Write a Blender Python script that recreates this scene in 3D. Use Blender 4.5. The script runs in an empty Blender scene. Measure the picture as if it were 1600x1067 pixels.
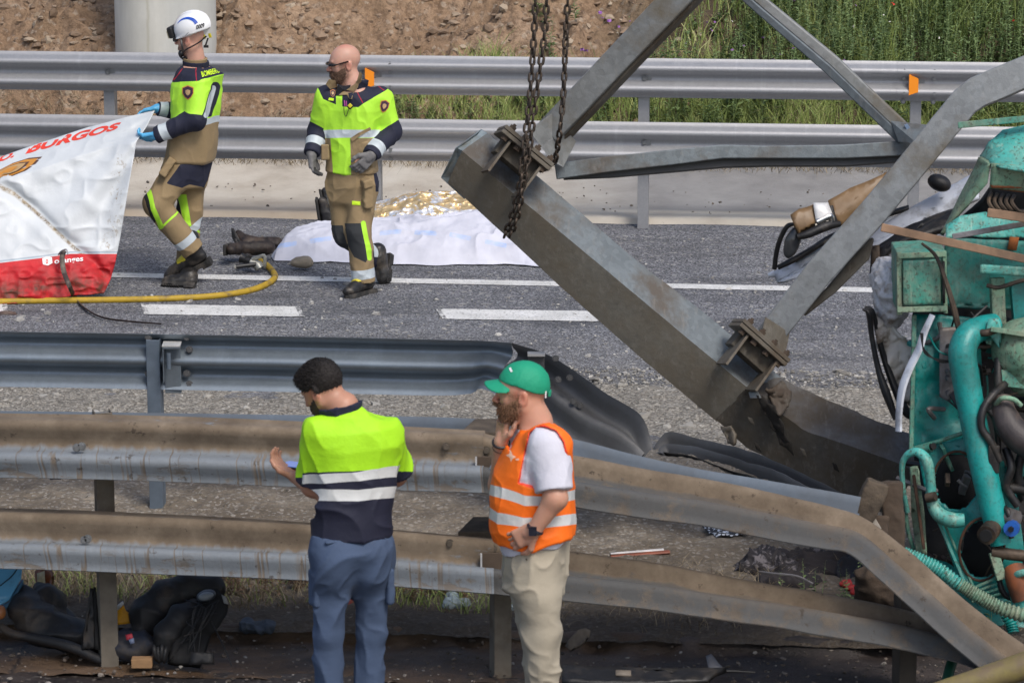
import bpy, math, random
import numpy as np
from mathutils import Vector, Matrix
random.seed(7); rng = np.random.default_rng(7)
scene = bpy.context.scene
COL = scene.collection
# ------------------------------------------------------------------ camera, world, sun, exposure
FPX, CAMH = 5600.0, 5.4
PITCH = math.atan(1277.0 / FPX)
cam_d = bpy.data.cameras.new('camera'); cam = bpy.data.objects.new('camera', cam_d); COL.objects.link(cam)
cam.location = (0, 0, CAMH); cam.rotation_euler = (math.radians(90) - PITCH, 0, 0)
cam_d.sensor_width = 36.0; cam_d.lens = FPX / 1600.0 * 36.0
cam_d.clip_end = 500
cam_d.dof.use_dof = True; cam_d.dof.focus_distance = 25.0; cam_d.dof.aperture_fstop = 9.5
scene.camera = cam
w = bpy.data.worlds.new("World"); scene.world = w; w.use_nodes = True
wn = w.node_tree.nodes; wl = w.node_tree.links
bg = wn['Background']; sky = wn.new('ShaderNodeTexSky'); sky.sky_type = 'NISHITA'; sky.sun_disc = False
SUN_EL, SUN_AZ = math.radians(52), math.radians(35)      # high, soft light from behind the camera's right
sky.sun_elevation = SUN_EL; sky.sun_rotation = math.radians(150); sky.air_density = 1.0; sky.dust_density = 3.0; sky.ozone_density = 1.0
wl.new(sky.outputs[0], bg.inputs[0]); bg.inputs[1].default_value = 0.122
sd = bpy.data.lights.new('sun', 'SUN'); sun = bpy.data.objects.new('sun', sd); COL.objects.link(sun)
sd.energy = 1.6; sd.angle = math.radians(19); sd.color = (1, 0.95, 0.88)
# nishita: rotation 150 deg -> direction (sin r, cos r)
sdir = Vector((math.sin(math.radians(150)) * math.cos(SUN_EL), math.cos(math.radians(150)) * math.cos(SUN_EL), math.sin(SUN_EL)))
sun.rotation_euler = sdir.to_track_quat('Z', 'Y').to_euler()
scene.view_settings.view_transform = 'Standard'; scene.view_settings.look = 'None'
scene.view_settings.exposure = 0.43; scene.view_settings.gamma = 1.0; scene.view_settings.use_curve_mapping = False

# ------------------------------------------------------------------ surveying: where a sight line meets a height or a distance
_cp, _sp = math.cos(PITCH), math.sin(PITCH)
def _ray(px, py):
    u = px - 800.0; v = py - 533.5
    return np.array((u, FPX * _cp - v * _sp, -FPX * _sp - v * _cp))
def PZ(px, py, z=0.0):
    r = _ray(px, py); t = (z - CAMH) / r[2]
    return np.array((r[0] * t, r[1] * t, z))
def PY(px, py, Y):
    r = _ray(px, py); t = Y / r[1]
    return np.array((r[0] * t, Y, CAMH + r[2] * t))
def GY(py): return PZ(800, py)[1]

# ------------------------------------------------------------------ noise in numpy
def _hash(ix, iy, iz, seed):
    h = (ix * 374761393 + iy * 668265263 + iz * 2147483647 + seed * 1274126177) & 0xffffffff
    h = ((h ^ (h >> 13)) * 1274126177) & 0xffffffff
    h = (h ^ (h >> 16)) & 0xffffffff
    return h.astype(np.float64) / 4294967295.0 * 2 - 1
def vnoise(P, scale=1.0, seed=0):
    P = np.asarray(P, float) * scale
    i = np.floor(P).astype(np.int64); f = P - i; f = f * f * (3 - 2 * f)
    r = 0
    for dx in (0, 1):
        for dy in (0, 1):
            for dz in (0, 1):
                wgt = (f[:, 0] if dx else 1 - f[:, 0]) * (f[:, 1] if dy else 1 - f[:, 1]) * (f[:, 2] if dz else 1 - f[:, 2])
                r = r + wgt * _hash(i[:, 0] + dx, i[:, 1] + dy, i[:, 2] + dz, seed)
    return r
def fbm(P, scale=1.0, seed=0, oct=4, gain=0.5):
    a = 1.0; r = 0
    for o in range(oct):
        r = r + a * vnoise(P, scale * 2 ** o, seed + o * 17); a *= gain
    return r

# ------------------------------------------------------------------ objects
def tag(o, label=None, cat=None, group=None, kind=None):
    if label: o['label'] = label
    if cat: o['category'] = cat
    if group: o['group'] = group
    if kind: o['kind'] = kind
    return o
def empty(name, loc=(0, 0, 0), label=None, cat=None, group=None, parent=None):
    o = bpy.data.objects.new(name, None); COL.objects.link(o); o.location = tuple(loc); o.empty_display_size = 0.1
    if parent: o.parent = parent
    return tag(o, label, cat, group)
def link(name, me, mat=None, parent=None, loc=None):
    o = bpy.data.objects.new(name, me); COL.objects.link(o)
    if mat is not None and not me.materials:
        for m in (mat if isinstance(mat, (list, tuple)) else [mat]): me.materials.append(m)
    if parent: o.parent = parent
    if loc is not None: o.location = tuple(loc)
    return o
def mesh(name, V, F, smooth=True, attrs=None, uv=None, mi=None):
    me = bpy.data.meshes.new(name)
    V = np.asarray(V, dtype=np.float32)
    if isinstance(F, np.ndarray) and F.ndim == 2:
        n, k = F.shape
        me.vertices.add(len(V)); me.vertices.foreach_set('co', V.ravel())
        me.loops.add(n * k); me.loops.foreach_set('vertex_index', F.astype(np.int32).ravel())
        me.polygons.add(n); me.polygons.foreach_set('loop_start', np.arange(0, n * k, k, dtype=np.int32))
        try: me.polygons.foreach_set('loop_total', np.full(n, k, dtype=np.int32))
        except Exception: pass
        me.update(calc_edges=True)
    else:
        me.from_pydata([tuple(map(float, v)) for v in V], [], [tuple(int(i) for i in f) for f in F]); me.update()
    me.polygons.foreach_set('use_smooth', np.full(len(me.polygons), bool(smooth)))
    if attrs:
        for k, a in attrs.items():
            at = me.attributes.new(k, 'FLOAT', 'POINT'); at.data.foreach_set('value', np.asarray(a, dtype=np.float32))
    if uv is not None:
        l = me.uv_layers.new(name='UVMap'); li = np.empty(len(me.loops), dtype=np.int32); me.loops.foreach_get('vertex_index', li)
        l.data.foreach_set('uv', np.asarray(uv, dtype=np.float32)[li].ravel())
    if mi is not None: me.polygons.foreach_set('material_index', np.asarray(mi, dtype=np.int32))
    return me
def grid_faces(n, m, closed_m=False):
    i = np.arange(n - 1)[:, None]; j = np.arange(m if closed_m else m - 1)[None, :]
    j2 = (j + 1) % m
    return np.stack([i * m + j, i * m + j2, (i + 1) * m + j2, (i + 1) * m + j], -1).reshape(-1, 4)
def nrm(v):
    v = np.asarray(v, float); l = np.linalg.norm(v); return v / l if l > 1e-12 else v
def vnormals(V, F):
    a = V[F[:, 1]] - V[F[:, 0]]; b = V[F[:, 2]] - V[F[:, 0]]; n = np.cross(a, b)
    N = np.zeros_like(V)
    for k in range(F.shape[1]): np.add.at(N, F[:, k], n)
    return N / (np.linalg.norm(N, axis=1, keepdims=True) + 1e-12)

class MB:
    """collects simple shapes for ONE mesh object"""
    def __init__(s): s.V = []; s.F = []; s.n = 0
    def add(s, V, F):
        V = np.asarray(V, float); s.V.append(V); s.F += [tuple(int(i) + s.n for i in f) for f in F]; s.n += len(V); return s
    def box(s, c, size, R=None):
        c = np.asarray(c, float); h = np.asarray(size, float) / 2
        v = np.array([(x, y, z) for x in (-1, 1) for y in (-1, 1) for z in (-1, 1)], float) * h
        if R is not None: v = v @ np.asarray(R, float).T
        return s.add(v + c, [(0, 1, 3, 2), (4, 6, 7, 5), (0, 4, 5, 1), (2, 3, 7, 6), (0, 2, 6, 4), (1, 5, 7, 3)])
    def tube(s, pts, r, n=10, cap=True, flat=1.0, upv=None):
        pts = np.asarray(pts, float); m = len(pts)
        r = np.full(m, r) if np.isscalar(r) else np.asarray(r, float)
        T = np.gradient(pts, axis=0); T /= np.linalg.norm(T, axis=1, keepdims=True) + 1e-12
        u = np.array(upv if upv is not None else ((0, 0, 1) if abs(T[0][2]) < .9 else (1, 0, 0)), float)
        V = []
        for i in range(m):
            a = u - T[i] * (u @ T[i]); a = nrm(a); b = np.cross(T[i], a); u = a
            for k in range(n):
                t = 2 * math.pi * k / n
                V.append(pts[i] + r[i] * (math.cos(t) * a * flat + math.sin(t) * b))
        F = [tuple(f) for f in grid_faces(m, n, True)]
        if cap: F += [tuple(range(n - 1, -1, -1)), tuple(range((m - 1) * n, m * n))]
        return s.add(V, F)
    def sphere(s, c, r, n=10, m=7, R=None):
        r = np.full(3, r) if np.isscalar(r) else np.asarray(r, float)
        V = []
        for i in range(m + 1):
            ph = math.pi * i / m
            for k in range(n):
                t = 2 * math.pi * k / n; V.append((math.sin(ph) * math.cos(t), math.sin(ph) * math.sin(t), math.cos(ph)))
        V = np.array(V) * r
        if R is not None: V = V @ np.asarray(R, float).T
        return s.add(V + np.asarray(c, float), [tuple(f) for f in grid_faces(m + 1, n, True)])
    def hexa(s, P):
        """P: 8 points, bottom ring 0-3, top ring 4-7"""
        return s.add(P, [(3, 2, 1, 0), (4, 5, 6, 7), (0, 1, 5, 4), (1, 2, 6, 5), (2, 3, 7, 6), (3, 0, 4, 7)])
    def prism(s, poly, d):
        """closed polygon of 3D points pushed along vector d"""
        poly = np.asarray(poly, float); n = len(poly); d = np.asarray(d, float)
        return s.add(np.vstack([poly, poly + d]), [tuple(range(n - 1, -1, -1)), tuple(range(n, 2 * n))] + [(i, (i + 1) % n, (i + 1) % n + n, i + n) for i in range(n)])
    def build(s, name, mat, parent=None, smooth=False, bevel=0, seg=2, loc=None, fix=True):
        V = np.vstack(s.V)
        if loc is not None: V = V - np.asarray(loc, float)
        me = mesh(name, V, s.F, smooth)
        if fix:
            import bmesh
            b = bmesh.new(); b.from_mesh(me); bmesh.ops.recalc_face_normals(b, faces=b.faces); b.to_mesh(me); b.free()
        o = link(name, me, mat, parent, loc)
        if smooth and fix:
            try: me.set_sharp_from_angle(angle=math.radians(40))
            except Exception: pass
        if bevel:
            md = o.modifiers.new('bevel', 'BEVEL'); md.width = bevel; md.segments = seg; md.limit_method = 'ANGLE'; md.angle_limit = math.radians(35)
        return o
def smooth_path(pts, n=24):
    """Catmull-Rom through the points"""
    P = np.asarray(pts, float); P = np.vstack([2 * P[0] - P[1], P, 2 * P[-1] - P[-2]]); out = []
    k = len(P) - 3
    for s in np.linspace(0, k - 1e-6, n):
        i = int(s); t = s - i; a, b, c, d = P[i:i + 4]
        out.append(.5 * ((2 * b) + (-a + c) * t + (2 * a - 5 * b + 4 * c - d) * t * t + (-a + 3 * b - 3 * c + d) * t ** 3))
    return np.array(out)

# ------------------------------------------------------------------ materials
class NT:
    def __init__(s, name):
        s.m = bpy.data.materials.new(name); s.m.use_nodes = True; s.t = s.m.node_tree; s.b = s.t.nodes['Principled BSDF']
    def new(s, t, **kw):
        n = s.t.nodes.new(t)
        for k, v in kw.items(): setattr(n, k, v)
        return n
    def put(s, sock, v):
        if isinstance(v, bpy.types.NodeSocket): s.t.links.new(v, sock)
        elif isinstance(v, (tuple, list)) and sock.type == 'RGBA' and len(v) == 3: sock.default_value = (*v, 1)
        else: sock.default_value = v
    def pos(s, scale=None):
        g = s.new('ShaderNodeNewGeometry').outputs['Position']
        if scale is None: return g
        m = s.new('ShaderNodeMapping'); s.put(m.inputs['Vector'], g); m.inputs['Scale'].default_value = scale; return m.outputs[0]
    def obj(s, scale=(1, 1, 1)):
        m = s.new('ShaderNodeMapping'); s.put(m.inputs['Vector'], s.new('ShaderNodeTexCoord').outputs['Object']); m.inputs['Scale'].default_value = scale; return m.outputs[0]
    def uv(s, scale=(1, 1, 1)):
        m = s.new('ShaderNodeMapping'); s.put(m.inputs['Vector'], s.new('ShaderNodeTexCoord').outputs['UV']); m.inputs['Scale'].default_value = scale; return m.outputs[0]
    def noise(s, scale, vec=None, detail=4, rough=.55, dist=0):
        n = s.new('ShaderNodeTexNoise'); s.put(n.inputs['Vector'], vec if vec is not None else s.pos())
        n.inputs['Scale'].default_value = scale; n.inputs['Detail'].default_value = detail; n.inputs['Roughness'].default_value = rough; n.inputs['Distortion'].default_value = dist
        return n.outputs['Fac']
    def voro(s, scale, vec=None, feature='F1', out='Distance', rnd=1.0):
        n = s.new('ShaderNodeTexVoronoi', feature=feature); s.put(n.inputs['Vector'], vec if vec is not None else s.pos())
        n.inputs['Scale'].default_value = scale; n.inputs['Randomness'].default_value = rnd; return n.outputs[out]
    def attr(s, name):
        n = s.new('ShaderNodeAttribute', attribute_name=name); return n.outputs['Fac']
    def math(s, op, a, b=0.0, c=0.0):
        n = s.new('ShaderNodeMath', operation=op); s.put(n.inputs[0], a); s.put(n.inputs[1], b); s.put(n.inputs[2], c); return n.outputs[0]
    def step(s, v, lo, hi):
        n = s.new('ShaderNodeMapRange', clamp=True); s.put(n.inputs[0], v); n.inputs[1].default_value = lo; n.inputs[2].default_value = hi; return n.outputs[0]
    def mix(s, f, a, b, mode='MIX'):
        n = s.new('ShaderNodeMix', data_type='RGBA', blend_type=mode); s.put(n.inputs[0], f); s.put(n.inputs[6], a); s.put(n.inputs[7], b); return n.outputs[2]
    def ramp(s, f, stops, interp='LINEAR'):
        n = s.new('ShaderNodeValToRGB'); n.color_ramp.interpolation = interp; s.put(n.inputs[0], f); e = n.color_ramp.elements
        while len(e) < len(stops): e.new(0.5)
        for k, (p, c) in enumerate(stops): e[k].position = p; e[k].color = (*c, 1) if len(c) == 3 else c
        return n.outputs[0]
    def xyz(s, v):
        n = s.new('ShaderNodeSeparateXYZ'); s.put(n.inputs[0], v); return n.outputs
    def bump(s, h, strength=.5, dist=.01, prev=None):
        n = s.new('ShaderNodeBump'); s.put(n.inputs['Height'], h); n.inputs['Strength'].default_value = strength; n.inputs['Distance'].default_value = dist
        if prev is not None: s.put(n.inputs['Normal'], prev)
        return n.outputs[0]
    def out(s, col=None, rough=None, metal=None, nor=None, **kw):
        if col is not None: s.put(s.b.inputs['Base Color'], col)
        if rough is not None: s.put(s.b.inputs['Roughness'], rough)
        if metal is not None: s.put(s.b.inputs['Metallic'], metal)
        if nor is not None: s.put(s.b.inputs['Normal'], nor)
        for k, v in kw.items(): s.put(s.b.inputs[k.replace('_', ' ')], v)
        return s.m
def plain(name, col, rough=.6, metal=0.0, var=.18, nscale=14, bump=.15, dirt=None, dirt_amt=.5, bdist=.004):
    """a colour with its own mottling, grain and optional dirt"""
    t = NT(name); v = t.obj()
    c2 = tuple(max(0, x * (1 - var * 2)) for x in col)
    c = t.mix(t.step(t.noise(nscale, v, 6), .3, .7), c2, col)
    if dirt is not None:
        c = t.mix(t.step(t.noise(nscale * .45, v, 8, .65), .62 - dirt_amt * .35, .72 - dirt_amt * .1), c, dirt)
    r = t.step(t.noise(nscale * 2, v), 0, 1)
    rr = t.math('MULTIPLY_ADD', r, .2, rough - .1)
    return t.out(c, rr, metal, t.bump(t.noise(nscale * 6, v, 5), bump, bdist))
# stuff made of many tiny shapes, vectorised
def scatter_mesh(base_V, base_F, P, S, yaw, tilt=None):
    """copies of a small mesh at points P with scale S (n,3) and rotations"""
    n = len(P); bV = np.asarray(base_V, float); bF = np.asarray(base_F)
    V = bV[None] * S[:, None, :]
    if tilt is not None:
        c, s = np.cos(tilt)[:, None], np.sin(tilt)[:, None]
        V = np.stack([V[..., 0], V[..., 1] * c - V[..., 2] * s, V[..., 1] * s + V[..., 2] * c], -1)
    c, s = np.cos(yaw)[:, None], np.sin(yaw)[:, None]
    V = np.stack([V[..., 0] * c - V[..., 1] * s, V[..., 0] * s + V[..., 1] * c, V[..., 2]], -1) + P[:, None, :]
    F = bF[None] + (np.arange(n) * len(bV))[:, None, None]
    return V.reshape(-1, 3), F.reshape(-1, bF.shape[1])
# ------------------------------------------------------------------ the lie of the land
TH = math.atan(0.0805)                      # the road runs a little askew to the sight line
def road(a, b, z=0.0):
    """a: metres along the road, b: metres away from the camera foot"""
    return np.array((a, b - a * 0.0805, z))
def band(name, b0, b1, z, mat, a0=-60, a1=60, slope=0.0805, kind='structure', n=2):
    V = []
    for a in np.linspace(a0, a1, n):
        V += [(a, b0 - a * slope, z), (a, b1 - a * slope, z)]
    F = [(2 * i, 2 * i + 2, 2 * i + 3, 2 * i + 1) for i in range(n - 1)]
    o = link(name, mesh(name, V, F, False), mat)
    return tag(o, kind=kind)
# base ground out to the horizon
t = NT('earth_far'); mat_earth_far = t.out(t.ramp(t.noise(.6, None, 8), [(.3, (.10, .075, .05)), (.7, (.2, .16, .11))]), .95)
V = [(-400, -120, -.06), (400, -120, -.06), (400, 420, -.06), (-400, 420, -.06)]
tag(link('ground', mesh('ground', V, [(0, 1, 2, 3)], False), mat_earth_far), kind='structure')

def ymat_shift(t):
    """distance from the camera foot measured square to the road"""
    p = t.xyz(t.pos()); return t.math('MULTIPLY_ADD', p[0], 0.0805, p[1]), p[0]
# asphalt of the carriageway
t = NT('asphalt'); b_, a_ = ymat_shift(t)
base = t.ramp(t.noise(1.3, None, 6, .6), [(.3, (.105, .108, .120)), (.7, (.155, .159, .175))])
sp = t.voro(95, None, 'F1', 'Color'); spv = t.xyz(sp)[0]
c = t.mix(t.step(spv, .55, 1.0), base, (.36, .365, .39))
c = t.mix(t.step(spv, .30, .0), c, (.02, .02, .022))
sp2 = t.xyz(t.voro(38, None, 'F1', 'Color'))[1]
c = t.mix(t.math('MULTIPLY', t.step(sp2, .93, .97), .7), c, (.42, .41, .38))
dust = t.math('MULTIPLY', t.step(b_, 24.2, 22.6), t.step(t.noise(2.4, None, 6, .7), .35, .65))
c = t.mix(t.math('MULTIPLY', dust, .55), c, (.25, .235, .21))
# oily tyre-darkened stretch on the left under the sheeting and boots
c = t.mix(t.math('MULTIPLY', t.step(t.noise(.9, t.pos((1, 3, 1)), 5, .6), .5, .66), .45), c, (.045, .045, .05))
c = t.mix(t.math('MULTIPLY', t.step(t.noise(1.0, t.pos((.25, 2.2, 1)), 4, .6), .48, .62), .32), c, (.05, .052, .06))
c = t.mix(t.math('MULTIPLY', t.step(t.noise(3.0, None, 7, .7), .60, .70), .45), c, (.045, .043, .045))
c = t.mix(t.math('MULTIPLY', t.step(t.voro(.55, t.pos((1, 1.6, 1)), 'DISTANCE_TO_EDGE'), .006, .0), .0), c, (.02, .02, .02))
mat_asphalt = t.out(c, .9, None, t.bump(t.voro(95), .9, .012))
band('road', 20.6, 27.9, .012, mat_asphalt)
# gutter of pale concrete behind the far barrier: a shallow tilted trough
t = NT('gutter_concrete'); b_, a_ = ymat_shift(t)
n1 = t.noise(2.2, None, 7, .62)
c = t.ramp(n1, [(.25, (.36, .31, .25)), (.5, (.49, .445, .375)), (.75, (.56, .52, .45))])
grey = t.math('MULTIPLY', t.step(a_, -.2, 1.2), t.step(b_, 28.36, 28.5))
c = t.mix(t.math('MULTIPLY', grey, .9), c, t.ramp(n1, [(.3, (.17, .168, .17)), (.7, (.27, .267, .265))]))
low = t.math('MULTIPLY', t.step(b_, 28.9, 28.1), t.step(a_, .6, -.8))
c = t.mix(t.math('MULTIPLY', low, .45), c, (.40, .30, .20))
c = t.mix(t.step(t.voro(5, None, 'DISTANCE_TO_EDGE'), .0, .0001), c, c)
c = t.mix(t.step(t.noise(30, None, 5, .7), .66, .74), c, (.10, .08, .06))
mat_gutter = t.out(c, .9, None, t.bump(t.noise(40, None, 6, .7), .5, .01))
A = np.linspace(-30, 30, 400); B = np.array([27.87, 27.9, 27.98, 28.1, 28.35, 28.8, 29.3, 29.8, 30.2, 30.6, 31.2])
ZB = np.array([-.02, .055, .06, .05, .02, .0, .02, .07, .12, .16, .16])
V = []; 
for a in A:
    for b, z in zip(B, ZB): V.append((a, b - a * .0805 + (0.02 * math.sin(a * 5) if b < 28 else 0), z))
tag(link('gutter', mesh('gutter', V, grid_faces(len(A), len(B)), True), mat_gutter), kind='structure')
# embankment: dug clay on the left, overgrown on the right
def bank_h(a, b):
    s = np.clip(b - 30.35, 0, None); return .10 + s * .60 + np.clip(s - 3, 0, None) * -.05
def clods(P, amp=1.0):
    q = P + .25 * np.stack([fbm(P, 1.3, 5, 2), fbm(P, 1.3, 9, 2), fbm(P, 1.3, 13, 2)], -1)
    r = .20 * fbm(q, 1.1, 21, 3) + .17 * np.abs(fbm(q, 3.2, 33, 3)) + .05 * np.abs(fbm(q, 9, 41, 3)) + .022 * np.abs(fbm(q, 24, 47, 2))
    return (r - .06) * amp
na, nb = 560, 330
A = np.linspace(-5.6, 6.2, na); B = np.linspace(30.3, 37.5, nb)
AA, BB = np.meshgrid(A, B, indexing='ij'); P = np.stack([AA.ravel(), (BB - AA * .0805).ravel(), np.zeros(AA.size)], -1)
edge = np.clip((BB.ravel() - 30.35) / .35, 0, 1)
P[:, 2] = bank_h(AA.ravel(), BB.ravel()) + clods(P) * (.15 + .85 * edge) - .1 * (1 - edge)
t = NT('clay_bank'); n = t.noise(2.5, None, 9, .65)
c = t.ramp(n, [(.28, (.19, .122, .072)), (.5, (.325, .217, .135)), (.72, (.45, .32, .215))])
vo = t.xyz(t.voro(26, None, 'F1', 'Color'))[0]
c = t.mix(t.math('MULTIPLY', t.step(vo, .86, .95), .5), c, (.47, .40, .32))
c = t.mix(t.math('MULTIPLY', t.step(t.noise(16, None, 6, .75), .55, .38), .75), c, (.12, .072, .043))
xr = t.xyz(t.pos())[0]
c = t.mix(t.math('MULTIPLY', t.step(t.math('ADD', xr, t.math('MULTIPLY', t.noise(1.2), 2.0)), 1.6, 2.3), .8), c, (.075, .06, .035))
mat_clay = t.out(c, .97, None, t.bump(t.noise(36, None, 8, .7), .9, .03))
F = grid_faces(na, nb)
tag(link('embankment', mesh('embankment', P, F, True), mat_clay), kind='structure')
# coarse continuation of the slope
V = []; A2 = np.linspace(-60, 60, 60); B2 = np.array([30.3, 31.5, 34, 38, 44, 52, 70])
for a in A2:
    for b in B2:
        inside = (-5.4 < a < 6.0) and b < 37.3
        V.append((a, b - a * .0805, float(bank_h(a, b)) - (.35 if inside else .05) + .1 * math.sin(a * 1.3 + b)))
tag(link('hillside', mesh('hillside', V, grid_faces(60, 7), True), mat_clay), kind='structure')

# gravelly verge + dirt between the barriers
def dirt_noise(P): return .022 * fbm(P, 1.2, 3, 4) + .012 * fbm(P, 7, 8, 3) + .007 * fbm(P, 26, 12, 2)
na, nb = 420, 420
A = np.linspace(-4.2, 4.6, na); B = np.linspace(17.02, 22.75, nb)
AA, BB = np.meshgrid(A, B, indexing='ij'); P = np.stack([AA.ravel(), (BB - AA * .0805).ravel(), np.zeros(AA.size)], -1)
wob = .12 * vnoise(P * [1, 0, 0], 1.7, 4) + .05 * vnoise(P * [1, 0, 0], 7, 5)
k = np.clip((22.6 + wob - BB.ravel()) / .35, 0, 1); k2 = np.clip((BB.ravel() - 17.02) / .1, 0, 1)
P[:, 2] = -.02 + (.055 + dirt_noise(P)) * k * (.5 + .5 * k2)
t = NT('verge_dirt'); b_, a_ = ymat_shift(t)
n = t.noise(2.0, None, 8, .62)
c = t.ramp(n, [(.28, (.125, .098, .070)), (.5, (.215, .178, .134)), (.72, (.33, .285, .225))])
c = t.mix(t.step(t.noise(18, None, 8, .75), .38, .62), t.mix(.55, c, (.06, .048, .036)), c)
pv = t.xyz(t.voro(60, None, 'F1', 'Color'))[2]; c = t.mix(t.math('MULTIPLY', t.step(pv, .84, .92), .6), c, (.38, .35, .31))
gr = t.step(t.math('ADD', b_, t.math('MULTIPLY', t.noise(1.5), 1.2)), 20.6, 21.6)
vc = t.xyz(t.voro(75, None, 'F1', 'Color'))[0]
c = t.mix(gr, c, t.ramp(vc, [(0, (.11, .100, .084)), (.5, (.22, .202, .172)), (1, (.37, .345, .30))]))
wet = t.step(t.math('ADD', b_, t.math('MULTIPLY', t.noise(1.4, None, 6), 2.6)), 20.1, 18.7)
c = t.mix(t.math('MULTIPLY', wet, .80), c, (.040, .029, .021))
c = t.mix(t.math('MULTIPLY', t.step(t.noise(9, None, 7, .7), .6, .75), .5), c, (.07, .055, .04))
mat_dirt = t.out(c, .95, None, t.bump(t.math('ADD', t.noise(48, None, 6, .7), t.math('MULTIPLY', t.voro(42), .6)), .8, .02))
tag(link('verge', mesh('verge', P, grid_faces(na, nb), True), mat_dirt), kind='structure')
# muddy kerb face and gutter strip at the near barrier, then the near carriageway
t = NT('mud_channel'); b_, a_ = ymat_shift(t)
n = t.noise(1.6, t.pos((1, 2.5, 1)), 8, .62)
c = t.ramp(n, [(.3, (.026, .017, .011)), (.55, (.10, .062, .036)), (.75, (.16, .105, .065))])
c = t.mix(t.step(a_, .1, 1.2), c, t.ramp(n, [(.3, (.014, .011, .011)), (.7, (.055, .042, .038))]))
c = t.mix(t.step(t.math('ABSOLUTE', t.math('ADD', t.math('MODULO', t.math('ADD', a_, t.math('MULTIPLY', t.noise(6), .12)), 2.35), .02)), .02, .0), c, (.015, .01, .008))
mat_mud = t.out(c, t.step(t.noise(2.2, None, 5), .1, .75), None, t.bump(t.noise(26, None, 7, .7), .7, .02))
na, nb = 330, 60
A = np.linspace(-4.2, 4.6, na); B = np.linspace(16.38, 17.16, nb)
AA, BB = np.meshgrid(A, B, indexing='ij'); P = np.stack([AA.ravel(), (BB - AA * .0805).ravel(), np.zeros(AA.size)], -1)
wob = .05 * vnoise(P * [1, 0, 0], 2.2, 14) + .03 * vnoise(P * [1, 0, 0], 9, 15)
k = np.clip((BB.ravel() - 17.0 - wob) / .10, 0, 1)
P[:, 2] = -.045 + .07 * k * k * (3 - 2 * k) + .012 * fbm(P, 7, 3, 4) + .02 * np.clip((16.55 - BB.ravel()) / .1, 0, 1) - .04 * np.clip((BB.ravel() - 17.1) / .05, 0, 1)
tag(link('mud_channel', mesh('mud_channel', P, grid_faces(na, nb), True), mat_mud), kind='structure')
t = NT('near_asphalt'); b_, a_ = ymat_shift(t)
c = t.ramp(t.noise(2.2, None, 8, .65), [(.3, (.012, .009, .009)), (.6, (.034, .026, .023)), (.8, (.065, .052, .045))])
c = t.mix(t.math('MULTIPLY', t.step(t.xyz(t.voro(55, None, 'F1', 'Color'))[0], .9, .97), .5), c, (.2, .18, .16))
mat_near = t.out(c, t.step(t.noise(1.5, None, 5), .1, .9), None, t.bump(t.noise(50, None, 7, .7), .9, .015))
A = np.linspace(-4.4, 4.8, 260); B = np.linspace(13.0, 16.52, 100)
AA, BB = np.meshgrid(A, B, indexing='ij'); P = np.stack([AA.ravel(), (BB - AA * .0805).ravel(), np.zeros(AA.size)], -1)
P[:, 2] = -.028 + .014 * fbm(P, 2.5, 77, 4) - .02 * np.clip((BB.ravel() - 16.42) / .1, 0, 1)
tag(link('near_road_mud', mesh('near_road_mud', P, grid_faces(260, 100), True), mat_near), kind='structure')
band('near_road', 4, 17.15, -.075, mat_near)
band('verge_far', 17.12, 22.9, -.035, mat_dirt)

# painted lines on the carriageway
t = NT('road_paint'); n = t.noise(26, None, 6, .75)
wear = t.attr('edge')
c = t.ramp(t.noise(5, None, 6), [(.3, (.52, .52, .50)), (.7, (.72, .72, .71))])
c = t.mix(t.step(t.math('ADD', n, t.math('MULTIPLY', wear, -.55)), .46, .52), c, (.13, .13, .135))
c = t.mix(t.math('MULTIPLY', t.step(t.xyz(t.voro(110, None, 'F1', 'Color'))[0], .82, .95), .6), c, (.16, .16, .165))
mat_paint = t.out(c, .75, None, t.bump(t.voro(95), .5, .006))
def paint_strip(name, pts_far, pts_near, z=.0165):
    a0, a1 = np.array(pts_far[0]), np.array(pts_far[1]); b0, b1 = np.array(pts_near[0]), np.array(pts_near[1])
    na, nb = max(8, int(np.linalg.norm(a1 - a0) / .03)), 9; V = []; E = []
    for i in range(na):
        s = i / (na - 1)
        for j in range(nb):
            q = j / (nb - 1); p = (a0 + (a1 - a0) * s) * (1 - q) + (b0 + (b1 - b0) * s) * q; V.append((p[0], p[1], z))
            L = np.linalg.norm(a1 - a0)
            E.append(1 if min(q, 1 - q) > .1 and min(s, 1 - s) * L > .05 else .0)
    o = link(name, mesh(name, V, grid_faces(na, nb)[:, ::-1], False, {'edge': E}), mat_paint); return tag(o, kind='structure')
def gp(px, py): return PZ(px, py, .0165)[:2]
paint_strip('edge_line', (PZ(-700, 412)[:2], PZ(2300, 471)[:2]), (PZ(-700, 419)[:2], PZ(2300, 479)[:2]))
L0, L1 = gp(220, 475), gp(930, 486); W = gp(225, 491) - L0
d = (L1 - L0); per = (gp(680, 483) - L0)[0]
for k in range(-4, 2):
    a = L0 + d / d[0] * per * k; b = a + d / d[0] * 1.13
    paint_strip('lane_dash', (a, b), (a + W, b + W), .0172)
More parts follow.
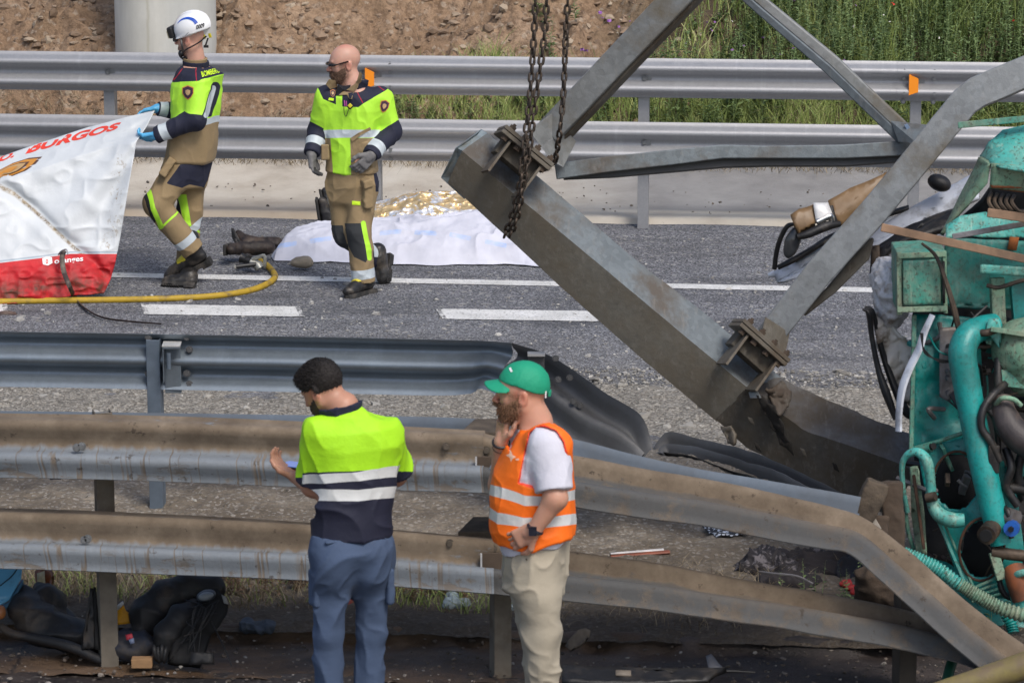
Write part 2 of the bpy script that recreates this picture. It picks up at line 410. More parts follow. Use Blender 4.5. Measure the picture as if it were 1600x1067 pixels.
# ------------------------------------------------------------------ concrete bridge column
t = NT('column_concrete'); v = t.obj()
n = t.noise(1.6, t.obj((1, 1, .5)), 8, .6)
c = t.ramp(n, [(.3, (.46, .455, .41)), (.55, (.60, .595, .55)), (.75, (.70, .695, .65))])
xx = t.xyz(v)
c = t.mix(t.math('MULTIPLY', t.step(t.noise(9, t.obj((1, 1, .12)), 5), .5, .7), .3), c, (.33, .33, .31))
c = t.mix(t.math('MULTIPLY', t.step(t.math('ADD', xx[0], t.math('MULTIPLY', t.noise(12), .04)), -.02, .14), .42), c, (.30, .33, .345))  # shaded right side of the column painted into the colour
seam = t.step(t.math('ABSOLUTE', t.math('ADD', xx[0], t.math('MULTIPLY_ADD', t.noise(5), .05, .09))), .02, .0)
c = t.mix(t.math('MULTIPLY', seam, .55), c, (.36, .34, .25))
ring = t.step(t.math('ABSOLUTE', t.math('ADD', xx[2], t.math('MULTIPLY_ADD', t.noise(1.2), .25, -2.32))), .012, .0)
c = t.mix(t.math('MULTIPLY', ring, .6), c, (.2, .2, .19))
m_col = t.out(c, .85, None, t.bump(t.noise(30, v, 6, .65), .25, .006))
cc = PY(260, 90, 31.7); R = .455 * 160 / 162
mb = MB(); pts = []
V = []
ns, nz = 64, 50
for i in range(nz):
    z = -.3 + 9.5 * i / (nz - 1)
    for k in range(ns):
        th = 2 * math.pi * k / ns; V.append((R * math.cos(th), R * math.sin(th), z))
mb.add(V, [tuple(f) for f in grid_faces(nz, ns, True)] + [tuple(range(ns * (nz - 1), ns * nz))])
mb.V[0] += np.array((cc[0], 31.7, 0))
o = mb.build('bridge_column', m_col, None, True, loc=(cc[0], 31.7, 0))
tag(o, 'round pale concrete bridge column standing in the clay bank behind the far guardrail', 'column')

# ------------------------------------------------------------------ galvanised guardrails
def galv(name, base=(.50, .51, .53), mud=None, streaks=False, dark=0, rough=.5, metal=.55, worse=False):
    t = NT(name); v = t.obj(); uv = t.xyz(t.uv())     # uv.x metres along, uv.y 0..1 across
    vc = t.xyz(t.voro(70, v, 'F1', 'Color'))[0]
    a = tuple(x * .80 for x in base)
    c = t.mix(t.math('MULTIPLY_ADD', vc, .35, t.math('MULTIPLY', t.noise(3, v, 6), .5)), a, base)
    hi = tuple(min(.62, x * 1.45) for x in base)
    c = t.mix(t.math('MULTIPLY', t.step(t.noise(1.0, t.uv((9, .4, 1)), 6, .7), .55, .75), .3), c, hi)
    sc = t.step(t.noise(7, t.obj((1, 1, .5)), 8, .8), .66, .72)
    c = t.mix(t.math('MULTIPLY', sc, .45), c, tuple(min(.75, x * 1.7) for x in base))
    if dark: c = t.mix(t.math('MULTIPLY', t.step(t.noise(2.2, v, 7, .65), .35, .65), dark), c, (.06, .058, .056))
    if mud:
        n = t.noise(5, v, 8, .65)
        top = t.step(t.math('ADD', uv[1], t.math('MULTIPLY_ADD', n, .12, -.06)), .565, .60)
        mc = t.ramp(t.noise(4, v, 8, .7), [(.3, (.095, .070, .048)), (.55, (.17, .132, .094)), (.75, (.27, .215, .16))])
        patch = t.step(t.noise(2.2, t.uv((1.2, 1.2, 1)), 6, .7), .70, .62)
        m = t.math('MULTIPLY', top, patch)
        if worse:
            gx = t.step(t.xyz(t.pos())[0], .5, 1.5); m = t.math('MAXIMUM', m, t.math('MULTIPLY', gx, t.step(t.math('ADD', uv[1], t.math('MULTIPLY', n, .3)), .28, .48)))
            m = t.math('MAXIMUM', m, t.math('MULTIPLY', t.step(t.noise(6, v, 8, .75), .50, .62), .6))
        if streaks:
            s = t.noise(1.0, t.uv((19, .9, 1)), 3, .6, 0.3)
            line = t.step(t.math('ABSOLUTE', t.math('SUBTRACT', t.noise(1.0, t.uv((11, .28, 1)), 3, .5), .5)), .026, .008)
            low = t.step(s, .42, .58)
            st = t.math('MULTIPLY', line, low)
            m = t.math('MAXIMUM', m, t.math('MULTIPLY', st, .85))
            spl = t.math('MULTIPLY', t.step(t.noise(2.2, t.uv((2.2, 2.5, 1)), 7, .7), .54, .60), t.step(uv[1], .26, .10))
            m = t.math('MAXIMUM', m, t.math('MULTIPLY', spl, .75))
            drip = t.step(t.math('ADD', uv[1], t.math('MULTIPLY', t.noise(1.0, t.uv((30, .5, 1)), 2), .16)), .52, .60)
            m = t.math('MAXIMUM', m, t.math('MULTIPLY', drip, patch))
        c = t.mix(m, c, mc)
        c = t.mix(t.math('MULTIPLY', t.step(t.noise(17, v, 5, .7), .62, .67), .75), c, (.045, .033, .024))
        metal = t.math('MULTIPLY_ADD', m, -metal, metal)
        r = t.math('MULTIPLY_ADD', m, .4, rough)
        bp = t.bump(t.math('ADD', t.noise(60, v, 6, .7), t.math('MULTIPLY', m, 1.5)), .35, .004)
        return t.out(c, r, metal, bp)
    return t.out(c, t.math('MULTIPLY_ADD', t.noise(12, v, 5), .25, rough - .12), metal, t.bump(t.noise(1.0, t.uv((40, 1, 1)), 3), .05, .003))
M_galv = galv('galvanised_steel', (.38, .385, .40))
M_galv_old = galv('galvanised_steel_back', (.22, .265, .31), dark=.25, rough=.42)
M_galv_dark = galv('crumpled_steel', (.115, .118, .125), dark=.8, rough=.6, metal=.2)
M_galv_mud = galv('mud_splashed_steel', (.215, .24, .265), mud=True, streaks=True, rough=.75, metal=.15)
M_galv_dust = galv('dusty_steel', (.085, .086, .086), mud=True, streaks=False, rough=.8, metal=.05, worse=True)
M_galv_blue = galv('weathered_blue_grey_steel', (.13, .165, .21), dark=.45, rough=.75, metal=.15)
M_bolt = plain('bolt_steel', (.30, .31, .32), .45, .7, bump=.05)
M_bolt_mud = plain('muddy_bolt', (.10, .08, .06), .8)
M_orange = NT('orange_reflector').out((.95, .30, .02), .35)
M_post_mud = plain('dusty_post', (.20, .175, .14), .85, .1, .2, 9, .3, dirt=(.10, .075, .05), dirt_amt=.4)
M_post_blue = plain('old_post_steel', (.17, .215, .27), .55, .5, .15, 9, .1)

# cross-section of the W beam: (height 0..1, outward offset in metres)
WP = [(0, .004), (.05, .012), (.10, .032), (.15, .062), (.19, .076), (.24, .081), (.29, .076), (.335, .060), (.40, .026), (.45, .008), (.5, .002),
      (.55, .008), (.60, .026), (.665, .060), (.71, .076), (.76, .081), (.81, .076), (.85, .062), (.90, .032), (.95, .012), (1, .004)]
def w_beam(name, bots, tops, mat, parent, side=-1, depth=1.0, thick=.006, step=.06, dent=0, seed=0, flatten=None):
    """bots/tops: lower and upper edge points of the beam; side -1 pushes the waves towards the camera"""
    B = np.asarray(bots, float); T = np.asarray(tops, float)
    L = np.linalg.norm(np.diff((B + T) / 2, axis=0), axis=1); tot = L.sum(); n = max(3, int(tot / step))
    cum = np.concatenate([[0], np.cumsum(L)]); s = np.linspace(0, tot, n)
    if len(B) > 2:
        # smooth interpolation along the path
        u = np.interp(s, cum, np.arange(len(B)))
        def cr(P):
            Q = np.vstack([2 * P[0] - P[1], P, 2 * P[-1] - P[-2]]); out = []
            for x in u:
                i = min(int(x), len(P) - 2); f = x - i; a, b, c, d = Q[i:i + 4]
                out.append(.5 * (2 * b + (c - a) * f + (2 * a - 5 * b + 4 * c - d) * f * f + (3 * b - a - 3 * c + d) * f ** 3))
            return np.array(out)
        Bs, Ts = cr(B), cr(T)
    else:
        Bs = B[0] + (B[1] - B[0]) * (s / tot)[:, None]; Ts = T[0] + (T[1] - T[0]) * (s / tot)[:, None]
    D = np.gradient((Bs + Ts) / 2, axis=0); D /= np.linalg.norm(D, axis=1, keepdims=True)
    U = Ts - Bs; N = np.cross(D, U); N /= np.linalg.norm(N, axis=1, keepdims=True) + 1e-9
    N *= -side * -1 if False else 1
    # make N face the camera when side = -1
    flip = np.sign((N * np.array([0, -1, 0])).sum(1)); flip[flip == 0] = 1
    N = N * flip[:, None] * (1 if side == -1 else -1)
    V = []; UV = []
    m = len(WP)
    for i in range(n):
        dp = depth * (1 if flatten is None else flatten(s[i] / tot))
        for (h, o) in WP:
            V.append(Bs[i] + U[i] * h + N[i] * o * dp); UV.append((s[i], h))
    V = np.array(V)
    if dent: V += N.repeat(m, 0) * (dent * fbm(V, 3.2, seed, 3))[:, None] + np.array([0, 0, 1.]) * (dent * .4 * fbm(V, 2.2, seed + 5, 2))[:, None]
    Nn = N.repeat(m, 0)
    V2 = V - Nn * thick
    F = grid_faces(n, m); K = n * m
    F2 = F[:, ::-1] + K
    rim = []
    for i in range(n - 1):
        rim.append((i * m, (i + 1) * m, (i + 1) * m + K, i * m + K)); rim.append((i * m + m - 1, i * m + m - 1 + K, (i + 1) * m + m - 1 + K, (i + 1) * m + m - 1))
    for j in range(m - 1):
        rim.append((j, j + K, j + 1 + K, j + 1)); q = (n - 1) * m; rim.append((q + j, q + j + 1, q + j + 1 + K, q + j + K))
    FF = np.vstack([F, F2, np.array(rim)])
    o = link(name, mesh(name, np.vstack([V, V2]), FF, True, uv=np.array(UV + UV)), mat, parent)
    try: o.data.set_sharp_from_angle(angle=math.radians(50))
    except Exception: pass
    return o
def c_post(base, h, parent, mat, w=.10, d=.06, th=.006, yaw=0.0, name='post', lean=(0, 0)):
    """folded channel post"""
    c = [(-w / 2, -d), (w / 2, -d), (w / 2, d), (w / 2 - th, d), (w / 2 - th, -d + th), (-w / 2 + th, -d + th), (-w / 2 + th, d), (-w / 2, d)]
    cs, sn = math.cos(yaw), math.sin(yaw); V = []
    for k, z in enumerate((-.15, h)):
        for x, y in c: V.append((base[0] + x * cs - y * sn + lean[0] * k, base[1] + x * sn + y * cs + lean[1] * k, base[2] + z))
    n = len(c); F = [(i, (i + 1) % n, n + (i + 1) % n, n + i) for i in range(n)]
    F += [(0, 1, 4, 5), (1, 2, 3, 4), (5, 6, 7, 0), (8, 13, 12, 9), (9, 12, 11, 10), (13, 8, 15, 14)]
    mb = MB().add(V, F); return mb.build(name, mat, parent, bevel=.002, seg=1)
def bolt(p, parent, mat, r=.017, d=(0, -1, 0)):
    d = nrm(d); mb = MB(); mb.tube([p, p + d * .006], r * 1.45, 12); mb.tube([p + d * .005, p + d * .02], r, 6); return mb.build('bolt', mat, parent)

# --- far barrier: two W beams one above the other
root = empty('guardrail', PZ(1005, 357), 'long clean grey double guardrail along the far roadside gutter', 'guardrail')
rp = Matrix.Translation(-root.location)
def into(root, o):
    """keep world coordinates while being a child of an empty that sits elsewhere"""
    o.matrix_parent_inverse = Matrix.Translation(-root.location); return o
Yb = lambda a: 27.676 - (a - 1.03) * .0805
def far_pt(a, z, off=0): return np.array((a, Yb(a) - off, z))
joints = [-9.47, -5.27, -1.07, 3.13, 7.33]
for j in range(4):
    for (z0, z1) in ((1.055, 1.362), (.53, .862)):
        a0, a1 = joints[j], joints[j + 1]
        into(root, w_beam('beam', [far_pt(a0 - (.16 if j else 0), z0, .10 + .004 * (j % 2)), far_pt(a1, z0, .10 + .004 * (j % 2))], [far_pt(a0 - (.16 if j else 0), z1, .10 + .004 * (j % 2)), far_pt(a1, z1, .10 + .004 * (j % 2))], M_galv, root, step=.25))
for k, a in enumerate(np.arange(-9.47, 7.2, 2.1)):
    p = far_pt(a, .03); into(root, c_post(p, 1.27, root, M_galv, w=.085, yaw=-.08))
    for z in (1.2, .70):
        mb = MB(); mb.box(far_pt(a, z, .07), (.09, .06, .2)); into(root, mb.build('spacer', M_galv, root))
        into(root, bolt(far_pt(a, z + .005, .108), root, M_bolt))
        mb = MB(); mb.box(far_pt(a + .035, z + .005, .107), (.035, .012, .05)); into(root, mb.build('washer_plate', M_bolt, root))
        if k % 2 == 0:
            for da in (-.11, .12):
                for dz, off in ((.1, .155), (.035, .12), (-.075, .165), (-.15, .115)):
                    into(root, bolt(far_pt(a + da, z + dz, off + .002), root, M_bolt, .013))
    if k % 2 == 0:
        p = far_pt(a, 1.19, .13); mb = MB(); f = -1 if k in (4,) else 1
        xs = (-.05, .05)
        P = [p + np.array(q) for q in ((-.045 * 1, .0, -.06), (-.04, -.09, -.09), (-.04, -.09, .075), (-.045, .0, .065))]
        mb.prism([p + np.array(q) for q in ((-.03, 0, -.055), (-.075, -.05, -.08), (-.075, -.05, .08), (-.03, 0, .06))], (.008, .004, 0))
        mb.prism([p + np.array(q) for q in ((-.075, -.05, -.08), (-.005, -.06, -.055), (-.005, -.06, .05), (-.075, -.05, .08))], (.002, .008, 0))
        into(root, mb.build('reflector', M_orange, root))

# --- median barrier seen from behind, its right half torn down
root = empty('guardrail', PZ(245, 800), 'blue grey guardrail seen from behind, right half torn off its posts and crumpled down', 'guardrail')
zt, zb = 1.03, .716
T = [PZ(-900, 505, zt), PZ(0, 518, zt), PZ(400, 525, zt), PZ(700, 531, zt)]; Bt = [np.array((p[0], p[1], zb)) for p in T]
# beyond px 700 the rail twists and sags
tw = [(765, 533, 19.17, 750, 607, 19.17), (800, 536, 19.15, 775, 616, 19.12), (850, 553, 19.1, 808, 636, 18.96), (900, 583, 19.0, 850, 668, 18.80), (950, 617, 18.9, 893, 694, 18.66), (1000, 650, 18.82, 945, 712, 18.56), (1020, 697, 18.75, 992, 720, 18.5)]
T += [PY(a, b, c) for a, b, c, *_ in tw]; Bt += [PY(d, e, f) for *_, d, e, f in tw]
into(root, w_beam('beam', Bt[:6], T[:6], M_galv_old, root, side=1, step=.05, dent=.003))
into(root, w_beam('torn_beam', Bt[5:], T[5:], M_galv_dark, root, side=1, step=.025, dent=.012, seed=3, depth=1.25)); root.children[-1]['label'] = 'blackened folded end of the rail'
# collapsed end piece lying on the verge
E1 = [(1022, 700, 1035, 708), (1042, 676, 1040, 706), (1090, 683, 1085, 715), (1160, 700, 1150, 735), (1250, 735, 1235, 770), (1350, 785, 1335, 818)]
T2 = []; B2 = []
for a, b, c, d in E1:
    q = PZ(c, d, .06); B2.append(q)
    T2.append(PY(a, b, q[1] + .28))
into(root, w_beam('fallen_beam', B2, T2, M_galv_dark, root, side=1, step=.03, dent=.02, seed=9, depth=1.3))
def up_post(px, py, h, mat=M_post_blue, w=.075, yaw=-.08, **k):
    p = PZ(px, py); o = c_post(p, h, root, mat, w=w, yaw=yaw, d=.05, **k); into(root, o); return p
p = up_post(247, 800, 1.0)
mb = MB(); q = PZ(268, 542, .97); mb.box(q + np.array((.0, .02, -.0)), (.095, .1, .012)); mb.box(q + np.array((.0, .06, -.14)), (.09, .02, .27)); mb.box(q + np.array((-.045, .02, -.1)), (.005, .1, .2)); into(root, mb.build('spacer', M_galv_old, root, bevel=.002))
mb = MB(); mb.box(q + np.array((0, .022, .012)), (.10, .11, .008)); into(root, mb.build('spacer_cap', plain('cap_steel', (.62, .62, .60), .6, .2), root))
mb = MB(); mb.tube([q + np.array((-.015, -.02, -.03)), q + np.array((-.015, -.02, -.12))], .012, 8); into(root, mb.build('bolt', M_post_blue, root))
for px in (232, 234, 296, 292):
    for py in (527, 546, 583, 600):
        if px in (232, 292) and py in (527, 583) or px in (234, 296) and py in (546, 600):
            into(root, bolt(PY(px, py, 19.36), root, M_galv_dark, .014))
# broken bracket at the tear
mb = MB(); q = PY(838, 553, 18.95); mb.box(q, (.095, .07, .012)); into(root, mb.build('spacer_cap', plain('cap_steel_grey', (.42, .42, .42), .6, .2), root))
mb = MB(); mb.box(q + np.array((0, .03, -.12)), (.09, .03, .22)); into(root, mb.build('spacer', M_galv_dark, root))
for px, py in ((872, 593), (890, 590), (896, 627), (906, 633), (868, 560)): into(root, bolt(PY(px, py, 18.85), root, M_galv_dark, .013))
up_post(-560, 795, 1.0)

# --- near barrier: two muddy W beams, spacers, posts and a rear beam; bends down to the right
root = empty('guardrail', PZ(170, 1037), 'nearest double guardrail smeared with brown mud, bent down towards the wreck', 'guardrail')
def fit(topx, topy, botx, boty, Y, width=.325):
    """upper edge on one sight line, lower edge on another, a beam's width apart, tilting towards the camera"""
    Tp = PY(topx, topy, Y); best = None
    for dy in np.linspace(0, .32, 129):
        q = PY(botx, boty, Y - dy); e = abs(np.linalg.norm(q - Tp) - width)
        if best is None or e < best[0]: best = (e, q)
    return best[1], Tp
UP = [(-500, 640, -500, 742, 16.98), (0, 646, 0, 746, 16.68), (250, 650, 250, 752, 16.60), (500, 660, 500, 762, 16.52), (758, 673, 756, 770, 16.44)]
UP2 = [(748, 674, 745, 768, 16.46), (900, 713, 895, 790, 16.42), (1000, 736, 995, 806, 16.42), (1100, 756, 1094, 821, 16.44), (1200, 777, 1192, 840, 16.44), (1300, 803, 1287, 857, 16.42), (1350, 824, 1328, 866, 16.38), (1400, 860, 1372, 903, 16.30), (1470, 918, 1440, 965, 16.2), (1540, 975, 1505, 1022, 16.1), (1640, 1045, 1600, 1095, 16.0)]
LO = [(-500, 785, -500, 880, 16.98), (0, 794, 0, 888, 16.68), (250, 803, 250, 897, 16.60), (500, 818, 500, 908, 16.52), (772, 842, 772, 928, 16.44)]
LO2 = [(762, 842, 762, 926, 16.46), (880, 864, 876, 938, 16.42), (1000, 883, 994, 950, 16.42), (1100, 902, 1092, 962, 16.42), (1200, 922, 1190, 976, 16.42), (1300, 940, 1288, 992, 16.40), (1380, 955, 1366, 1005, 16.36), (1450, 975, 1432, 1020, 16.3), (1520, 1000, 1500, 1036, 16.22), (1580, 1030, 1558, 1060, 16.15)]
for L, m, dn, nm in ((UP, M_galv_mud, .0015, 'beam'), (UP2, M_galv_dust, .006, 'bent_beam'), (LO, M_galv_mud, .0015, 'beam'), (LO2, M_galv_dust, .006, 'bent_beam')):
    Bb = []; Tt = []
    for r in L:
        b, tt = fit(*r); Bb.append(b); Tt.append(tt)
    if L in (UP2, LO2):
        off = np.array((0, .012, -.006)); Bb = [x + off for x in Bb]; Tt = [x + off for x in Tt]
    into(root, w_beam(nm, Bb, Tt, m, root, side=-1, step=.03, dent=dn, seed=4))
RE = [(-500, 637, -500, 700, 17.32), (0, 642, 0, 700, 17.05), (400, 648, 400, 700, 16.95), (750, 655, 750, 720, 16.85), (900, 687, 900, 745, 16.82), (1000, 713, 998, 770, 16.83), (1100, 734, 1095, 790, 16.84), (1200, 751, 1196, 806, 16.84), (1345, 777, 1340, 832, 16.84)]
Bb = []; Tt = []
for r in RE: b, tt = fit(*r, width=.31); Bb.append(b); Tt.append(tt)
into(root, w_beam('rear_beam', Bb, Tt, M_galv_blue, root, side=1, step=.06, dent=.002, seed=8))
# posts
for (px, py, ytop, ww, mt) in ((170, 1037, 742, .085, M_post_mud), (782, 1054, 830, .085, M_post_mud), (-430, 1028, 742, .085, M_post_mud)):
    pb = PZ(px, py, -.03); pt = PY(px - 1, ytop, pb[1]); o = c_post(pb, pt[2] + .35 if px < 300 else pt[2] + .2, root, mt, w=ww, yaw=.25, d=.05); into(root, o)
for px, py in ((1412, 1075), ):
    pb = PZ(px, py, -.03); into(root, c_post(pb, .55, root, plain('dark_muddy_post', (.085, .07, .055), .85), w=.085, yaw=.2))
# spacer blocks between the front and rear beams (muddy trapezoid tops)
M_mudblock = plain('mud_caked_steel', (.115, .088, .062), .9, 0, .3, 14, .8, dirt=(.045, .034, .025), dirt_amt=.4)
for (px, py, Y) in ((748, 668, 16.62), (745, 822, 16.62)):
    c0 = PY(px, py, Y); mb = MB()
    mb.hexa([c0 + np.array(q) for q in ((-.09, -.13, -.16), (.09, -.13, -.16), (.09, .14, -.16), (-.03, .14, -.16), (-.09, -.13, .01), (.09, -.13, .01), (.09, .14, .01), (-.02, .14, .01))])
    into(root, mb.build('spacer', M_mudblock, root, bevel=.006))
# dark gaps with a folded plate edge where the beams are spliced
M_dirtdark = plain('mud_dark_plate', (.085, .06, .042), .9, 0, .25, 10, .4)
for (px, py, h) in ((760, 733, .12), (768, 885, .13)):
    c0 = PY(px, py, 16.30); mb = MB(); mb.box(c0, (.10, .012, h * 1.05)); into(root, mb.build('splice_plate', M_dirtdark, root, bevel=.003))
    c1 = PY(px - 16, py, 16.285); mb = MB(); mb.box(c1, (.008, .014, h)); into(root, mb.build('plate_edge', plain('scraped_edge', (.6, .6, .6), .5, .3), root))
for (px, py) in ((697, 697), (705, 745), (760, 703), (693, 745), (703, 848), (770, 857), (714, 893), (716, 903), (128, 697), (120, 699), (132, 843), (137, 841), (752, 722)):
    into(root, bolt(PY(px, py, 16.345 if px > 600 else 16.45), root, M_bolt_mud if px > 600 else M_bolt, .014))
# ------------------------------------------------------------------ gravel, weeds, dry grass
def stone_base(seed=0, n=1):
    ph = (1 + 5 ** .5) / 2
    v = np.array([(-1, ph, 0), (1, ph, 0), (-1, -ph, 0), (1, -ph, 0), (0, -1, ph), (0, 1, ph), (0, -1, -ph), (0, 1, -ph), (ph, 0, -1), (ph, 0, 1), (-ph, 0, -1), (-ph, 0, 1)], float) / 1.9
    v *= (1 + .22 * np.random.default_rng(seed).standard_normal((12, 1)))
    f = [(0, 11, 5), (0, 5, 1), (0, 1, 7), (0, 7, 10), (0, 10, 11), (1, 5, 9), (5, 11, 4), (11, 10, 2), (10, 7, 6), (7, 1, 8), (3, 9, 4), (3, 4, 2), (3, 2, 6), (3, 6, 8), (3, 8, 9), (4, 9, 5), (2, 4, 11), (6, 2, 10), (8, 6, 7), (9, 8, 1)]
    return v, np.array(f)
def stone_mat(name, stops):
    t = NT(name); g = t.attr('tone')
    return t.out(t.mix(t.math('MULTIPLY', t.noise(60, None, 4), .5), t.ramp(g, stops), (.12, .11, .095)), .92, None, t.bump(t.noise(120), .4, .004))
M_stone = stone_mat('gravel_stone', [(0, (.15, .14, .125)), (.5, (.31, .295, .265)), (1, (.52, .50, .455))])
M_clod = stone_mat('clay_clod', [(0, (.16, .10, .06)), (.6, (.31, .21, .135)), (1, (.46, .37, .27))])
M_speck = stone_mat('road_grit', [(0, (.22, .215, .205)), (.5, (.36, .35, .33)), (1, (.58, .57, .54))])
def stones(name, P, size, mat, seed, label=None):
    vs = []; fs = []; ts = []; off = 0
    idx = rng.integers(0, 5, len(P))
    for k in range(5):
        b, f = stone_base(seed + k); q = idx == k
        if not q.any(): continue
        m = q.sum(); S = size[q][:, None] * rng.uniform(.6, 1.3, (m, 3)) * [1, 1, .65]
        v, ff = scatter_mesh(b, f, P[q], S, rng.uniform(0, 6.28, m))
        vs.append(v); fs.append(ff + off); off += len(v); ts.append(np.repeat(rng.random(m), len(b)))
    o = link(name, mesh(name, np.vstack(vs), np.vstack(fs), False, {'tone': np.concatenate(ts)}), mat); return tag(o, label, name.replace('_', ' '), kind='stuff')
def on_band(n, b0, b1, a0=-4.2, a1=4.6, power=1.0):
    a = rng.uniform(a0, a1, n); b = b0 + (b1 - b0) * rng.random(n) ** power; return a, b
a, b = on_band(15000, 19.0, 22.9, power=.62); keep = (fbm(np.stack([a, b, 0 * a], -1), 1.3, 6, 3) + (b - 20.3) * .55 > rng.uniform(-.6, .9, len(a))); a, b = a[keep], b[keep]
P = np.stack([a, b - a * .0805, .03 + 0 * a], -1); P[:, 2] += np.where(b > 22.5, -.012, dirt_noise(np.stack([a, b - a * .0805, 0 * a], -1)))
stones('gravel', P, .005 + .013 * rng.random(len(P)) ** 2.5 + .028 * (rng.random(len(P)) > .985), M_stone, 3, 'loose pale gravel strewn over the verge behind the middle guardrail')
a, b = on_band(9000, 17.1, 20.8)
P = np.stack([a, b - a * .0805, .028 + 0 * a], -1); P[:, 2] += dirt_noise(P * [1, 1, 0])
stones('earth_crumbs', P, .004 + .012 * rng.random(len(P)) ** 3, stone_mat('dirt_crumb', [(0, (.05, .04, .03)), (.6, (.16, .14, .11)), (1, (.36, .33, .28))]), 13, 'small crumbs of earth and stone on the brown verge')
a, b = on_band(2600, 22.4, 27.8, power=2.2)
P = np.stack([a, b - a * .0805, .016 + 0 * a], -1)
stones('road_grit', P, .005 + .010 * rng.random(len(P)) ** 3 + .02 * (rng.random(len(P)) > .985), M_speck, 23, 'loose grit and stone chips on the grey carriageway')
a, b = on_band(260, 28.2, 30.2)
P = np.stack([a, b - a * .0805, .03 + 0 * a], -1)
stones('gutter_grit', P, .006 + .010 * rng.random(len(P)) ** 2, stone_mat('dark_crumb', [(0, (.06, .05, .04)), (1, (.2, .17, .14))]), 33, 'dark crumbs lying in the pale concrete gutter')
a, b = on_band(5200, 14.5, 17.1)
P = np.stack([a, b - a * .0805, -.015 + 0 * a], -1)
stones('mud_crumbs', P, .004 + .012 * rng.random(len(P)) ** 3, stone_mat('mud_crumb', [(0, (.03, .02, .015)), (.8, (.13, .10, .08)), (1, (.4, .38, .35))]), 43, 'crumbs in the dark mud at the foot of the picture')
def bank_pts(n, a0, a1, b0, b1, power=1):
    a, b = on_band(n, b0, b1, a0, a1, power); P = np.stack([a, b - a * .0805, 0 * a], -1)
    e = np.clip((b - 30.35) / .35, 0, 1); P[:, 2] = bank_h(a, b) + clods(P) * (.15 + .85 * e) - .1 * (1 - e); return P, a, b
P, a, b = bank_pts(7500, -5.4, 2.0, 30.5, 36)
stones('clay_clods', P, .008 + .05 * rng.random(len(P)) ** 3.2, M_clod, 53, 'lumps of dug clay and stones on the bare bank')

# the leafy things
def leaf_mat(name, stops, rough=.6):
    t = NT(name); return t.out(t.ramp(t.attr('tone'), stops), rough, None, None, Subsurface_Weight=0.0, Transmission_Weight=0.0)
M_grass = leaf_mat('green_blades', [(0, (.06, .085, .025)), (.5, (.20, .27, .065)), (.85, (.33, .38, .11)), (1, (.46, .46, .2))])
M_weed = leaf_mat('weed_leaves', [(0, (.05, .08, .03)), (.5, (.14, .21, .075)), (1, (.28, .36, .15))])
M_dry = leaf_mat('dry_straw', [(0, (.07, .05, .03)), (.5, (.20, .155, .095)), (1, (.36, .30, .20))], .8)
M_redweed = leaf_mat('reddish_weed', [(0, (.06, .035, .02)), (.5, (.15, .08, .045)), (1, (.24, .17, .09))], .8)
def blades(P, H, W, lean, seg=3, droop=.35, seed=0):
    """bent tapering blades as ribbons; P (n,3)"""
    r = np.random.default_rng(seed); n = len(P); yaw = r.uniform(0, 6.283, n); d = np.stack([np.cos(yaw), np.sin(yaw), 0 * yaw], -1)
    face = r.uniform(-1.0, 1.0, n); w = np.stack([np.cos(face), np.sin(face) * .6, 0 * face], -1)
    V = np.zeros((n, seg + 1, 2, 3))
    for k in range(seg + 1):
        s = k / seg; c = P + np.array([0, 0, 1.]) * (H * s * (1 - droop * s * lean))[:, None] + d * (H * lean * s ** 1.8)[:, None]
        ww = (W * (1 - s) ** .7 + W * .08)[:, None] * .5
        V[:, k, 0] = c - w * ww; V[:, k, 1] = c + w * ww
    base = (np.arange(n) * (seg + 1) * 2)[:, None, None]
    f = np.array([(2 * k, 2 * k + 1, 2 * k + 3, 2 * k + 2) for k in range(seg)])[None]
    return V.reshape(-1, 3), (f + base).reshape(-1, 4), np.repeat(r.random(n), (seg + 1) * 2)
def stuff_blades(name, P, H, W, lean, mat, label, seg=3, droop=.35, tone=None, seed=0):
    V, F, T = blades(P, H, W, lean, seg, droop, seed)
    if tone is not None: T = np.clip(T * .6 + np.repeat(tone, (seg + 1) * 2) * .6 - .1, 0, 1)
    o = link(name, mesh(name, V, F, True, {'tone': T}), mat); return tag(o, label, 'plants', kind='stuff')
# meadow grass: dense from px 880 rightwards, thinning to the left
def green_mask(a, b): return np.clip((a - (.9 - .35 * (b < 31.2) * 3.2 + .5 * vnoise(np.stack([a, b, 0 * a], -1), 1.5, 3))) / .9, 0, 1)
P, a, b = bank_pts(52000, -1.9, 6.0, 30.25, 35.6, 1.25)
m = green_mask(a, b); k = rng.random(len(a)) < m * (.25 + .75 * (fbm(P, 1.9, 90, 3) > .02)) ; P, a, b = P[k], a[k], b[k]
tn = np.clip(.5 + .6 * fbm(P, 1.4, 61, 3), 0, 1)
H = (.14 + .30 * rng.random(len(P)) ** 1.5) * (1 + .4 * (b > 31.6)); stuff_blades('meadow_grass', P, H, .004 + .008 * rng.random(len(P)), rng.uniform(.1, .9, len(P)), M_grass, 'tall green grass growing on the bank behind the far guardrail', tone=tn, seed=1)
P, a, b = bank_pts(14000, -1.5, 6.0, 30.25, 31.1)
P[:, 2] = np.maximum(P[:, 2], .13)
k = rng.random(len(a)) < np.clip((a + 1.9) / 1.9, 0, 1); P = P[k]
stuff_blades('verge_grass', P, .10 + .22 * rng.random(len(P)), .004 + .005 * rng.random(len(P)), rng.uniform(.2, 1.0, len(P)), M_grass, 'fine green grass along the foot of the bank', tone=np.full(len(P), .75), seed=2)
P, a, b = bank_pts(14000, -5.4, 6.0, 29.85, 30.75, .8)
P[:, 2] = np.maximum(P[:, 2], np.interp(b, [29.3, 29.8, 30.2, 30.6], [.02, .07, .12, .16])) + .005
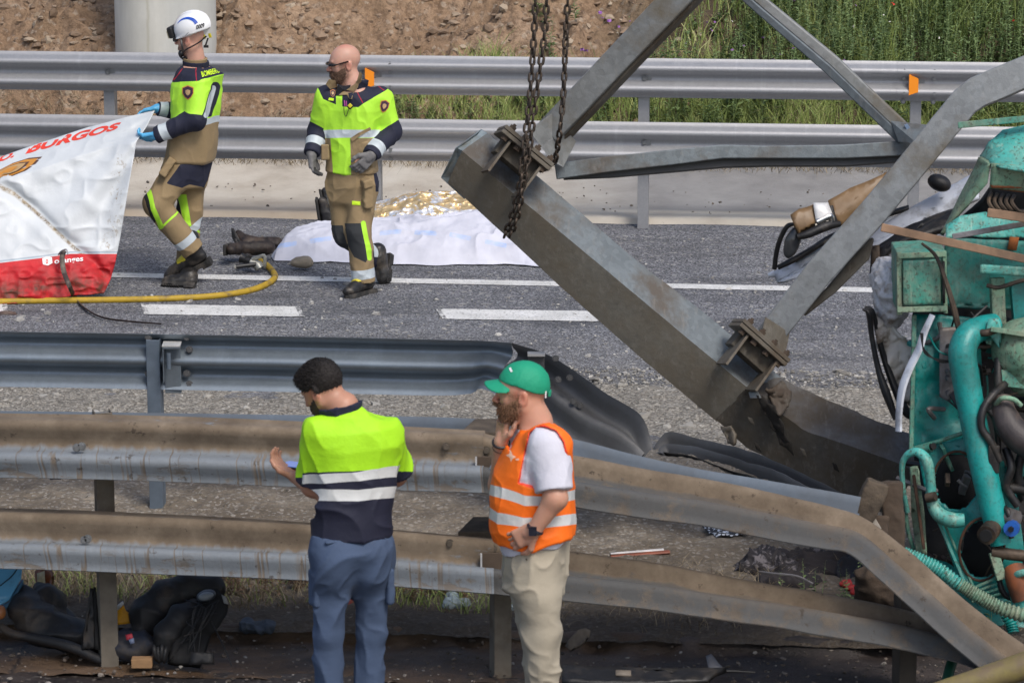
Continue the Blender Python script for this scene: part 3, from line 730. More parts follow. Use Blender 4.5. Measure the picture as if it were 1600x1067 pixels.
stuff_blades('dry_grass', P, .07 + .20 * rng.random(len(P)), .003 + .003 * rng.random(len(P)), rng.uniform(.8, 2.6, len(P)), M_dry, 'dry straw lying along the back edge of the gutter', droop=.42, seed=3)
P, a, b = bank_pts(1500, -5.4, 2.0, 30.5, 35.5)
stuff_blades('dry_stalks', P, .06 + .2 * rng.random(len(P)) ** 2, .003 + .003 * rng.random(len(P)), rng.uniform(.6, 2.4, len(P)), M_dry, 'scattered dry stalks on the bare clay', droop=.45, seed=4)
# tall weeds: stem + many small leaves, joined
def weeds(name, P, H, mat, label, leaves=26, lw=.018, ll=.055, seed=5, stemw=.005):
    r = np.random.default_rng(seed); n = len(P)
    lean = r.normal(0, .10, (n, 2)); V1, F1, T1 = [], [], []
    sP = P; V, F, T = blades(P, H, np.full(n, stemw), np.abs(lean[:, 0]) + .03, 4, .1, seed); T = T * .4 + .5
    # leaf quads (diamond) around stems
    s = np.tile(np.linspace(.12, 1, leaves), n); idx = np.repeat(np.arange(n), leaves); N = len(s)
    # stem position: same recipe as blades
    rr = np.random.default_rng(seed); yaw = rr.uniform(0, 6.283, n); d = np.stack([np.cos(yaw), np.sin(yaw), 0 * yaw], -1)
    ln = (np.abs(lean[:, 0]) + .03)
    C = P[idx] + np.array([0, 0, 1.]) * (H[idx] * s * (1 - .1 * s * ln[idx]))[:, None] + d[idx] * (H[idx] * ln[idx] * s ** 1.8)[:, None]
    ya = r.uniform(0, 6.283, N); up = r.uniform(.1, .9, N); D = np.stack([np.cos(ya), np.sin(ya), up], -1); D /= np.linalg.norm(D, axis=1, keepdims=True)
    W = np.cross(D, np.array([0, 0, 1.])); W /= np.linalg.norm(W, axis=1, keepdims=True) + 1e-9
    L = (ll * (1.25 - s) * r.uniform(.5, 1.4, N))[:, None]; ww = L * lw / ll
    Q = np.stack([C, C + D * L * .5 + W * ww, C + D * L + np.array([0, 0, -.25]) * L, C + D * L * .5 - W * ww], 1)
    fl = (np.arange(N) * 4)[:, None] + np.arange(4)[None] + len(V)
    tone = np.repeat(np.clip(r.random(n)[idx] * .5 + r.random(N) * .5, 0, 1), 4)
    o = link(name, mesh(name, np.vstack([V, Q.reshape(-1, 3)]), np.vstack([F, fl]), True, {'tone': np.concatenate([T, tone])}), mat); return tag(o, label, 'plants', kind='stuff'), P + np.array([0, 0, 1.]) * H[:, None]
P, a, b = bank_pts(2600, .9, 6.0, 30.6, 34.8); k = rng.random(len(a)) < green_mask(a - .4, b); P = P[k]
o, tips = weeds('tall_weeds', P, .35 + .55 * rng.random(len(P)), M_weed, 'tall leafy weeds crowding the bank at the upper right', leaves=30, ll=.075, lw=.02)
P, a, b = bank_pts(700, .1, 6.0, 30.6, 34.5); k = rng.random(len(a)) < .3 + .7 * green_mask(a, b); P = P[k]
o, tips2 = weeds('bushy_weeds', P, .18 + .25 * rng.random(len(P)), M_weed, 'low bushy weeds between the tall ones on the bank', leaves=44, lw=.012, ll=.075, seed=8)
P, a, b = bank_pts(160, -1.4, 1.2, 30.35, 31.0)
weeds('verge_weeds', P, .10 + .2 * rng.random(len(P)), M_weed, 'small green weeds at the foot of the clay bank', leaves=30, lw=.012, ll=.06, seed=11)
# flower heads
def flowers(name, P, size, col, label, seed):
    r = np.random.default_rng(seed); n = len(P); V = []; F = []
    k = 7; ang = np.arange(k) / k * 6.283
    b = np.vstack([[0, 0, .25]] + [[math.cos(x), math.sin(x) * .8, .35 * math.sin(x * 3)] for x in ang]); f = np.array([(0, 1 + i, 1 + (i + 1) % k) for i in range(k)])
    V, F = scatter_mesh(b, f, P, (size * r.uniform(.6, 1.2, n))[:, None].repeat(3, 1), r.uniform(0, 6.28, n), r.uniform(.3, 1.3, n))
    o = link(name, mesh(name, V, F, False), NT(name + '_petals').out(col, .6)); return tag(o, label, 'flowers', kind='stuff')
P, a, b = bank_pts(130, .6, 3.2, 30.7, 34.0); P[:, 2] += rng.uniform(.25, .6, len(P)); flowers('purple_thistles', P, .018, (.30, .12, .42), 'small purple thistle heads among the weeds', 1)
P, a, b = bank_pts(90, .6, 6.0, 30.7, 34.5); P[:, 2] += rng.uniform(.2, .7, len(P)); flowers('white_daisies', P, .012, (.66, .64, .60), 'white daisies dotted over the weedy bank', 2)
P, a, b = bank_pts(26, 2.2, 6.0, 30.7, 34.5); P[:, 2] += rng.uniform(.3, .6, len(P)); flowers('red_poppies', P, .026, (.55, .03, .02), 'a few red poppies in the tall weeds', 3)
# dry weeds in front of the verge, under the near barrier
def verge_pts(n, a0, a1, b0, b1, clump=None):
    a, b = on_band(n, b0, b1, a0, a1); P = np.stack([a, b - a * .0805, 0 * a], -1)
    if clump is not None:
        k = fbm(P, 2.4, clump, 3) > rng.uniform(-.7, .6, n); P = P[k]
    P[:, 2] = .022; return P
P = verge_pts(6500, -3.2, .0, 17.3, 18.15, 5)
stuff_blades('verge_straw', P, .04 + .17 * rng.random(len(P)) ** 1.6, .0022 + .003 * rng.random(len(P)), rng.uniform(.3, 1.8, len(P)), M_dry, 'tangled dry grass on the verge below the lowest rail', seed=21)
P = verge_pts(2600, -3.2, .1, 17.35, 18.0, 6)
stuff_blades('green_tufts', P, .05 + .16 * rng.random(len(P)), .003 + .003 * rng.random(len(P)), rng.uniform(.3, 1.4, len(P)), M_grass, 'thin green tufts among the dry grass', tone=np.full(len(P), .5), seed=22)
P = verge_pts(260, -1.9, -.0, 17.5, 18.1, 7)
weeds('red_brown_weeds', P, .10 + .2 * rng.random(len(P)), M_redweed, 'red brown seedy weeds on the verge', leaves=34, lw=.006, ll=.03, seed=23, stemw=.003)
P = verge_pts(4200, .1, 2.6, 17.1, 18.3, 9)
stuff_blades('sparse_straw', P, .03 + .11 * rng.random(len(P)), .002 + .002 * rng.random(len(P)), rng.uniform(.4, 2.2, len(P)), M_dry, 'sparse straw on the muddy verge to the right', seed=24)
P = verge_pts(30, 1.35, 2.5, 17.3, 17.9)
weeds('verge_seedlings', P, .12 + .22 * rng.random(len(P)), M_weed, 'green seedlings beside the torn clothing', leaves=16, lw=.010, ll=.05, seed=25, stemw=.004)
P = verge_pts(900, -4, 4.2, 18.3, 22.0, 12)
P = P[:440]; nn = len(P)
stuff_blades('thin_verge_grass', P, .02 + .05 * rng.random(nn), .002 + .002 * rng.random(nn), rng.uniform(.4, 2.2, nn), M_dry, 'short dry blades on the open verge', seed=26)
# ------------------------------------------------------------------ steel lattice girder hanging in two chains
def steel(name, col, dirt, amt, scale=5, rough=.6, stripes=None):
    t = NT(name); v = t.obj()
    n = t.noise(scale, v, 8, .62)
    c = t.mix(t.step(n, .3, .7), tuple(x * .72 for x in col), col)
    vc = t.xyz(t.voro(34, v, 'F1', 'Color'))[0]
    c = t.mix(t.math('MULTIPLY', vc, .28), c, tuple(min(1, x * 1.7) for x in col))
    sp = t.step(t.noise(3.1, v, 9, .7), .58, .72)
    c = t.mix(t.math('MULTIPLY', sp, .4), c, tuple(min(1, x * 1.5 + .03) for x in col))
    d = t.step(t.noise(2.3, v, 9, .68), .68 - amt * .5, .76 - amt * .3)
    c = t.mix(d, c, dirt)
    c = t.mix(t.math('MULTIPLY', t.step(t.noise(1.0, t.obj((28, 3, 12)), 5, .7), .55, .72), .3), c, (.30, .28, .25))
    c = t.mix(t.math('MULTIPLY', t.step(t.noise(24, v, 6, .75), .64, .7), .55), c, (.055, .04, .03))
    return t.out(c, t.math('MULTIPLY_ADD', d, .22, rough), .25, t.bump(t.math('ADD', t.noise(22, v, 7, .65), t.noise(3, v, 4)), .3, .012))
M_st_light = steel('galvanised_brace_steel', (.235, .245, .245), (.17, .15, .115), .38)
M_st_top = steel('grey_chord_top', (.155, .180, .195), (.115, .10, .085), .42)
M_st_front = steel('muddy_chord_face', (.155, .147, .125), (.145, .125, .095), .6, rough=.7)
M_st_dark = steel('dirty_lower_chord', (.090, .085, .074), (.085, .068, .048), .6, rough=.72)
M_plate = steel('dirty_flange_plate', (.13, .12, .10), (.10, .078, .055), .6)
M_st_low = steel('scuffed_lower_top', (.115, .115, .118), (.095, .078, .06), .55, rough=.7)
G_root = empty('lattice_girder', PY(1040, 500, 18.6), 'bent grey steel lattice girder slung in chains above the road, its big square chord muddy', 'girder')
def G(o): return into(G_root, o)
def section_beam(name, st, mats, name_label=None, sub=6, dent=0, seed=0, hollow=False):
    """square box beam; st: list of (upper px,py,Y), (mid ...), (lower ...): the three visible long edges"""
    R = []
    for u, m_, l in st:
        U, M_, L = PY(*u), PY(*m_), PY(*l); R.append([U, M_, L, U + L - M_])
    R = np.array(R)
    # refine along, and each side into strips so that dents read
    n = len(R); out = []
    for i in range(n - 1):
        for k in range(sub): out.append(R[i] + (R[i + 1] - R[i]) * k / sub)
    out.append(R[-1]); out = np.array(out)
    ks = 5; ring = []
    for i in range(4):
        for k in range(ks): ring.append((i, (i + 1) % 4, k / ks))
    V = np.array([[s[a] + (s[b] - s[a]) * f for a, b, f in ring] for s in out]); m = len(ring)
    C = V.mean(1, keepdims=True)
    # round the corners a touch
    for q, (a, b, f) in enumerate(ring):
        if f == 0: V[:, q] = C[:, 0] + (V[:, q] - C[:, 0]) * .985
    Vf = V.reshape(-1, 3)
    if dent: Vf = Vf + np.stack([fbm(Vf, 4, seed, 3), fbm(Vf, 4, seed + 9, 3), fbm(Vf, 4, seed + 19, 3)], -1) * dent
    F = grid_faces(len(out), m, True); mi = np.array([[(q // ks) for q in range(m)] for i in range(len(out) - 1)]).ravel()
    capF = [tuple(range(m - 1, -1, -1)), tuple(range((len(out) - 1) * m, len(out) * m))]
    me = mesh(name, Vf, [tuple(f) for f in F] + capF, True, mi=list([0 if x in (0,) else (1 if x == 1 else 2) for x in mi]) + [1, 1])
    for mt in mats: me.materials.append(mt)
    import bmesh
    b = bmesh.new(); b.from_mesh(me); bmesh.ops.recalc_face_normals(b, faces=b.faces); b.to_mesh(me); b.free()
    try: me.set_sharp_from_angle(angle=math.radians(38))
    except Exception: pass
    o = bpy.data.objects.new(name, me); COL.objects.link(o); o.parent = G_root; return G(o)
Yn = 18.45
M_cap = steel('bare_cut_end', (.21, .255, .275), (.15, .13, .10), .25)
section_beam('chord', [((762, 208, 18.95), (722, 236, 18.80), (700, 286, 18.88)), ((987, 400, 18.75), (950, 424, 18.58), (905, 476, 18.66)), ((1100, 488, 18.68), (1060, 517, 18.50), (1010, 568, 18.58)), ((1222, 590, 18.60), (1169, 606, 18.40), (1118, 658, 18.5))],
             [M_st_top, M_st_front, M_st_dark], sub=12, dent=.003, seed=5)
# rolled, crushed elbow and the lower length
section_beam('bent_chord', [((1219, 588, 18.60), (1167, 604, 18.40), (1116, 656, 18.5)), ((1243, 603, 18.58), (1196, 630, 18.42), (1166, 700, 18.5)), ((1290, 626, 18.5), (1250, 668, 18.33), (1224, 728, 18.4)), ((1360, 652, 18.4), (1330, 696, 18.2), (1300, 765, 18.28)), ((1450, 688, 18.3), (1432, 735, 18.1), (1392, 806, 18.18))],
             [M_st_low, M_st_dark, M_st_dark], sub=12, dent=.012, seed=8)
# pale scraped end plate of the chord
def quadplate(name, px, mat, thick=.02, parent=None, ydir=(0, 1, 0), bevel=.002, lab=None, dent=0, sub=0, smooth=False):
    P = [PY(*q) for q in px]; mb = MB(); mb.prism(P, np.array(ydir, float) * thick); o = mb.build(name, mat, parent, bevel=bevel)
    if lab: o['label'] = lab
    return o
G(quadplate('end_plate', [(752, 203, 18.97), (712, 232, 18.84), (689, 278, 18.90), (726, 312, 18.88), (733, 276, 18.86), (724, 238, 18.80), (765, 212, 18.95)], M_cap, .03, G_root))
def flatbar(name, pts, w, mat, d=.10, roll=None, n=None, ridge=False, dent=0):
    """a box bar through pixel stations (px,py,Y); w width in picture pixels per station, d its thickness"""
    C = np.array([PY(*q) for q in pts]); 
    if n: C = smooth_path(C, n)
    ws = np.interp(np.linspace(0, 1, len(C)), np.linspace(0, 1, len(w)), w) if not np.isscalar(w) else np.full(len(C), w)
    T = np.gradient(C, axis=0); T /= np.linalg.norm(T, axis=1, keepdims=True)
    view = np.array((0, 1.0, -.23)); view /= np.linalg.norm(view)
    V = []
    for i in range(len(C)):
        s = C[i][1] / FPX * 1.0; hw = ws[i] * s / 2
        up = nrm(np.cross(T[i], view)); 
        if up[2] < 0: up = -up
        back = nrm(np.cross(up, T[i])); 
        if back[1] < 0: back = -back
        # roll: lean the section so the upper or lower side shows
        a = math.radians(roll or 0); u2 = up * math.cos(a) + back * math.sin(a); b2 = back * math.cos(a) - up * math.sin(a)
        V += [C[i] + u2 * hw, C[i] - u2 * hw, C[i] - u2 * hw + b2 * d, C[i] + u2 * hw + b2 * d]
    V = np.array(V)
    if dent: V += np.stack([fbm(V, 4, 3, 3), fbm(V, 4, 6, 3), fbm(V, 4, 12, 3)], -1) * dent
    F = [tuple(f) for f in grid_faces(len(C), 4, True)] + [(3, 2, 1, 0), tuple(range(len(V) - 4, len(V)))]
    o = MB().add(V, F).build(name, mat, G_root, bevel=.006, smooth=True); return G(o)
def taper(pts, w, k=20):
    P = [PY(*q) for q in pts]
# brace running up from the upper joint
flatbar('brace', [(855, 207, 18.85), (915, 144, 18.78), (970, 86, 18.72), (1052, 0, 18.6), (1160, -113, 18.5)], [42, 42, 42, 44, 46], M_st_light, .09, roll=6)
# folded flat edge seen along the right side of that brace
flatbar('brace_flange', [(874, 222, 18.88), (933, 160, 18.80), (988, 102, 18.73), (1072, 14, 18.62), (1180, -99, 18.5)], [7, 7, 7, 8, 9], M_plate, .10, roll=12)
# narrow upper diagonal
flatbar('brace', [(1120, -62, 19.2), (1194, 6, 19.15), (1303, 97, 19.1), (1421, 210, 19.05)], [15, 15, 17, 18], M_st_light, .07, roll=-12)
M_ridge = steel('blue_grey_ridge_steel', (.125, .150, .17), (.07, .075, .08), .4)
flatbar('brace_flange', [(1110, -50, 19.14), (1184, 16, 19.09), (1292, 108, 19.04), (1409, 221, 18.99)], [11, 12, 14, 14], M_ridge, .02, roll=-20)
# horizontal strut with its dark underside
flatbar('strut', [(868, 268, 18.95), (950, 257, 18.95), (1060, 245, 18.98), (1130, 237, 19.0), (1200, 238, 19.0), (1320, 237, 19.0), (1440, 230, 19.0)], [26, 25, 24, 22, 20, 22, 24], M_st_top, .10, roll=-3)
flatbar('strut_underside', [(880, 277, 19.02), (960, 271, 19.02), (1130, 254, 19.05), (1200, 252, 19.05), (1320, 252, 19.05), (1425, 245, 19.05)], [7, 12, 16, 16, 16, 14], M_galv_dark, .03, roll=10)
# heavy right-hand diagonal rising from the lower joint, kinked at its top
flatbar('brace', [(1200, 528, 18.5), (1232, 487, 18.5), (1282, 423, 18.5), (1364, 332, 18.53), (1420, 265, 18.56), (1474, 199, 18.58), (1508, 158, 18.6), (1528, 143, 18.6), (1552, 133, 18.6), (1600, 113, 18.62), (1700, 72, 18.62)], [44, 45, 46, 47, 47, 47, 48, 50, 50, 49, 48], steel('worn_diagonal_steel', (.20, .215, .225), (.14, .125, .10), .36), .10, roll=4, dent=.003)
flatbar('brace_flange', [(1256, 492, 18.6), (1300, 452, 18.62), (1350, 398, 18.66), (1364, 372, 18.68)], [6, 16, 22, 5], M_st_dark, .06, roll=0)
# gusset and bright scraped end where the three members meet
G(quadplate('gusset', [(1392, 190, 19.0), (1448, 196, 18.9), (1470, 214, 18.85), (1432, 224, 18.85), (1404, 222, 18.95)], M_st_top, .02, G_root))
G(quadplate('scraped_edge', [(1413, 196, 18.93), (1418, 194, 18.93), (1432, 214, 18.93), (1427, 220, 18.93)], plain('bright_scrape', (.30, .42, .62), .4, .4), .01, G_root, bevel=0))
# bolted flange joints on the chord
def joint(cx, cy, Y, ang, L=112, S=42, web_gap=66):
    """two stacked flange plates seen at a slant with webs down to the chord and bolts"""
    a = math.radians(ang); ax = np.array((math.cos(a), 0, -math.sin(a))); pr = np.array((math.sin(a), .0, math.cos(a)))
    pr = nrm(pr + np.array((0, .30, 0))); bk = nrm(np.cross(ax, pr)); 
    if bk[1] < 0: bk = -bk
    R = np.stack([ax, bk, pr], 1); c = PY(cx, cy, Y); m = Y / FPX
    out = []
    for k, (off, th) in enumerate(((0, .022), (.026, .022))):
        mb = MB(); mb.box(c + pr * off - bk * .0, (L * m, .24, th), R); o = mb.build('flange_plate', M_plate, G_root, bevel=.003); G(o)
    for s in (-.30, .34):
        mb = MB(); p = c + ax * (s * L * m); mb.prism([p + pr * -.012 - bk * .10, p + pr * -.012 + bk * .05, p - pr * (web_gap * m) + bk * .05, p - pr * (web_gap * m) - bk * .16], ax * .014)
        o = mb.build('stiffener_web', M_plate, G_root, bevel=.002); G(o)
    for s in (-.38, -.12, .14, .40):
        for b_ in (-.085,):
            p = c + ax * (s * L * m) + bk * b_; mb = MB(); mb.tube([p + pr * -.035, p + pr * .07], .010, 8); mb.tube([p - pr * .035, p - pr * .011], .020, 6); mb.tube([p + pr * .038, p + pr * .058], .020, 6)
            G(mb.build('bolt', M_dirtdark, G_root))
    # box below the plate
    mb = MB(); mb.box(c - pr * .055 + bk * .03, (L * m * .72, .14, .09), R); G(mb.build('joint_block', M_st_dark, G_root, bevel=.004))
joint(816, 236, 18.72, 40, 98)
joint(1184, 538, 18.42, 42, 100)
# folded gusset below the upper brace
G(quadplate('gusset', [(826, 204, 18.8), (862, 178, 18.84), (900, 222, 18.9), (880, 262, 18.86), (862, 252, 18.8)], M_st_light, .02, G_root))
G(quadplate('gusset', [(1190, 520, 18.44), (1196, 496, 18.46), (1234, 520, 18.5), (1226, 560, 18.46)], M_plate, .02, G_root))
# torn lip at the crushed elbow
mb = MB(); q = [PY(1176, 619, 18.36), PY(1186, 616, 18.33), PY(1206, 632, 18.30), PY(1220, 660, 18.29), PY(1230, 690, 18.30), PY(1239, 709, 18.33), PY(1222, 694, 18.34), PY(1208, 676, 18.34), PY(1192, 648, 18.36)]
_crease = q
mb = MB(); q = [PY(1170, 614, 18.35), PY(1184, 612, 18.31), PY(1190, 622, 18.29), PY(1172, 622, 18.33)]; mb.prism(q, (0, .03, 0)); G(mb.build('torn_lip', M_st_light, G_root, bevel=.002))

# ------------------------------------------------------------------ chains
M_chain = plain('rusty_chain_steel', (.075, .058, .046), .55, .6, .3, 30, .3, dirt=(.13, .095, .07), dirt_amt=.3)
def link_mesh(L=.062, Wd=.040, r=.0075):
    """one chain link: stadium loop"""
    pts = []; a = Wd / 2 - r; h = L / 2 - Wd / 2
    for k in range(7): t_ = math.pi * k / 6; pts.append((a * math.cos(t_), 0, h + a * math.sin(t_)))
    for k in range(7): t_ = math.pi + math.pi * k / 6; pts.append((a * math.cos(t_), 0, -h + a * math.sin(t_)))
    n = len(pts); V = []; F = []
    P = np.array(pts)
    for i in range(n):
        T = nrm(P[(i + 1) % n] - P[i - 1]); b = np.array((0, 1., 0)); a_ = np.cross(T, b)
        for k in range(6):
            q = 2 * math.pi * k / 6; V.append(P[i] + r * (math.cos(q) * a_ + math.sin(q) * b))
    for i in range(n):
        for k in range(6): F.append((i * 6 + k, i * 6 + (k + 1) % 6, ((i + 1) % n) * 6 + (k + 1) % 6, ((i + 1) % n) * 6 + k))
    me = mesh('link', V, F, True); me.materials.append(M_chain); return me
LM = link_mesh()
def chain(pts, label, pitch=.044, seed=0):
    C = np.array([PY(*q) for q in pts]); C = smooth_path(C, 200)
    seg = np.linalg.norm(np.diff(C, axis=0), axis=1); cum = np.concatenate([[0], np.cumsum(seg)]); n = int(cum[-1] / pitch)
    root = empty('chain', C[0], label, 'chain'); r = random.Random(seed)
    for i in range(n):
        s = (i + .5) * pitch; p = np.array([np.interp(s, cum, C[:, k]) for k in range(3)]); q = np.array([np.interp(s + pitch, cum, C[:, k]) for k in range(3)])
        T = Vector(nrm(q - p)) if i < n - 1 else T
        M_ = T.to_track_quat('Z', 'Y').to_matrix().to_4x4() @ Matrix.Rotation(math.radians(45 + 90 * (i % 2) + r.uniform(-14, 14)), 4, 'Z')
        o = bpy.data.objects.new('link', LM); COL.objects.link(o); o.parent = root; o.matrix_local = Matrix.Translation(Vector(p - C[0])) @ M_
    return root
chain([(838, -30, 18.62), (834, 60, 18.60), (827, 160, 18.55), (818, 240, 18.50), (812, 290, 18.50), (800, 338, 18.55), (787, 372, 18.62)], 'left strand of the two rusty chains that meet at the lower end round the chord', seed=1)
chain([(856, -30, 18.66), (850, 60, 18.64), (836, 160, 18.57), (826, 240, 18.52), (817, 290, 18.48), (808, 338, 18.52), (794, 374, 18.60)], 'right strand of the two rusty chains wrapped round the muddy chord', seed=2)
chain([(889, -30, 18.74), (884, 60, 18.72), (880, 150, 18.66), (874, 210, 18.62), (866, 262, 18.8)], 'single rusty chain to the right, reaching down to the bolted joint', seed=3)
# ------------------------------------------------------------------ implicit shapes for bodies, clothes and soft things
def s_cap(P, a, b, ra, rb):
    a = np.asarray(a, float); b = np.asarray(b, float); d = b - a; t = np.clip(((P - a) @ d) / (d @ d + 1e-12), 0, 1)
    return np.linalg.norm(P - a - t[:, None] * d, axis=1) - (ra + (rb - ra) * t)
def s_ell(P, c, r, R=None):
    q = P - np.asarray(c, float)
    if R is not None: q = q @ R          # columns of R are the local axes
    r = np.asarray(r, float); k0 = np.linalg.norm(q / r, axis=1); k1 = np.linalg.norm(q / (r * r), axis=1) + 1e-9
    return k0 * (k0 - 1) / k1
def s_box(P, c, h, R=None, r=.01):
    q = P - np.asarray(c, float)
    if R is not None: q = q @ R
    q = np.abs(q) - (np.asarray(h, float) - r); return np.linalg.norm(np.maximum(q, 0), axis=1) + np.minimum(q.max(1), 0) - r
def s_loft(P, C, X, Y, A, B, e=2.3, rc=.02):
    """stack of superelliptic rings: centres C, widths A along X, depths B along Y"""
    C = np.asarray(C, float); D = nrm(C[-1] - C[0]); z = (P - C[0]) @ D; zs = (C - C[0]) @ D
    c = np.stack([np.interp(z, zs, C[:, k]) for k in range(3)], -1); a = np.interp(z, zs, A); b = np.interp(z, zs, B)
    q = P - c - ((P - c) @ D)[:, None] * D
    x = np.abs(q @ X) / a; y = np.abs(q @ Y) / b
    rad = (x ** e + y ** e + 1e-12) ** (1 / e); d = (rad - 1) * np.minimum(a, b)
    ez = np.maximum(zs[0] - z, z - zs[-1])
    dd = np.stack([d + rc, ez + rc], -1); return np.minimum(dd.max(1), 0) + np.linalg.norm(np.maximum(dd, 0), axis=1) - rc
def smin(a, b, k=.03):
    h = np.clip(.5 + .5 * (b - a) / k, 0, 1); return b + (a - b) * h - k * h * (1 - h)
def smax(a, b, k=.02): return -smin(-a, -b, k)
def s_union(P, prims, k=.03):
    d = None
    for f in prims:
        v = f(P); d = v if d is None else smin(d, v, k)
    return d
def surfnet(f, lo, hi, h):
    lo = np.asarray(lo, float); hi = np.asarray(hi, float); n = np.ceil((hi - lo) / h).astype(int) + 1
    c = 4; m = np.ceil(n / c).astype(int) + 1
    g = np.stack(np.meshgrid(*[np.arange(k) for k in m], indexing='ij'), -1).reshape(-1, 3)
    cv = f(lo + (g * c + (c - 1) / 2) * h).reshape(m)
    near = np.abs(cv) < h * c * 1.12
    big = np.where(cv < 0, -1.0, 1.0)
    val = np.repeat(np.repeat(np.repeat(big, c, 0), c, 1), c, 2); nm = np.repeat(np.repeat(np.repeat(near, c, 0), c, 1), c, 2)
    idx = np.argwhere(nm)
    val[nm] = f(lo + idx * h)
    ins = val < 0
    cell = ins[:-1, :-1, :-1].astype(np.int8)
    tot = sum(ins[i:ins.shape[0] - 1 + i, j:ins.shape[1] - 1 + j, k:ins.shape[2] - 1 + k].astype(np.int8) for i in (0, 1) for j in (0, 1) for k in (0, 1))
    act = (tot > 0) & (tot < 8); ids = np.argwhere(act)
    num = -np.ones(act.shape, dtype=np.int64); num[act] = np.arange(len(ids))
    acc = np.zeros((len(ids), 3)); cnt = np.zeros(len(ids))
    corners = [(i, j, k) for i in (0, 1) for j in (0, 1) for k in (0, 1)]
    for a in corners:
        for ax in range(3):
            if a[ax]: continue
            b = list(a); b[ax] = 1
            va = val[ids[:, 0] + a[0], ids[:, 1] + a[1], ids[:, 2] + a[2]]; vb = val[ids[:, 0] + b[0], ids[:, 1] + b[1], ids[:, 2] + b[2]]
            cr = (va < 0) != (vb < 0); t = np.where(cr, va / (va - vb + 1e-15), 0)
            p = np.array(a, float)[None].repeat(len(ids), 0); p[:, ax] += t; acc[cr] += p[cr]; cnt += cr
    V = lo + (ids + acc / cnt[:, None]) * h
    F = []
    for ax in range(3):
        s0 = [slice(1, -1)] * 3; s0[ax] = slice(0, -1); s1 = [slice(1, -1)] * 3; s1[ax] = slice(1, None)
        a = ins[tuple(s0)]; b = ins[tuple(s1)]; e = np.argwhere(a != b)
        off = np.ones(3, int); off[ax] = 0; e = e + off
        u, v = (ax + 1) % 3, (ax + 2) % 3
        du = np.zeros(3, int); du[u] = 1; dv = np.zeros(3, int); dv[v] = 1
        ok = (e < np.array(num.shape)).all(1); e = e[ok]
        q = np.stack([num[tuple(e.T)], num[tuple((e - du).T)], num[tuple((e - du - dv).T)], num[tuple((e - dv).T)]], -1)
        flip = ins[tuple(e.T)]
        q[flip] = q[flip][:, ::-1]; F.append(q)
    F = np.vstack(F); F = F[(F >= 0).all(1)]
    return V, F[:, ::-1]
def folds(V, amp, seed, scale=7, stretch=(1, 1, 1)):
    q = V * np.asarray(stretch) ; w = q + .05 * np.stack([vnoise(q, 6, seed + 1), vnoise(q, 6, seed + 2), vnoise(q, 6, seed + 3)], -1)
    r = 1 - np.abs(vnoise(w, scale, seed)); r2 = 1 - np.abs(vnoise(w, scale * 2.3, seed + 7))
    return amp * (r ** 3 - .35 + .45 * (r2 ** 3 - .35))
def skin_of(name, f, lo, hi, h, mat, parent, attrs=None, fold=None, disp=None, relax=0, mi=None):
    """the surface of implicit shape f as one mesh, with optional cloth folds and named fields"""
    V, F = surfnet(f, lo, hi, h)
    if relax:
        for _ in range(relax):
            S = np.zeros_like(V); c = np.zeros(len(V))
            for k in range(4):
                np.add.at(S, F[:, k], V[F[:, (k + 1) % 4]]); np.add.at(S, F[:, k], V[F[:, (k + 3) % 4]]); np.add.at(c, F[:, k], 2)
            V = .5 * V + .5 * S / np.maximum(c, 1)[:, None]
    V0 = V.copy()
    if fold is not None or disp is not None:
        N = vnormals(V, F)
        if fold is not None: V = V + N * fold(V)[:, None]
        if disp is not None: V = V + disp(V, N)
    A = {k: g(V0) for k, g in (attrs or {}).items()}
    return link(name, mesh(name, V, F, True, A), mat, parent)

# materials of skin and cloth
def m_skin(name, col=(.55, .30, .21), red=(.50, .17, .12), stubble=None):
    t = NT(name); v = t.obj()
    c = t.mix(t.step(t.noise(9, v, 5), .35, .7), col, tuple(x * .86 for x in col)); c = t.mix(t.math('MULTIPLY', t.step(t.attr('red'), 0, 1), .5), c, red)
    if stubble: c = t.mix(t.math('MULTIPLY', t.math('MULTIPLY', t.attr('stub'), t.step(t.noise(160, v, 3), .25, .6)), .85), c, stubble)
    return t.out(c, t.math('MULTIPLY_ADD', t.noise(30, v), .2, .38), None, t.bump(t.noise(130, v, 4), .12, .002), Subsurface_Weight=.12, Subsurface_Scale=.01)
def m_cloth(name, base, zones=(), rough=.85, weave=420, dirt=None, dirt_amt=.3, sheen=.0, var=.12):
    """cloth of one colour with further panels where named fields are above zero"""
    t = NT(name); v = t.obj()
    c = t.mix(t.step(t.noise(7, v, 6), .3, .7), tuple(x * (1 - var) for x in base), base); r = rough
    for (a, col, *k) in zones:
        col2 = t.mix(t.step(t.noise(9, v, 5), .3, .7), tuple(x * .9 for x in col), col)
        f = t.step(t.attr(a), -.0008, .0008); c = t.mix(f, c, col2)
        if k: r = t.math('ADD', t.math('MULTIPLY', f, k[0] - rough), r) if not isinstance(r, float) else t.math('MULTIPLY_ADD', f, k[0] - rough, rough)
    if dirt: c = t.mix(t.math('MULTIPLY', t.step(t.noise(5, v, 8, .7), .72 - dirt_amt * .4, .86 - dirt_amt * .2), .7), c, dirt)
    bp = t.bump(t.noise(22, v, 6, .6), .45, .008); bp = t.bump(t.noise(weave, v, 2), .12, .001, bp)
    return t.out(c, r, None, bp, Sheen_Weight=sheen)

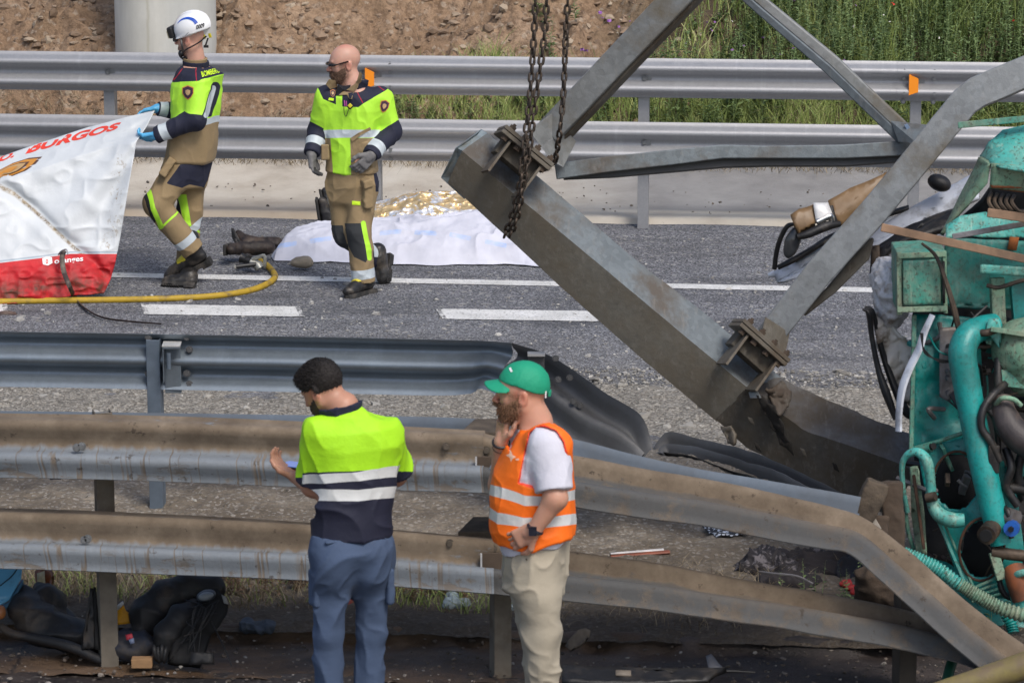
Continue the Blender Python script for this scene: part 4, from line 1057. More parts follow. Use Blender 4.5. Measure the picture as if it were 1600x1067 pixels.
def strands(o, n, length, mat, comb=(0, 0, 0), width=.0011, seed=1, name='strands', keep=None, nw=.55, rnd=.28):
    """short hairs standing on the surface of o, leaning along comb"""
    me = o.data; V = np.empty(len(me.vertices) * 3); me.vertices.foreach_get('co', V); V = V.reshape(-1, 3); N = np.empty(len(V) * 3); me.vertices.foreach_get('normal', N); N = N.reshape(-1, 3)
    r = np.random.default_rng(seed); i = r.integers(0, len(V), n)
    if keep is not None: i = i[keep(V[i])]
    n = len(i); P = V[i] + r.normal(0, .0015, (n, 3)); D = N[i] * nw + np.asarray(comb, float) + r.normal(0, rnd, (n, 3)); D /= np.linalg.norm(D, axis=1, keepdims=True)
    L = (length * r.uniform(.5, 1.25, n))[:, None]; W = np.cross(D, r.normal(0, 1, (n, 3))); W /= np.linalg.norm(W, axis=1, keepdims=True); W *= width
    M_ = P + D * L * .55 + np.asarray(comb, float) * L * .1; T = P + D * L + np.array([0, 0, -.18]) * L
    Q = np.stack([P - W, P + W, M_ + W * .8, M_ - W * .8, T], 1).reshape(-1, 3); k = (np.arange(n) * 5)[:, None]
    F = [tuple(f) for f in (k + np.array([0, 1, 2, 3]))] + [tuple(f) for f in (k + np.array([3, 2, 4]))]
    s_ = link(name, mesh(name, Q, F, False), mat, o); s_['kind'] = 'stuff'; return s_

# ------------------------------------------------------------------ heads and hands
def basis(fwd, up):
    f = nrm(fwd); l = nrm(np.cross(up, f)); u = np.cross(f, l); return np.stack([f, l, u], 1)    # local x forward, y left, z up
def head_prims(c, R, s=1.0, jaw=1.0, open_eyes=True):
    """head around c (between the ears), R from basis(); about .24 m tall at s = 1"""
    L = lambda x, y, z: c + R @ (np.array((x, y, z)) * s)
    def f(P):
        d = s_ell(P, L(-.012, 0, .042), np.array((.097, .074, .088)) * s, R)                       # cranium
        d = smin(d, s_ell(P, L(.028, 0, .015), np.array((.062, .062, .075)) * s, R), .03 * s)        # brow and upper face
        d = smin(d, s_ell(P, L(.040, 0, -.050), np.array((.044, .047 * jaw, .050)) * s, R), .035 * s)   # muzzle, mouth
        d = smin(d, s_ell(P, L(.058, 0, -.092), np.array((.024, .026 * jaw, .022)) * s, R), .028 * s)   # chin
        for q in (-1, 1):
            d = smin(d, s_cap(P, L(-.005, q * .055, -.045), L(.050, q * .020, -.093), .018 * s * jaw, .015 * s * jaw), .03 * s)   # jaw line
            d = smin(d, s_ell(P, L(.058, q * .034, -.015), np.array((.022, .020, .018)) * s, R), .02 * s)    # cheek bones
        d = smin(d, s_cap(P, L(.086, -.028, .026), L(.086, .028, .026), .008 * s, .008 * s), .016 * s)        # brow ridge
        d = smax(d, -s_ell(P, L(.101, .032, .006), np.array((.016, .017, .011)) * s, R), .012 * s)
        d = smax(d, -s_ell(P, L(.101, -.032, .006), np.array((.016, .017, .011)) * s, R), .012 * s)
        d = smin(d, s_cap(P, L(.088, 0, .012), L(.112, 0, -.026), .007 * s, .0115 * s), .010 * s)             # nose
        for q in (-1, 1): d = smin(d, s_ell(P, L(.100, q * .012, -.030), np.array((.010, .008, .008)) * s, R), .006 * s)
        for z, r in ((-.054, .0075), (-.067, .0085)): d = smin(d, s_cap(P, L(.086, -.017, z), L(.086, .017, z), r * s, r * s), .006 * s)
        d = smax(d, -s_cap(P, L(.097, -.018, -.0605), L(.097, .018, -.0605), .0028 * s, .0028 * s), .003 * s)
        for q in (-1, 1):
            e = s_ell(P, L(-.012, q * .077, -.004), np.array((.020, .009, .033)) * s, R @ np.array(Matrix.Rotation(math.radians(-14), 3, 'Y')) )
            e = smax(e, -s_ell(P, L(-.006, q * .086, -.002), np.array((.011, .008, .020)) * s, R), .006 * s); d = smin(d, e, .008 * s)
        return d
    return f
def hand_prims(wrist, dirn, normal, curl=.5, s=1.0, side=1, fat=1.0, spread=.12, thumb_in=.3, index_out=0.0):
    """wrist point, direction to the knuckles, palm normal (the way the palm faces), side +1: thumb to cross(dir, normal)"""
    d = nrm(dirn); n = nrm(normal - d * np.dot(normal, d)); t = np.cross(d, n) * side   # t towards the thumb
    w = np.asarray(wrist, float); pr = []
    R = np.stack([d, t, n], 1)
    pc = w + d * .048 * s
    pr.append(lambda P, pc=pc: s_box(P, pc, np.array((.050, .041, .0145 * fat)) * s, R, .013 * s))
    pr.append(lambda P: s_cap(P, w - d * .01, w + d * .03 * s, .026 * s * fat, .024 * s * fat))
    Ls = (.072, .080, .075, .058); out = []
    for i in range(4):
        o = (1.5 - i) * .0205 * s; k = w + d * .092 * s + t * o; a = spread * (1.5 - i) * .6
        L_ = Ls[i] * s; ang = 0; cu = curl * (1 - (index_out if i == 0 else 0)); p = k - d * .012 * s; rr = (.0105 - .0006 * i) * s * fat
        for j, (fr, bend) in enumerate(((.46, .55), (.32, .85), (.24, .6))):
            ang += cu * bend * 1.35; dv = nrm((d * math.cos(ang) + n * math.sin(ang)) + t * math.sin(a) * .6); q = p + dv * (L_ * fr + (.012 * s if j == 0 else 0))
            pr.append(lambda P, p=p, q=q, r0=rr, r1=rr * .90: s_cap(P, p, q, r0, r1)); p = q; rr *= .90
        out.append(p)
    b = w + d * .022 * s + t * .030 * s; m1 = b + nrm(d * .75 + t * .75 + n * .25 * thumb_in) * .045 * s
    m2 = m1 + nrm(d * .95 + t * (.55 - thumb_in) + n * thumb_in) * .034 * s; m3 = m2 + nrm(d * 1.0 + t * (.15 - thumb_in) + n * thumb_in * 1.2) * .026 * s
    for p, q, r0, r1 in ((b, m1, .016, .013), (m1, m2, .0125, .0115), (m2, m3, .0115, .0095)):
        pr.append(lambda P, p=p, q=q, r0=r0 * s * fat, r1=r1 * s * fat: s_cap(P, p, q, r0, r1))
    def f(P):
        v = None
        # fingers stay apart: small blend radius
        for g in pr:
            x = g(P); v = x if v is None else smin(v, x, .006 * s)
        return v
    return f, out
def near_box(f, c, r):
    """evaluate f only inside a ball, a bound elsewhere (keeps evaluation quick)"""
    c = np.asarray(c, float)
    def g(P):
        dd = np.linalg.norm(P - c, axis=1); out = dd - r + .02; m = dd < r
        if m.any(): out[m] = f(P[m])
        return out
    return g
def limb(ps, rs, k=.025):
    ps = [np.asarray(p, float) for p in ps]
    def f(P):
        d = None
        for i in range(len(ps) - 1):
            v = s_cap(P, ps[i], ps[i + 1], rs[i], rs[i + 1]); d = v if d is None else smin(d, v, k)
        return d
    return f
def boot_prims(ankle, toe, heel_up=0.0, s=1.0, shaft=None, pitch=None):
    """work boot: ankle joint, toe tip point and the shaft's upper end; sole hangs beneath the line heel-toe"""
    a = np.asarray(ankle, float); tp = np.asarray(toe, float); sh = np.asarray(shaft, float)
    up = nrm(sh - a); fd = tp - a; fd = nrm(fd - up * 0) ; 
    d0 = tp - a; lat = nrm(np.cross(d0, up)); 
    return a, tp, sh, lat
# ------------------------------------------------------------------ people
from mathutils.bvhtree import BVHTree
def to_px(V):
    V = np.asarray(V, float); x = V[:, 0]; y = V[:, 1]; z = V[:, 2] - CAMH
    zc = y * _cp - z * _sp; return 800 + FPX * x / zc, 533.5 - FPX * (z * _cp + y * _sp) / zc, zc
def f_poly(pts):
    """positive inside the outline (survey units), in metres"""
    Q = np.array(pts, float)
    def f(V):
        x, y, zc = to_px(V); P = np.stack([x, y], -1); d = np.full(len(P), 1e9); ins = np.zeros(len(P), bool)
        for i in range(len(Q)):
            a, b = Q[i], Q[(i + 1) % len(Q)]; e = b - a; w_ = P - a; t = np.clip((w_ @ e) / (e @ e), 0, 1); d = np.minimum(d, np.linalg.norm(w_ - t[:, None] * e, axis=1))
            c = ((a[1] > P[:, 1]) != (b[1] > P[:, 1])) & (P[:, 0] < (b[0] - a[0]) * (P[:, 1] - a[1]) / (b[1] - a[1] + 1e-12) + a[0]); ins ^= c
        return np.where(ins, d, -d) * zc / FPX
    return f
def f_below(pts):
    """positive below the polyline"""
    q = np.array(pts, float)
    def f(V):
        x, y, zc = to_px(V); return (y - np.interp(x, q[:, 0], q[:, 1])) * zc / FPX
    return f
def f_line(pts, wpx):
    q = np.array(pts, float)
    def f(V):
        x, y, zc = to_px(V); P = np.stack([x, y], -1); d = np.full(len(P), 1e9)
        for i in range(len(q) - 1):
            a, b = q[i], q[i + 1]; e = b - a; w_ = P - a; t = np.clip((w_ @ e) / (e @ e), 0, 1); d = np.minimum(d, np.linalg.norm(w_ - t[:, None] * e, axis=1))
        return (wpx / 2 - d) * zc / FPX
    return f
def f_not(f): return lambda V: -f(V)
def f_and(*fs): return lambda V: np.min([f(V) for f in fs], axis=0)
def f_or(*fs): return lambda V: np.max([f(V) for f in fs], axis=0)
def f_along(a, b, c0, half):
    """a ring around the limb a-b, c0 metres before b"""
    a = np.asarray(a, float); b = np.asarray(b, float); d = nrm(b - a)
    return lambda V: half - np.abs((b - V) @ d - c0)
def f_near(a, b, r):
    return lambda V: r - s_cap(V, a, b, 0, 0)
def f_const(v): return lambda V: np.full(len(V), float(v))
def f_world_z(z0, z1): return lambda V: np.minimum(V[:, 2] - z0, z1 - V[:, 2])

def bvh_of(objs):
    V = []; F = []; n = 0
    for o in objs:
        M = o.matrix_parent_inverse @ o.matrix_basis if not o.parent else (o.parent.matrix_basis @ o.matrix_parent_inverse @ o.matrix_basis)
        vs = [M @ v.co for v in o.data.vertices]; V += vs; F += [[i + n for i in p.vertices] for p in o.data.polygons]; n += len(vs)
    return BVHTree.FromPolygons(V, F)
def text_mesh(body, size=1.0, bold=.0, shear=0.0, spacing=1.0, cuts=0):
    cu = bpy.data.curves.new('lettering', 'FONT'); cu.body = body; cu.size = size; cu.offset = bold; cu.shear = shear; cu.space_character = spacing; cu.resolution_u = 3
    o = bpy.data.objects.new('lettering', cu); COL.objects.link(o); dg = bpy.context.evaluated_depsgraph_get(); dg.update()
    me = bpy.data.meshes.new_from_object(o.evaluated_get(dg)); bpy.data.objects.remove(o)
    import bmesh
    b = bmesh.new(); b.from_mesh(me); bmesh.ops.triangulate(b, faces=b.faces)
    if cuts: bmesh.ops.subdivide_edges(b, edges=b.edges[:], cuts=cuts, use_grid_fill=True); bmesh.ops.triangulate(b, faces=b.faces)
    V = np.array([v.co[:] for v in b.verts]); F = [[v.index for v in f.verts] for f in b.faces]; b.free(); bpy.data.meshes.remove(me)
    return V, F
def laid_on(name, V2, F, place, bvh, mat, parent, lift=.003, smooth=False):
    """flat print laid on a surface: place() turns flat coordinates into a sight line, the print sits where it meets the cloth"""
    out = []; bad = set(); V2 = np.asarray(V2, float)
    for i, (x, y) in enumerate(V2[:, :2]):
        px, py = place(x, y); r = _ray(px, py); h = bvh.ray_cast(Vector((0, 0, CAMH)), Vector(r).normalized())
        if h[0] is not None: p = np.array(h[0]) - nrm(r) * lift
        else: p = np.zeros(3); bad.add(i)
        out.append(p)
    F = [f for f in F if not any(i in bad for i in f)]
    o = link(name, mesh(name, np.array(out), F, smooth), mat, parent); return into(parent, o) if parent else o
def print_text(body, p0, p1, hpx, bvh, mat, parent, name='lettering', bold=0, shear=0.0, squash=None, cuts=0, lift=.004, vx=None):
    V, F = text_mesh(body, 1.0, bold, shear, cuts=cuts); V[:, 0] -= V[:, 0].min(); wd = V[:, 0].max(); hg = .70
    p0 = np.array(p0, float); p1 = np.array(p1, float); ex = (p1 - p0) / wd; d = (p1 - p0) / np.linalg.norm(p1 - p0); ey = np.array((d[1], -d[0])) * hpx / hg
    if vx is not None: ey = np.array(vx, float) / hg
    return laid_on(name, V, F, lambda x, y: p0 + ex * x + ey * y, bvh, mat, parent, lift)
def print_poly(pts, bvh, mat, parent, name, lift=.004):
    c = np.mean(pts, axis=0); n = len(pts); V = np.vstack([[c], pts]); F = [(0, 1 + i, 1 + (i + 1) % n) for i in range(n)]
    return laid_on(name, V, F, lambda x, y: (x, y), bvh, mat, parent, lift)
def ring_px(cx, cy, rx, ry, n=18, a0=0, rot=0):
    t = np.arange(n) / n * 2 * math.pi + a0; x = rx * np.cos(t); y = ry * np.sin(t); c, s = math.cos(rot), math.sin(rot); return np.stack([cx + x * c - y * s, cy + x * s + y * c], -1)

M_skin_a = m_skin('skin_tanned', (.46, .235, .155), (.42, .13, .09))
M_skin_b = m_skin('skin_fair', (.56, .315, .235), (.55, .17, .12), stubble=(.085, .045, .028))
M_leather = plain('black_boot_leather', (.018, .017, .017), .45, 0, .2, 20, .3, dirt=(.09, .075, .06), dirt_amt=.35)
M_sole = plain('boot_sole_rubber', (.022, .021, .020), .7, 0, .2, 20, .4, dirt=(.10, .085, .07), dirt_amt=.4)
NAVY, NEON, TAN, SILV, BLK = (.012, .014, .034), (.46, .88, .045), (.285, .205, .108), (.52, .58, .62), (.014, .014, .016)
M_yellowrub = plain('yellow_rubber', (.72, .62, .03), .5)

def boot(root, toe, heel, shaft, s=1.0, yellow=True, w=.046):
    toe = np.asarray(toe, float); heel = np.asarray(heel, float); sh = np.asarray(shaft, float)
    d = nrm(toe - heel); up = nrm((sh - heel) - d * np.dot(sh - heel, d)); lat = np.cross(up, d); R = np.stack([d, lat, up], 1); L = np.linalg.norm(toe - heel)
    hc = heel + d * .045 + up * .065; an = heel + d * .075 + up * .115; ball = heel + d * (L - .085) + up * .050; tc = toe - d * .05 + up * .045
    def f(P):
        v = s_cap(P, hc, ball, .044, .040); v = smin(v, s_ell(P, tc, (.062, .048, .040), R), .03); v = smin(v, s_cap(P, an - d * .01, ball + up * .01, .048, .034), .03)
        v = smin(v, s_cap(P, an, sh, .054, .060), .03); return v
    pts = np.array([toe, heel, sh]); lo = pts.min(0) - .1; hi = pts.max(0) + .1
    o = skin_of('boot', f, lo, hi, .008, M_leather, root, fold=lambda V: folds(V, .004, 31, 14)); into(root, o)
    # the sole: outline following the foot, heel block and tread
    mb = MB(); prof = [(-.005, .036), (.02, .042), (.08, .036), (.14, .034), (L - .09, .047), (L - .04, .046), (L - .008, .028), (L + .006, .0)]
    ol = [(x, y) for x, y in prof] + [(x, -y) for x, y in prof[::-1][1:]]
    P = [heel + d * x + lat * y - up * .0 for x, y in ol]; mb.prism([p - up * .012 for p in P], up * .034)
    mb.box(heel + d * .035 - up * .018, (.075, .075, .022), R)
    for k in range(7): mb.box(heel + d * (.12 + (L - .15) * k / 6) - up * .016, (.014, .078, .012), R)
    so = mb.build('sole', M_sole, o, bevel=.003); so.matrix_parent_inverse = Matrix.Translation(-root.location); so.matrix_parent_inverse = (Matrix.Translation(-root.location)); so.matrix_parent_inverse = Matrix.Identity(4)
    if yellow:
        def g(P): return smax(f(P) - .003, -np.minimum(.030 - np.abs((P - (ball + up * .05)) @ d + .01), .035 - np.abs((P - ball) @ up - .045)) , .004)
        pf = f_const(0)
        V, F = surfnet(lambda P: smax(f(P) - .0035, s_box(P, ball * .55 + an * .45 + up * .045, (.040, .07, .030), R, .01), .003), lo, hi, .007)
        y = link('yellow_patch', mesh('yellow_patch', V, F, True), M_yellowrub, o); y.matrix_parent_inverse = Matrix.Identity(4)
    return o
def person(root, Y0, h, hd, torso, arms, legs, skin, hip=None, jaw=1.0, hs=1.0, neck_r=.056, bare_hands=True, red=()):
    """one continuous body: head, neck, trunk, arms (with hands), legs"""
    hc, hR = hd; C, X, Yv, A, B = torso
    hp = near_box(head_prims(hc, hR, hs, jaw), hc, .22 * hs)
    neck_base = C[-1] + (C[-1] - C[-2]) * .1
    nk0 = hc + hR @ np.array((-.022, 0, -.045)) * hs
    pr = [lambda P: s_cap(P, neck_base, nk0, neck_r * 1.12, neck_r)]
    pr.append(lambda P: s_loft(P, C, X, Yv, np.array(A) * .86, np.array(B) * .86))
    for a in arms:
        s_, e_, w_ = a['p']; pr.append(limb([s_, e_, w_], a.get('r', [.050, .042, .028])))
    for l in legs: pr.append(limb(l['p'], [.070, .048, .034]))
    hands = []
    for a in arms:
        if a.get('bare'):
            fh, tips = hand_prims(a['p'][2], a['dir'], a['nor'], a.get('curl', .5), a.get('s', 1), a.get('side', 1), index_out=a.get('io', 0)); hands.append(near_box(fh, a['p'][2] + nrm(a['dir']) * .08, .16))
    def f(P):
        d = s_union(P, pr, .035); d = smin(d, hp(P), .03)
        for g in hands: d = smin(d, g(P), .012)
        return d
    pts = np.vstack([C] + [np.array(a['p']) for a in arms] + [np.array(l['p']) for l in legs] + [[hc]]); lo = pts.min(0) - .24; hi = pts.max(0) + .2
    def redf(V):
        q = (V - hc) @ hR / hs; r = np.zeros(len(V))
        r = np.maximum(r, 1 - np.linalg.norm((q - [.11, 0, -.02]) / [.03, .03, .03], axis=1)); r = np.maximum(r, .9 - np.linalg.norm((np.abs(q) - [.012, .078, .004]) / [.03, .022, .045], axis=1))
        r = np.maximum(r, .8 * (1 - np.linalg.norm((q - [.0, 0, .125]) / [.08, .06, .03], axis=1))); return np.clip(r * 1.6, 0, 1)
    def stub(V):
        q = (V - hc) @ hR / hs; lowf = np.clip((-.030 + .25 * (.04 - q[:, 0]) * 0 - q[:, 2]) / .02, 0, 1) * np.clip((q[:, 0] + .004) / .02, 0, 1) * np.clip((q[:, 2] + .14) / .01, 0, 1)
        side = np.clip((.03 - q[:, 2]) / .02, 0, 1) * np.clip((.035 - np.abs(q[:, 0] - .022)) / .012, 0, 1) * np.clip((np.abs(q[:, 1]) - .05) / .01, 0, 1) * np.clip((q[:, 2] + .1) / .02, 0, 1)
        mouth = np.clip(1 - np.linalg.norm((q - [.1, 0, -.0605]) / [.03, .02, .010], axis=1), 0, 1)
        return np.clip(np.maximum(lowf, side * .8) - mouth * 2, 0, 1) * (np.linalg.norm(q, axis=1) < .16)
    o = skin_of('body', f, lo, hi, h, skin, root, {'red': redf, 'stub': stub}); into(root, o)
    return o, f
def glove(root, a, mat, fat=1.25, zones=None, cuff=.05, h=.0045):
    fh, tips = hand_prims(a['p'][2], a['dir'], a['nor'], a.get('curl', .5), a.get('s', 1.05), a.get('side', 1), fat, spread=a.get('spread', .12), index_out=a.get('io', 0), thumb_in=a.get('ti', .3))
    w_ = a['p'][2]; e_ = a['p'][1]; cu = nrm(e_ - w_)
    f = lambda P: smin(fh(P), s_cap(P, w_ + cu * cuff, w_, .038, .032), .02)
    c = w_ + nrm(a['dir']) * .08
    o = skin_of('glove', near_box(f, c, .2), c - .21, c + .21, h, mat, root, attrs=zones, fold=lambda V: folds(V, .0018, 5, 30)); return into(root, o)
def garment(name, root, fs, k, lo_hi, h, mat, attrs, amp, seed, scale=7, cut=None, stretch=(1, 1, .6), relax=0, extra=None):
    def f(P):
        d = s_union(P, fs, k)
        if cut is not None:
            for c in cut: d = smax(d, c(P), .006)
        return d
    lo, hi = lo_hi
    fo = (lambda V: folds(V, amp, seed, scale, stretch) * (1 if extra is None else extra(V)))
    return into(root, skin_of(name, f, lo, hi, h, mat, root, attrs, fold=fo, relax=relax)), f
def bounds(*pts, m=.2):
    P = np.vstack([np.atleast_2d(np.asarray(p, float)) for p in pts]); return P.min(0) - m, P.max(0) + m
def plane_cut(p, n): p = np.asarray(p, float); n = nrm(n); return lambda P: (P - p) @ n
def cuff_cut(p, n, r=.13):
    p = np.asarray(p, float); n = nrm(n); return lambda P: np.minimum((P - p) @ n, r - np.linalg.norm(P - p - n * .04, axis=1))

# ======================================================================= 1. fireman in the white helmet, at the left
Y0 = 25.55; J = lambda x, y, d=0: PY(x, y, Y0 + d)
root1 = empty('person', PZ(290, 447), 'fireman in white helmet and blue gloves, seen from behind, lifting the white sheeting', 'person')
X = nrm((.52, .85, 0)); Yv = nrm((-.85, .52, 0))
tor = (np.array([J(296, 252), J(300, 225), J(303, 195), J(306, 160), J(308, 134), J(313, 114), J(307, 102)]), X, Yv, [.205, .205, .20, .215, .215, .195, .11], [.155, .150, .145, .150, .145, .145, .09])
n_sh, n_el, n_wr = J(312, 132, -.17), J(306, 187, -.25), J(244, 212, -.22)
f_sh, f_el, f_wr = J(292, 130, .17), J(284, 176, .22), J(246, 170, .16)
arms = [dict(p=[n_sh, n_el, n_wr], dir=(-.9, .12, -.15), nor=(-.1, .55, .75), curl=.75, side=1, s=1.05, io=.3), dict(p=[f_sh, f_el, f_wr], dir=(-.95, 0, -.18), nor=(.0, -.3, -.9), curl=.35, side=-1, s=1.05)]
legs = [dict(p=[J(284, 262, -.07), J(245, 320, -.14), J(302, 392, -.08)]), dict(p=[J(303, 262, .10), J(296, 330, .10), J(291, 418, .10)])]
hR1 = basis((-.93, .33, -.06), (-.08, 0, 1)); hc1 = J(297, 62)
person(root1, Y0, .007, (hc1, hR1), tor, arms, legs, M_skin_b, hs=1.02, neck_r=.064)
yoke = f_not(f_below([(230, 131), (268, 129), (311, 127), (314, 125), (348, 116), (370, 112)]))
onarm_n = lambda V: (s_loft(V, tor[0], X, Yv, np.array(tor[3]), np.array(tor[4])) - np.minimum(s_cap(V, n_sh, n_el, .06, .06), s_cap(V, n_el, n_wr, .06, .06)))
onarm_f = lambda V: (s_loft(V, tor[0], X, Yv, np.array(tor[3]), np.array(tor[4])) - np.minimum(s_cap(V, f_sh, f_el, .06, .06), s_cap(V, f_el, f_wr, .06, .06)))
fore_n = lambda V: .5 * (s_cap(V, n_sh, n_sh + (n_el - n_sh) * .80, .0, .0) - s_cap(V, n_sh + (n_el - n_sh) * 1.0, n_wr, 0, 0))
fore_f = lambda V: .5 * (s_cap(V, f_sh, f_sh + (f_el - f_sh) * .80, .0, .0) - s_cap(V, f_sh + (f_el - f_sh) * 1.0, f_wr, 0, 0))
arm_any = f_or(onarm_n, onarm_f)
tanz = f_and(f_below([(230, 196), (262, 196), (304, 197), (346, 189), (370, 186)]), f_not(arm_any))
band1 = f_and(f_below([(230, 196), (262, 196), (304, 191), (346, 179), (370, 172)]), f_not(f_below([(230, 199), (262, 205), (304, 200), (346, 189), (370, 184)])), f_not(arm_any))
navy1 = f_or(yoke, f_and(fore_n, onarm_n), f_and(fore_f, onarm_f), f_and(f_line([(337, 136), (323, 181)], 15), f_not(f_below([(300, 186), (350, 180)]))))
silv1 = f_or(band1, f_and(f_along(n_el, n_wr, .075, .030), onarm_n), f_and(f_along(f_el, f_wr, .04, .030), onarm_f), f_and(f_line([(334, 138), (321, 181)], 7.5), f_not(f_below([(300, 191), (350, 180)]))))
M_jk1 = m_cloth('turnout_jacket_a', NEON, [('tan', TAN), ('navy', NAVY, .8), ('silver', SILV, .35), ('pipe', (.45, .01, .03))], rough=.62)
def sleeve(a, r): return limb(a['p'], r)
hem = plane_cut(J(296, 250), J(296, 256) - J(306, 160))
jk1, jf1 = garment('jacket', root1, [lambda P: s_loft(P, tor[0], X, Yv, np.array(tor[3]), np.array(tor[4]), 2.2, .03), sleeve(arms[0], [.088, .074, .055]), sleeve(arms[1], [.085, .072, .055])], .05,
              bounds(tor[0], *[a['p'] for a in arms]), .0062, M_jk1, {'tan': tanz, 'navy': navy1, 'silver': silv1, 'pipe': f_or(f_line([(309, 97), (306, 112), (307, 127)], 1.4), f_line([(285, 108), (270, 127)], 1.2))}, .011, 11, 6.5,
              cut=[plane_cut(J(306, 104), (0, 0, 1)), cuff_cut(arms[0]['p'][2], arms[0]['p'][2] - arms[0]['p'][1]), cuff_cut(arms[1]['p'][2], arms[1]['p'][2] - arms[1]['p'][1])])
M_tancl = m_cloth('tan_collar', TAN)
# stand-up collar
def collar(root, c, r, hgt, tilt, mat, name='collar', open_dir=None, th=.007, lean=.15, lip=None):
    def f(P):
        q = P - c; z = q @ tilt; rad = np.linalg.norm(q - z[:, None] * tilt, axis=1); R_ = r + lean * z
        d = np.maximum(np.abs(rad - R_) - th, np.maximum(-z, z - hgt))
        if open_dir is not None: d = smax(d, (q @ nrm(open_dir)) - r * .55, .01)
        return d
    return into(root, skin_of(name, f, c - r - .12, c + r + .12, .005, mat, root, fold=lambda V: folds(V, .006, 3, 10)))
collar(root1, J(306, 106), .083, .050, nrm((.05, -.05, 1)), m_cloth('navy_collar', NAVY), lean=.1)
collar(root1, J(305, 106), .072, .072, nrm((.02, -.05, 1)), M_tancl, 'collar_lining', lean=.15)
# trousers
hips1 = [np.array([J(290, 292), J(293, 262), J(297, 236)]), X, Yv]
M_tr1 = m_cloth('turnout_trousers_a', TAN, [('navy', NAVY, .8), ('black', BLK), ('neon', NEON, .6), ('silver', SILV, .35)], dirt=(.12, .09, .06), dirt_amt=.2)
farleg = lambda V: s_cap(V, legs[0]['p'][1], legs[0]['p'][2], 0, 0) - s_cap(V, legs[1]['p'][1], legs[1]['p'][2], 0, 0)
tr1, _ = garment('trousers', root1, [lambda P: s_loft(P, hips1[0], X, Yv, [.17, .19, .19], [.12, .14, .14], 2.2, .03), limb(legs[0]['p'], [.108, .094, .078]), limb(legs[1]['p'], [.105, .088, .078])], .045, bounds(*[l['p'] for l in legs], hips1[0]), .0065, M_tr1,
    {'navy': f_poly([(274, 232), (335, 240), (331, 262), (318, 293), (297, 289), (284, 294), (260, 287), (284, 254)]),
     'black': f_and(f_or(f_poly([(224, 297), (234, 296), (246, 345), (240, 348), (228, 322)]), f_and(f_poly([(272, 300), (278, 300), (283, 335), (276, 334)]), farleg)), f_const(1)),
     'neon': f_or(f_line([(234, 300), (239, 325), (252, 354)], 7.5), f_line([(252, 356), (277, 332)], 3.2), f_and(f_or(f_poly([(278, 304), (291, 304), (299, 352), (290, 350), (284, 336)]), f_line([(296, 352), (312, 363)], 3)), farleg)),
     'silver': f_or(f_along(legs[0]['p'][1], legs[0]['p'][2], .10, .030), f_and(f_along(legs[1]['p'][1], legs[1]['p'][2], .16, .03), farleg))}, .013, 23, 6,
    cut=[cuff_cut(legs[0]['p'][2] + (0, 0, .0), legs[0]['p'][2] - legs[0]['p'][1])])
# cargo pocket
def patch_box(name, root, c, size, R, mat, r=.012, amp=.006, seed=2, attrs=None):
    lo = c - np.max(size) - .03; hi = c + np.max(size) + .03
    return into(root, skin_of(name, lambda P: s_box(P, c, np.array(size), R, r), lo, hi, .006, mat, root, attrs, fold=lambda V: folds(V, amp, seed, 9)))
Rp = basis(nrm(legs[0]['p'][1] - legs[0]['p'][0]), (0, -1, .2)); patch_box('pocket', root1, J(262, 262, -.17), (.075, .03, .058), Rp, M_tancl)
boot(root1, PZ(264, 440, .02) + np.array((0, 0, 0)), J(329, 407, -.05), J(298, 372, -.07))
boot(root1, PZ(252, 447, .012), PZ(304, 450, .012), J(291, 408, .06), yellow=False)
M_blueglove = m_cloth('blue_nitrile', (.10, .42, .72), rough=.35)
for a in arms: glove(root1, a, M_blueglove, 1.02, cuff=.04)
# helmet
M_hw = NT('helmet_white').out((.78, .79, .80), .22, None, None, Coat_Weight=.3); M_blk = plain('black_plastic', (.015, .015, .017), .4, bump=.05)
hc = J(301, 43.5, .0); hR = basis((-.93, .33, -.28), (-.25, 0, 1))
def shell(P, g=0): 
    q = (P - hc) @ hR; d = s_ell(P, hc, (.142 + g, .116 + g, .118 + g), hR); return smax(d, -(q[:, 2] + .032 + .10 * 0), .01)
def shellbrim(P):
    q = (P - hc) @ hR; d = shell(P); rim = np.abs(s_ell(P, hc + hR @ np.array((0, 0, -.034)), (.146, .120, .035), hR)); 
    peak = s_ell(P, hc + hR @ np.array((.055, 0, -.040)), (.115, .100, .010), hR); d = smin(d, peak, .02)
    ridge = s_ell(P, hc + hR @ np.array((-.01, 0, .02)), (.140, .016, .106), hR); return smin(d, ridge, .01)
helm = into(root1, skin_of('helmet', shellbrim, hc - .2, hc + .2, .004, M_hw, root1))
bv = bvh_of([helm])
def sub(o, parent):
    """world-coordinate piece hung under a part that itself keeps world coordinates"""
    o.parent = parent; o.matrix_parent_inverse = Matrix.Identity(4); return o
def arc_px(cx, cy, rx, ry, a0, a1, w0, w1, n=16):
    t = np.linspace(a0, a1, n); out = [(cx + rx * math.cos(a), cy - ry * math.sin(a)) for a in t]; inn = [(cx + (rx - w) * math.cos(a), cy - (ry - w) * math.sin(a)) for a, w in zip(t, np.linspace(w0, w1, n))]
    V = np.array(out + inn); F = [(i, i + 1, n + i + 1, n + i) for i in range(n - 1)]; return V, F
V2, F2 = arc_px(294, 47, 19.5, 20, math.radians(36), math.radians(150), 6.4, .8); o = laid_on('blue_stripe', V2, F2, lambda x, y: (x, y), bv, plain('helmet_blue', (.015, .09, .52), .3, bump=0), None, .003); sub(o, helm)
q = np.array([(289.5, 55.5), (294, 51.5), (326, 43.5), (328.5, 46.5), (328, 49), (300, 57), (293, 58)]); o = laid_on('black_band', np.vstack([[(308, 51.5)], q]), [(0, 1 + i, 1 + (i + 1) % 7) for i in range(7)], lambda x, y: (x, y), bv, M_blk, None, .004); sub(o, helm)
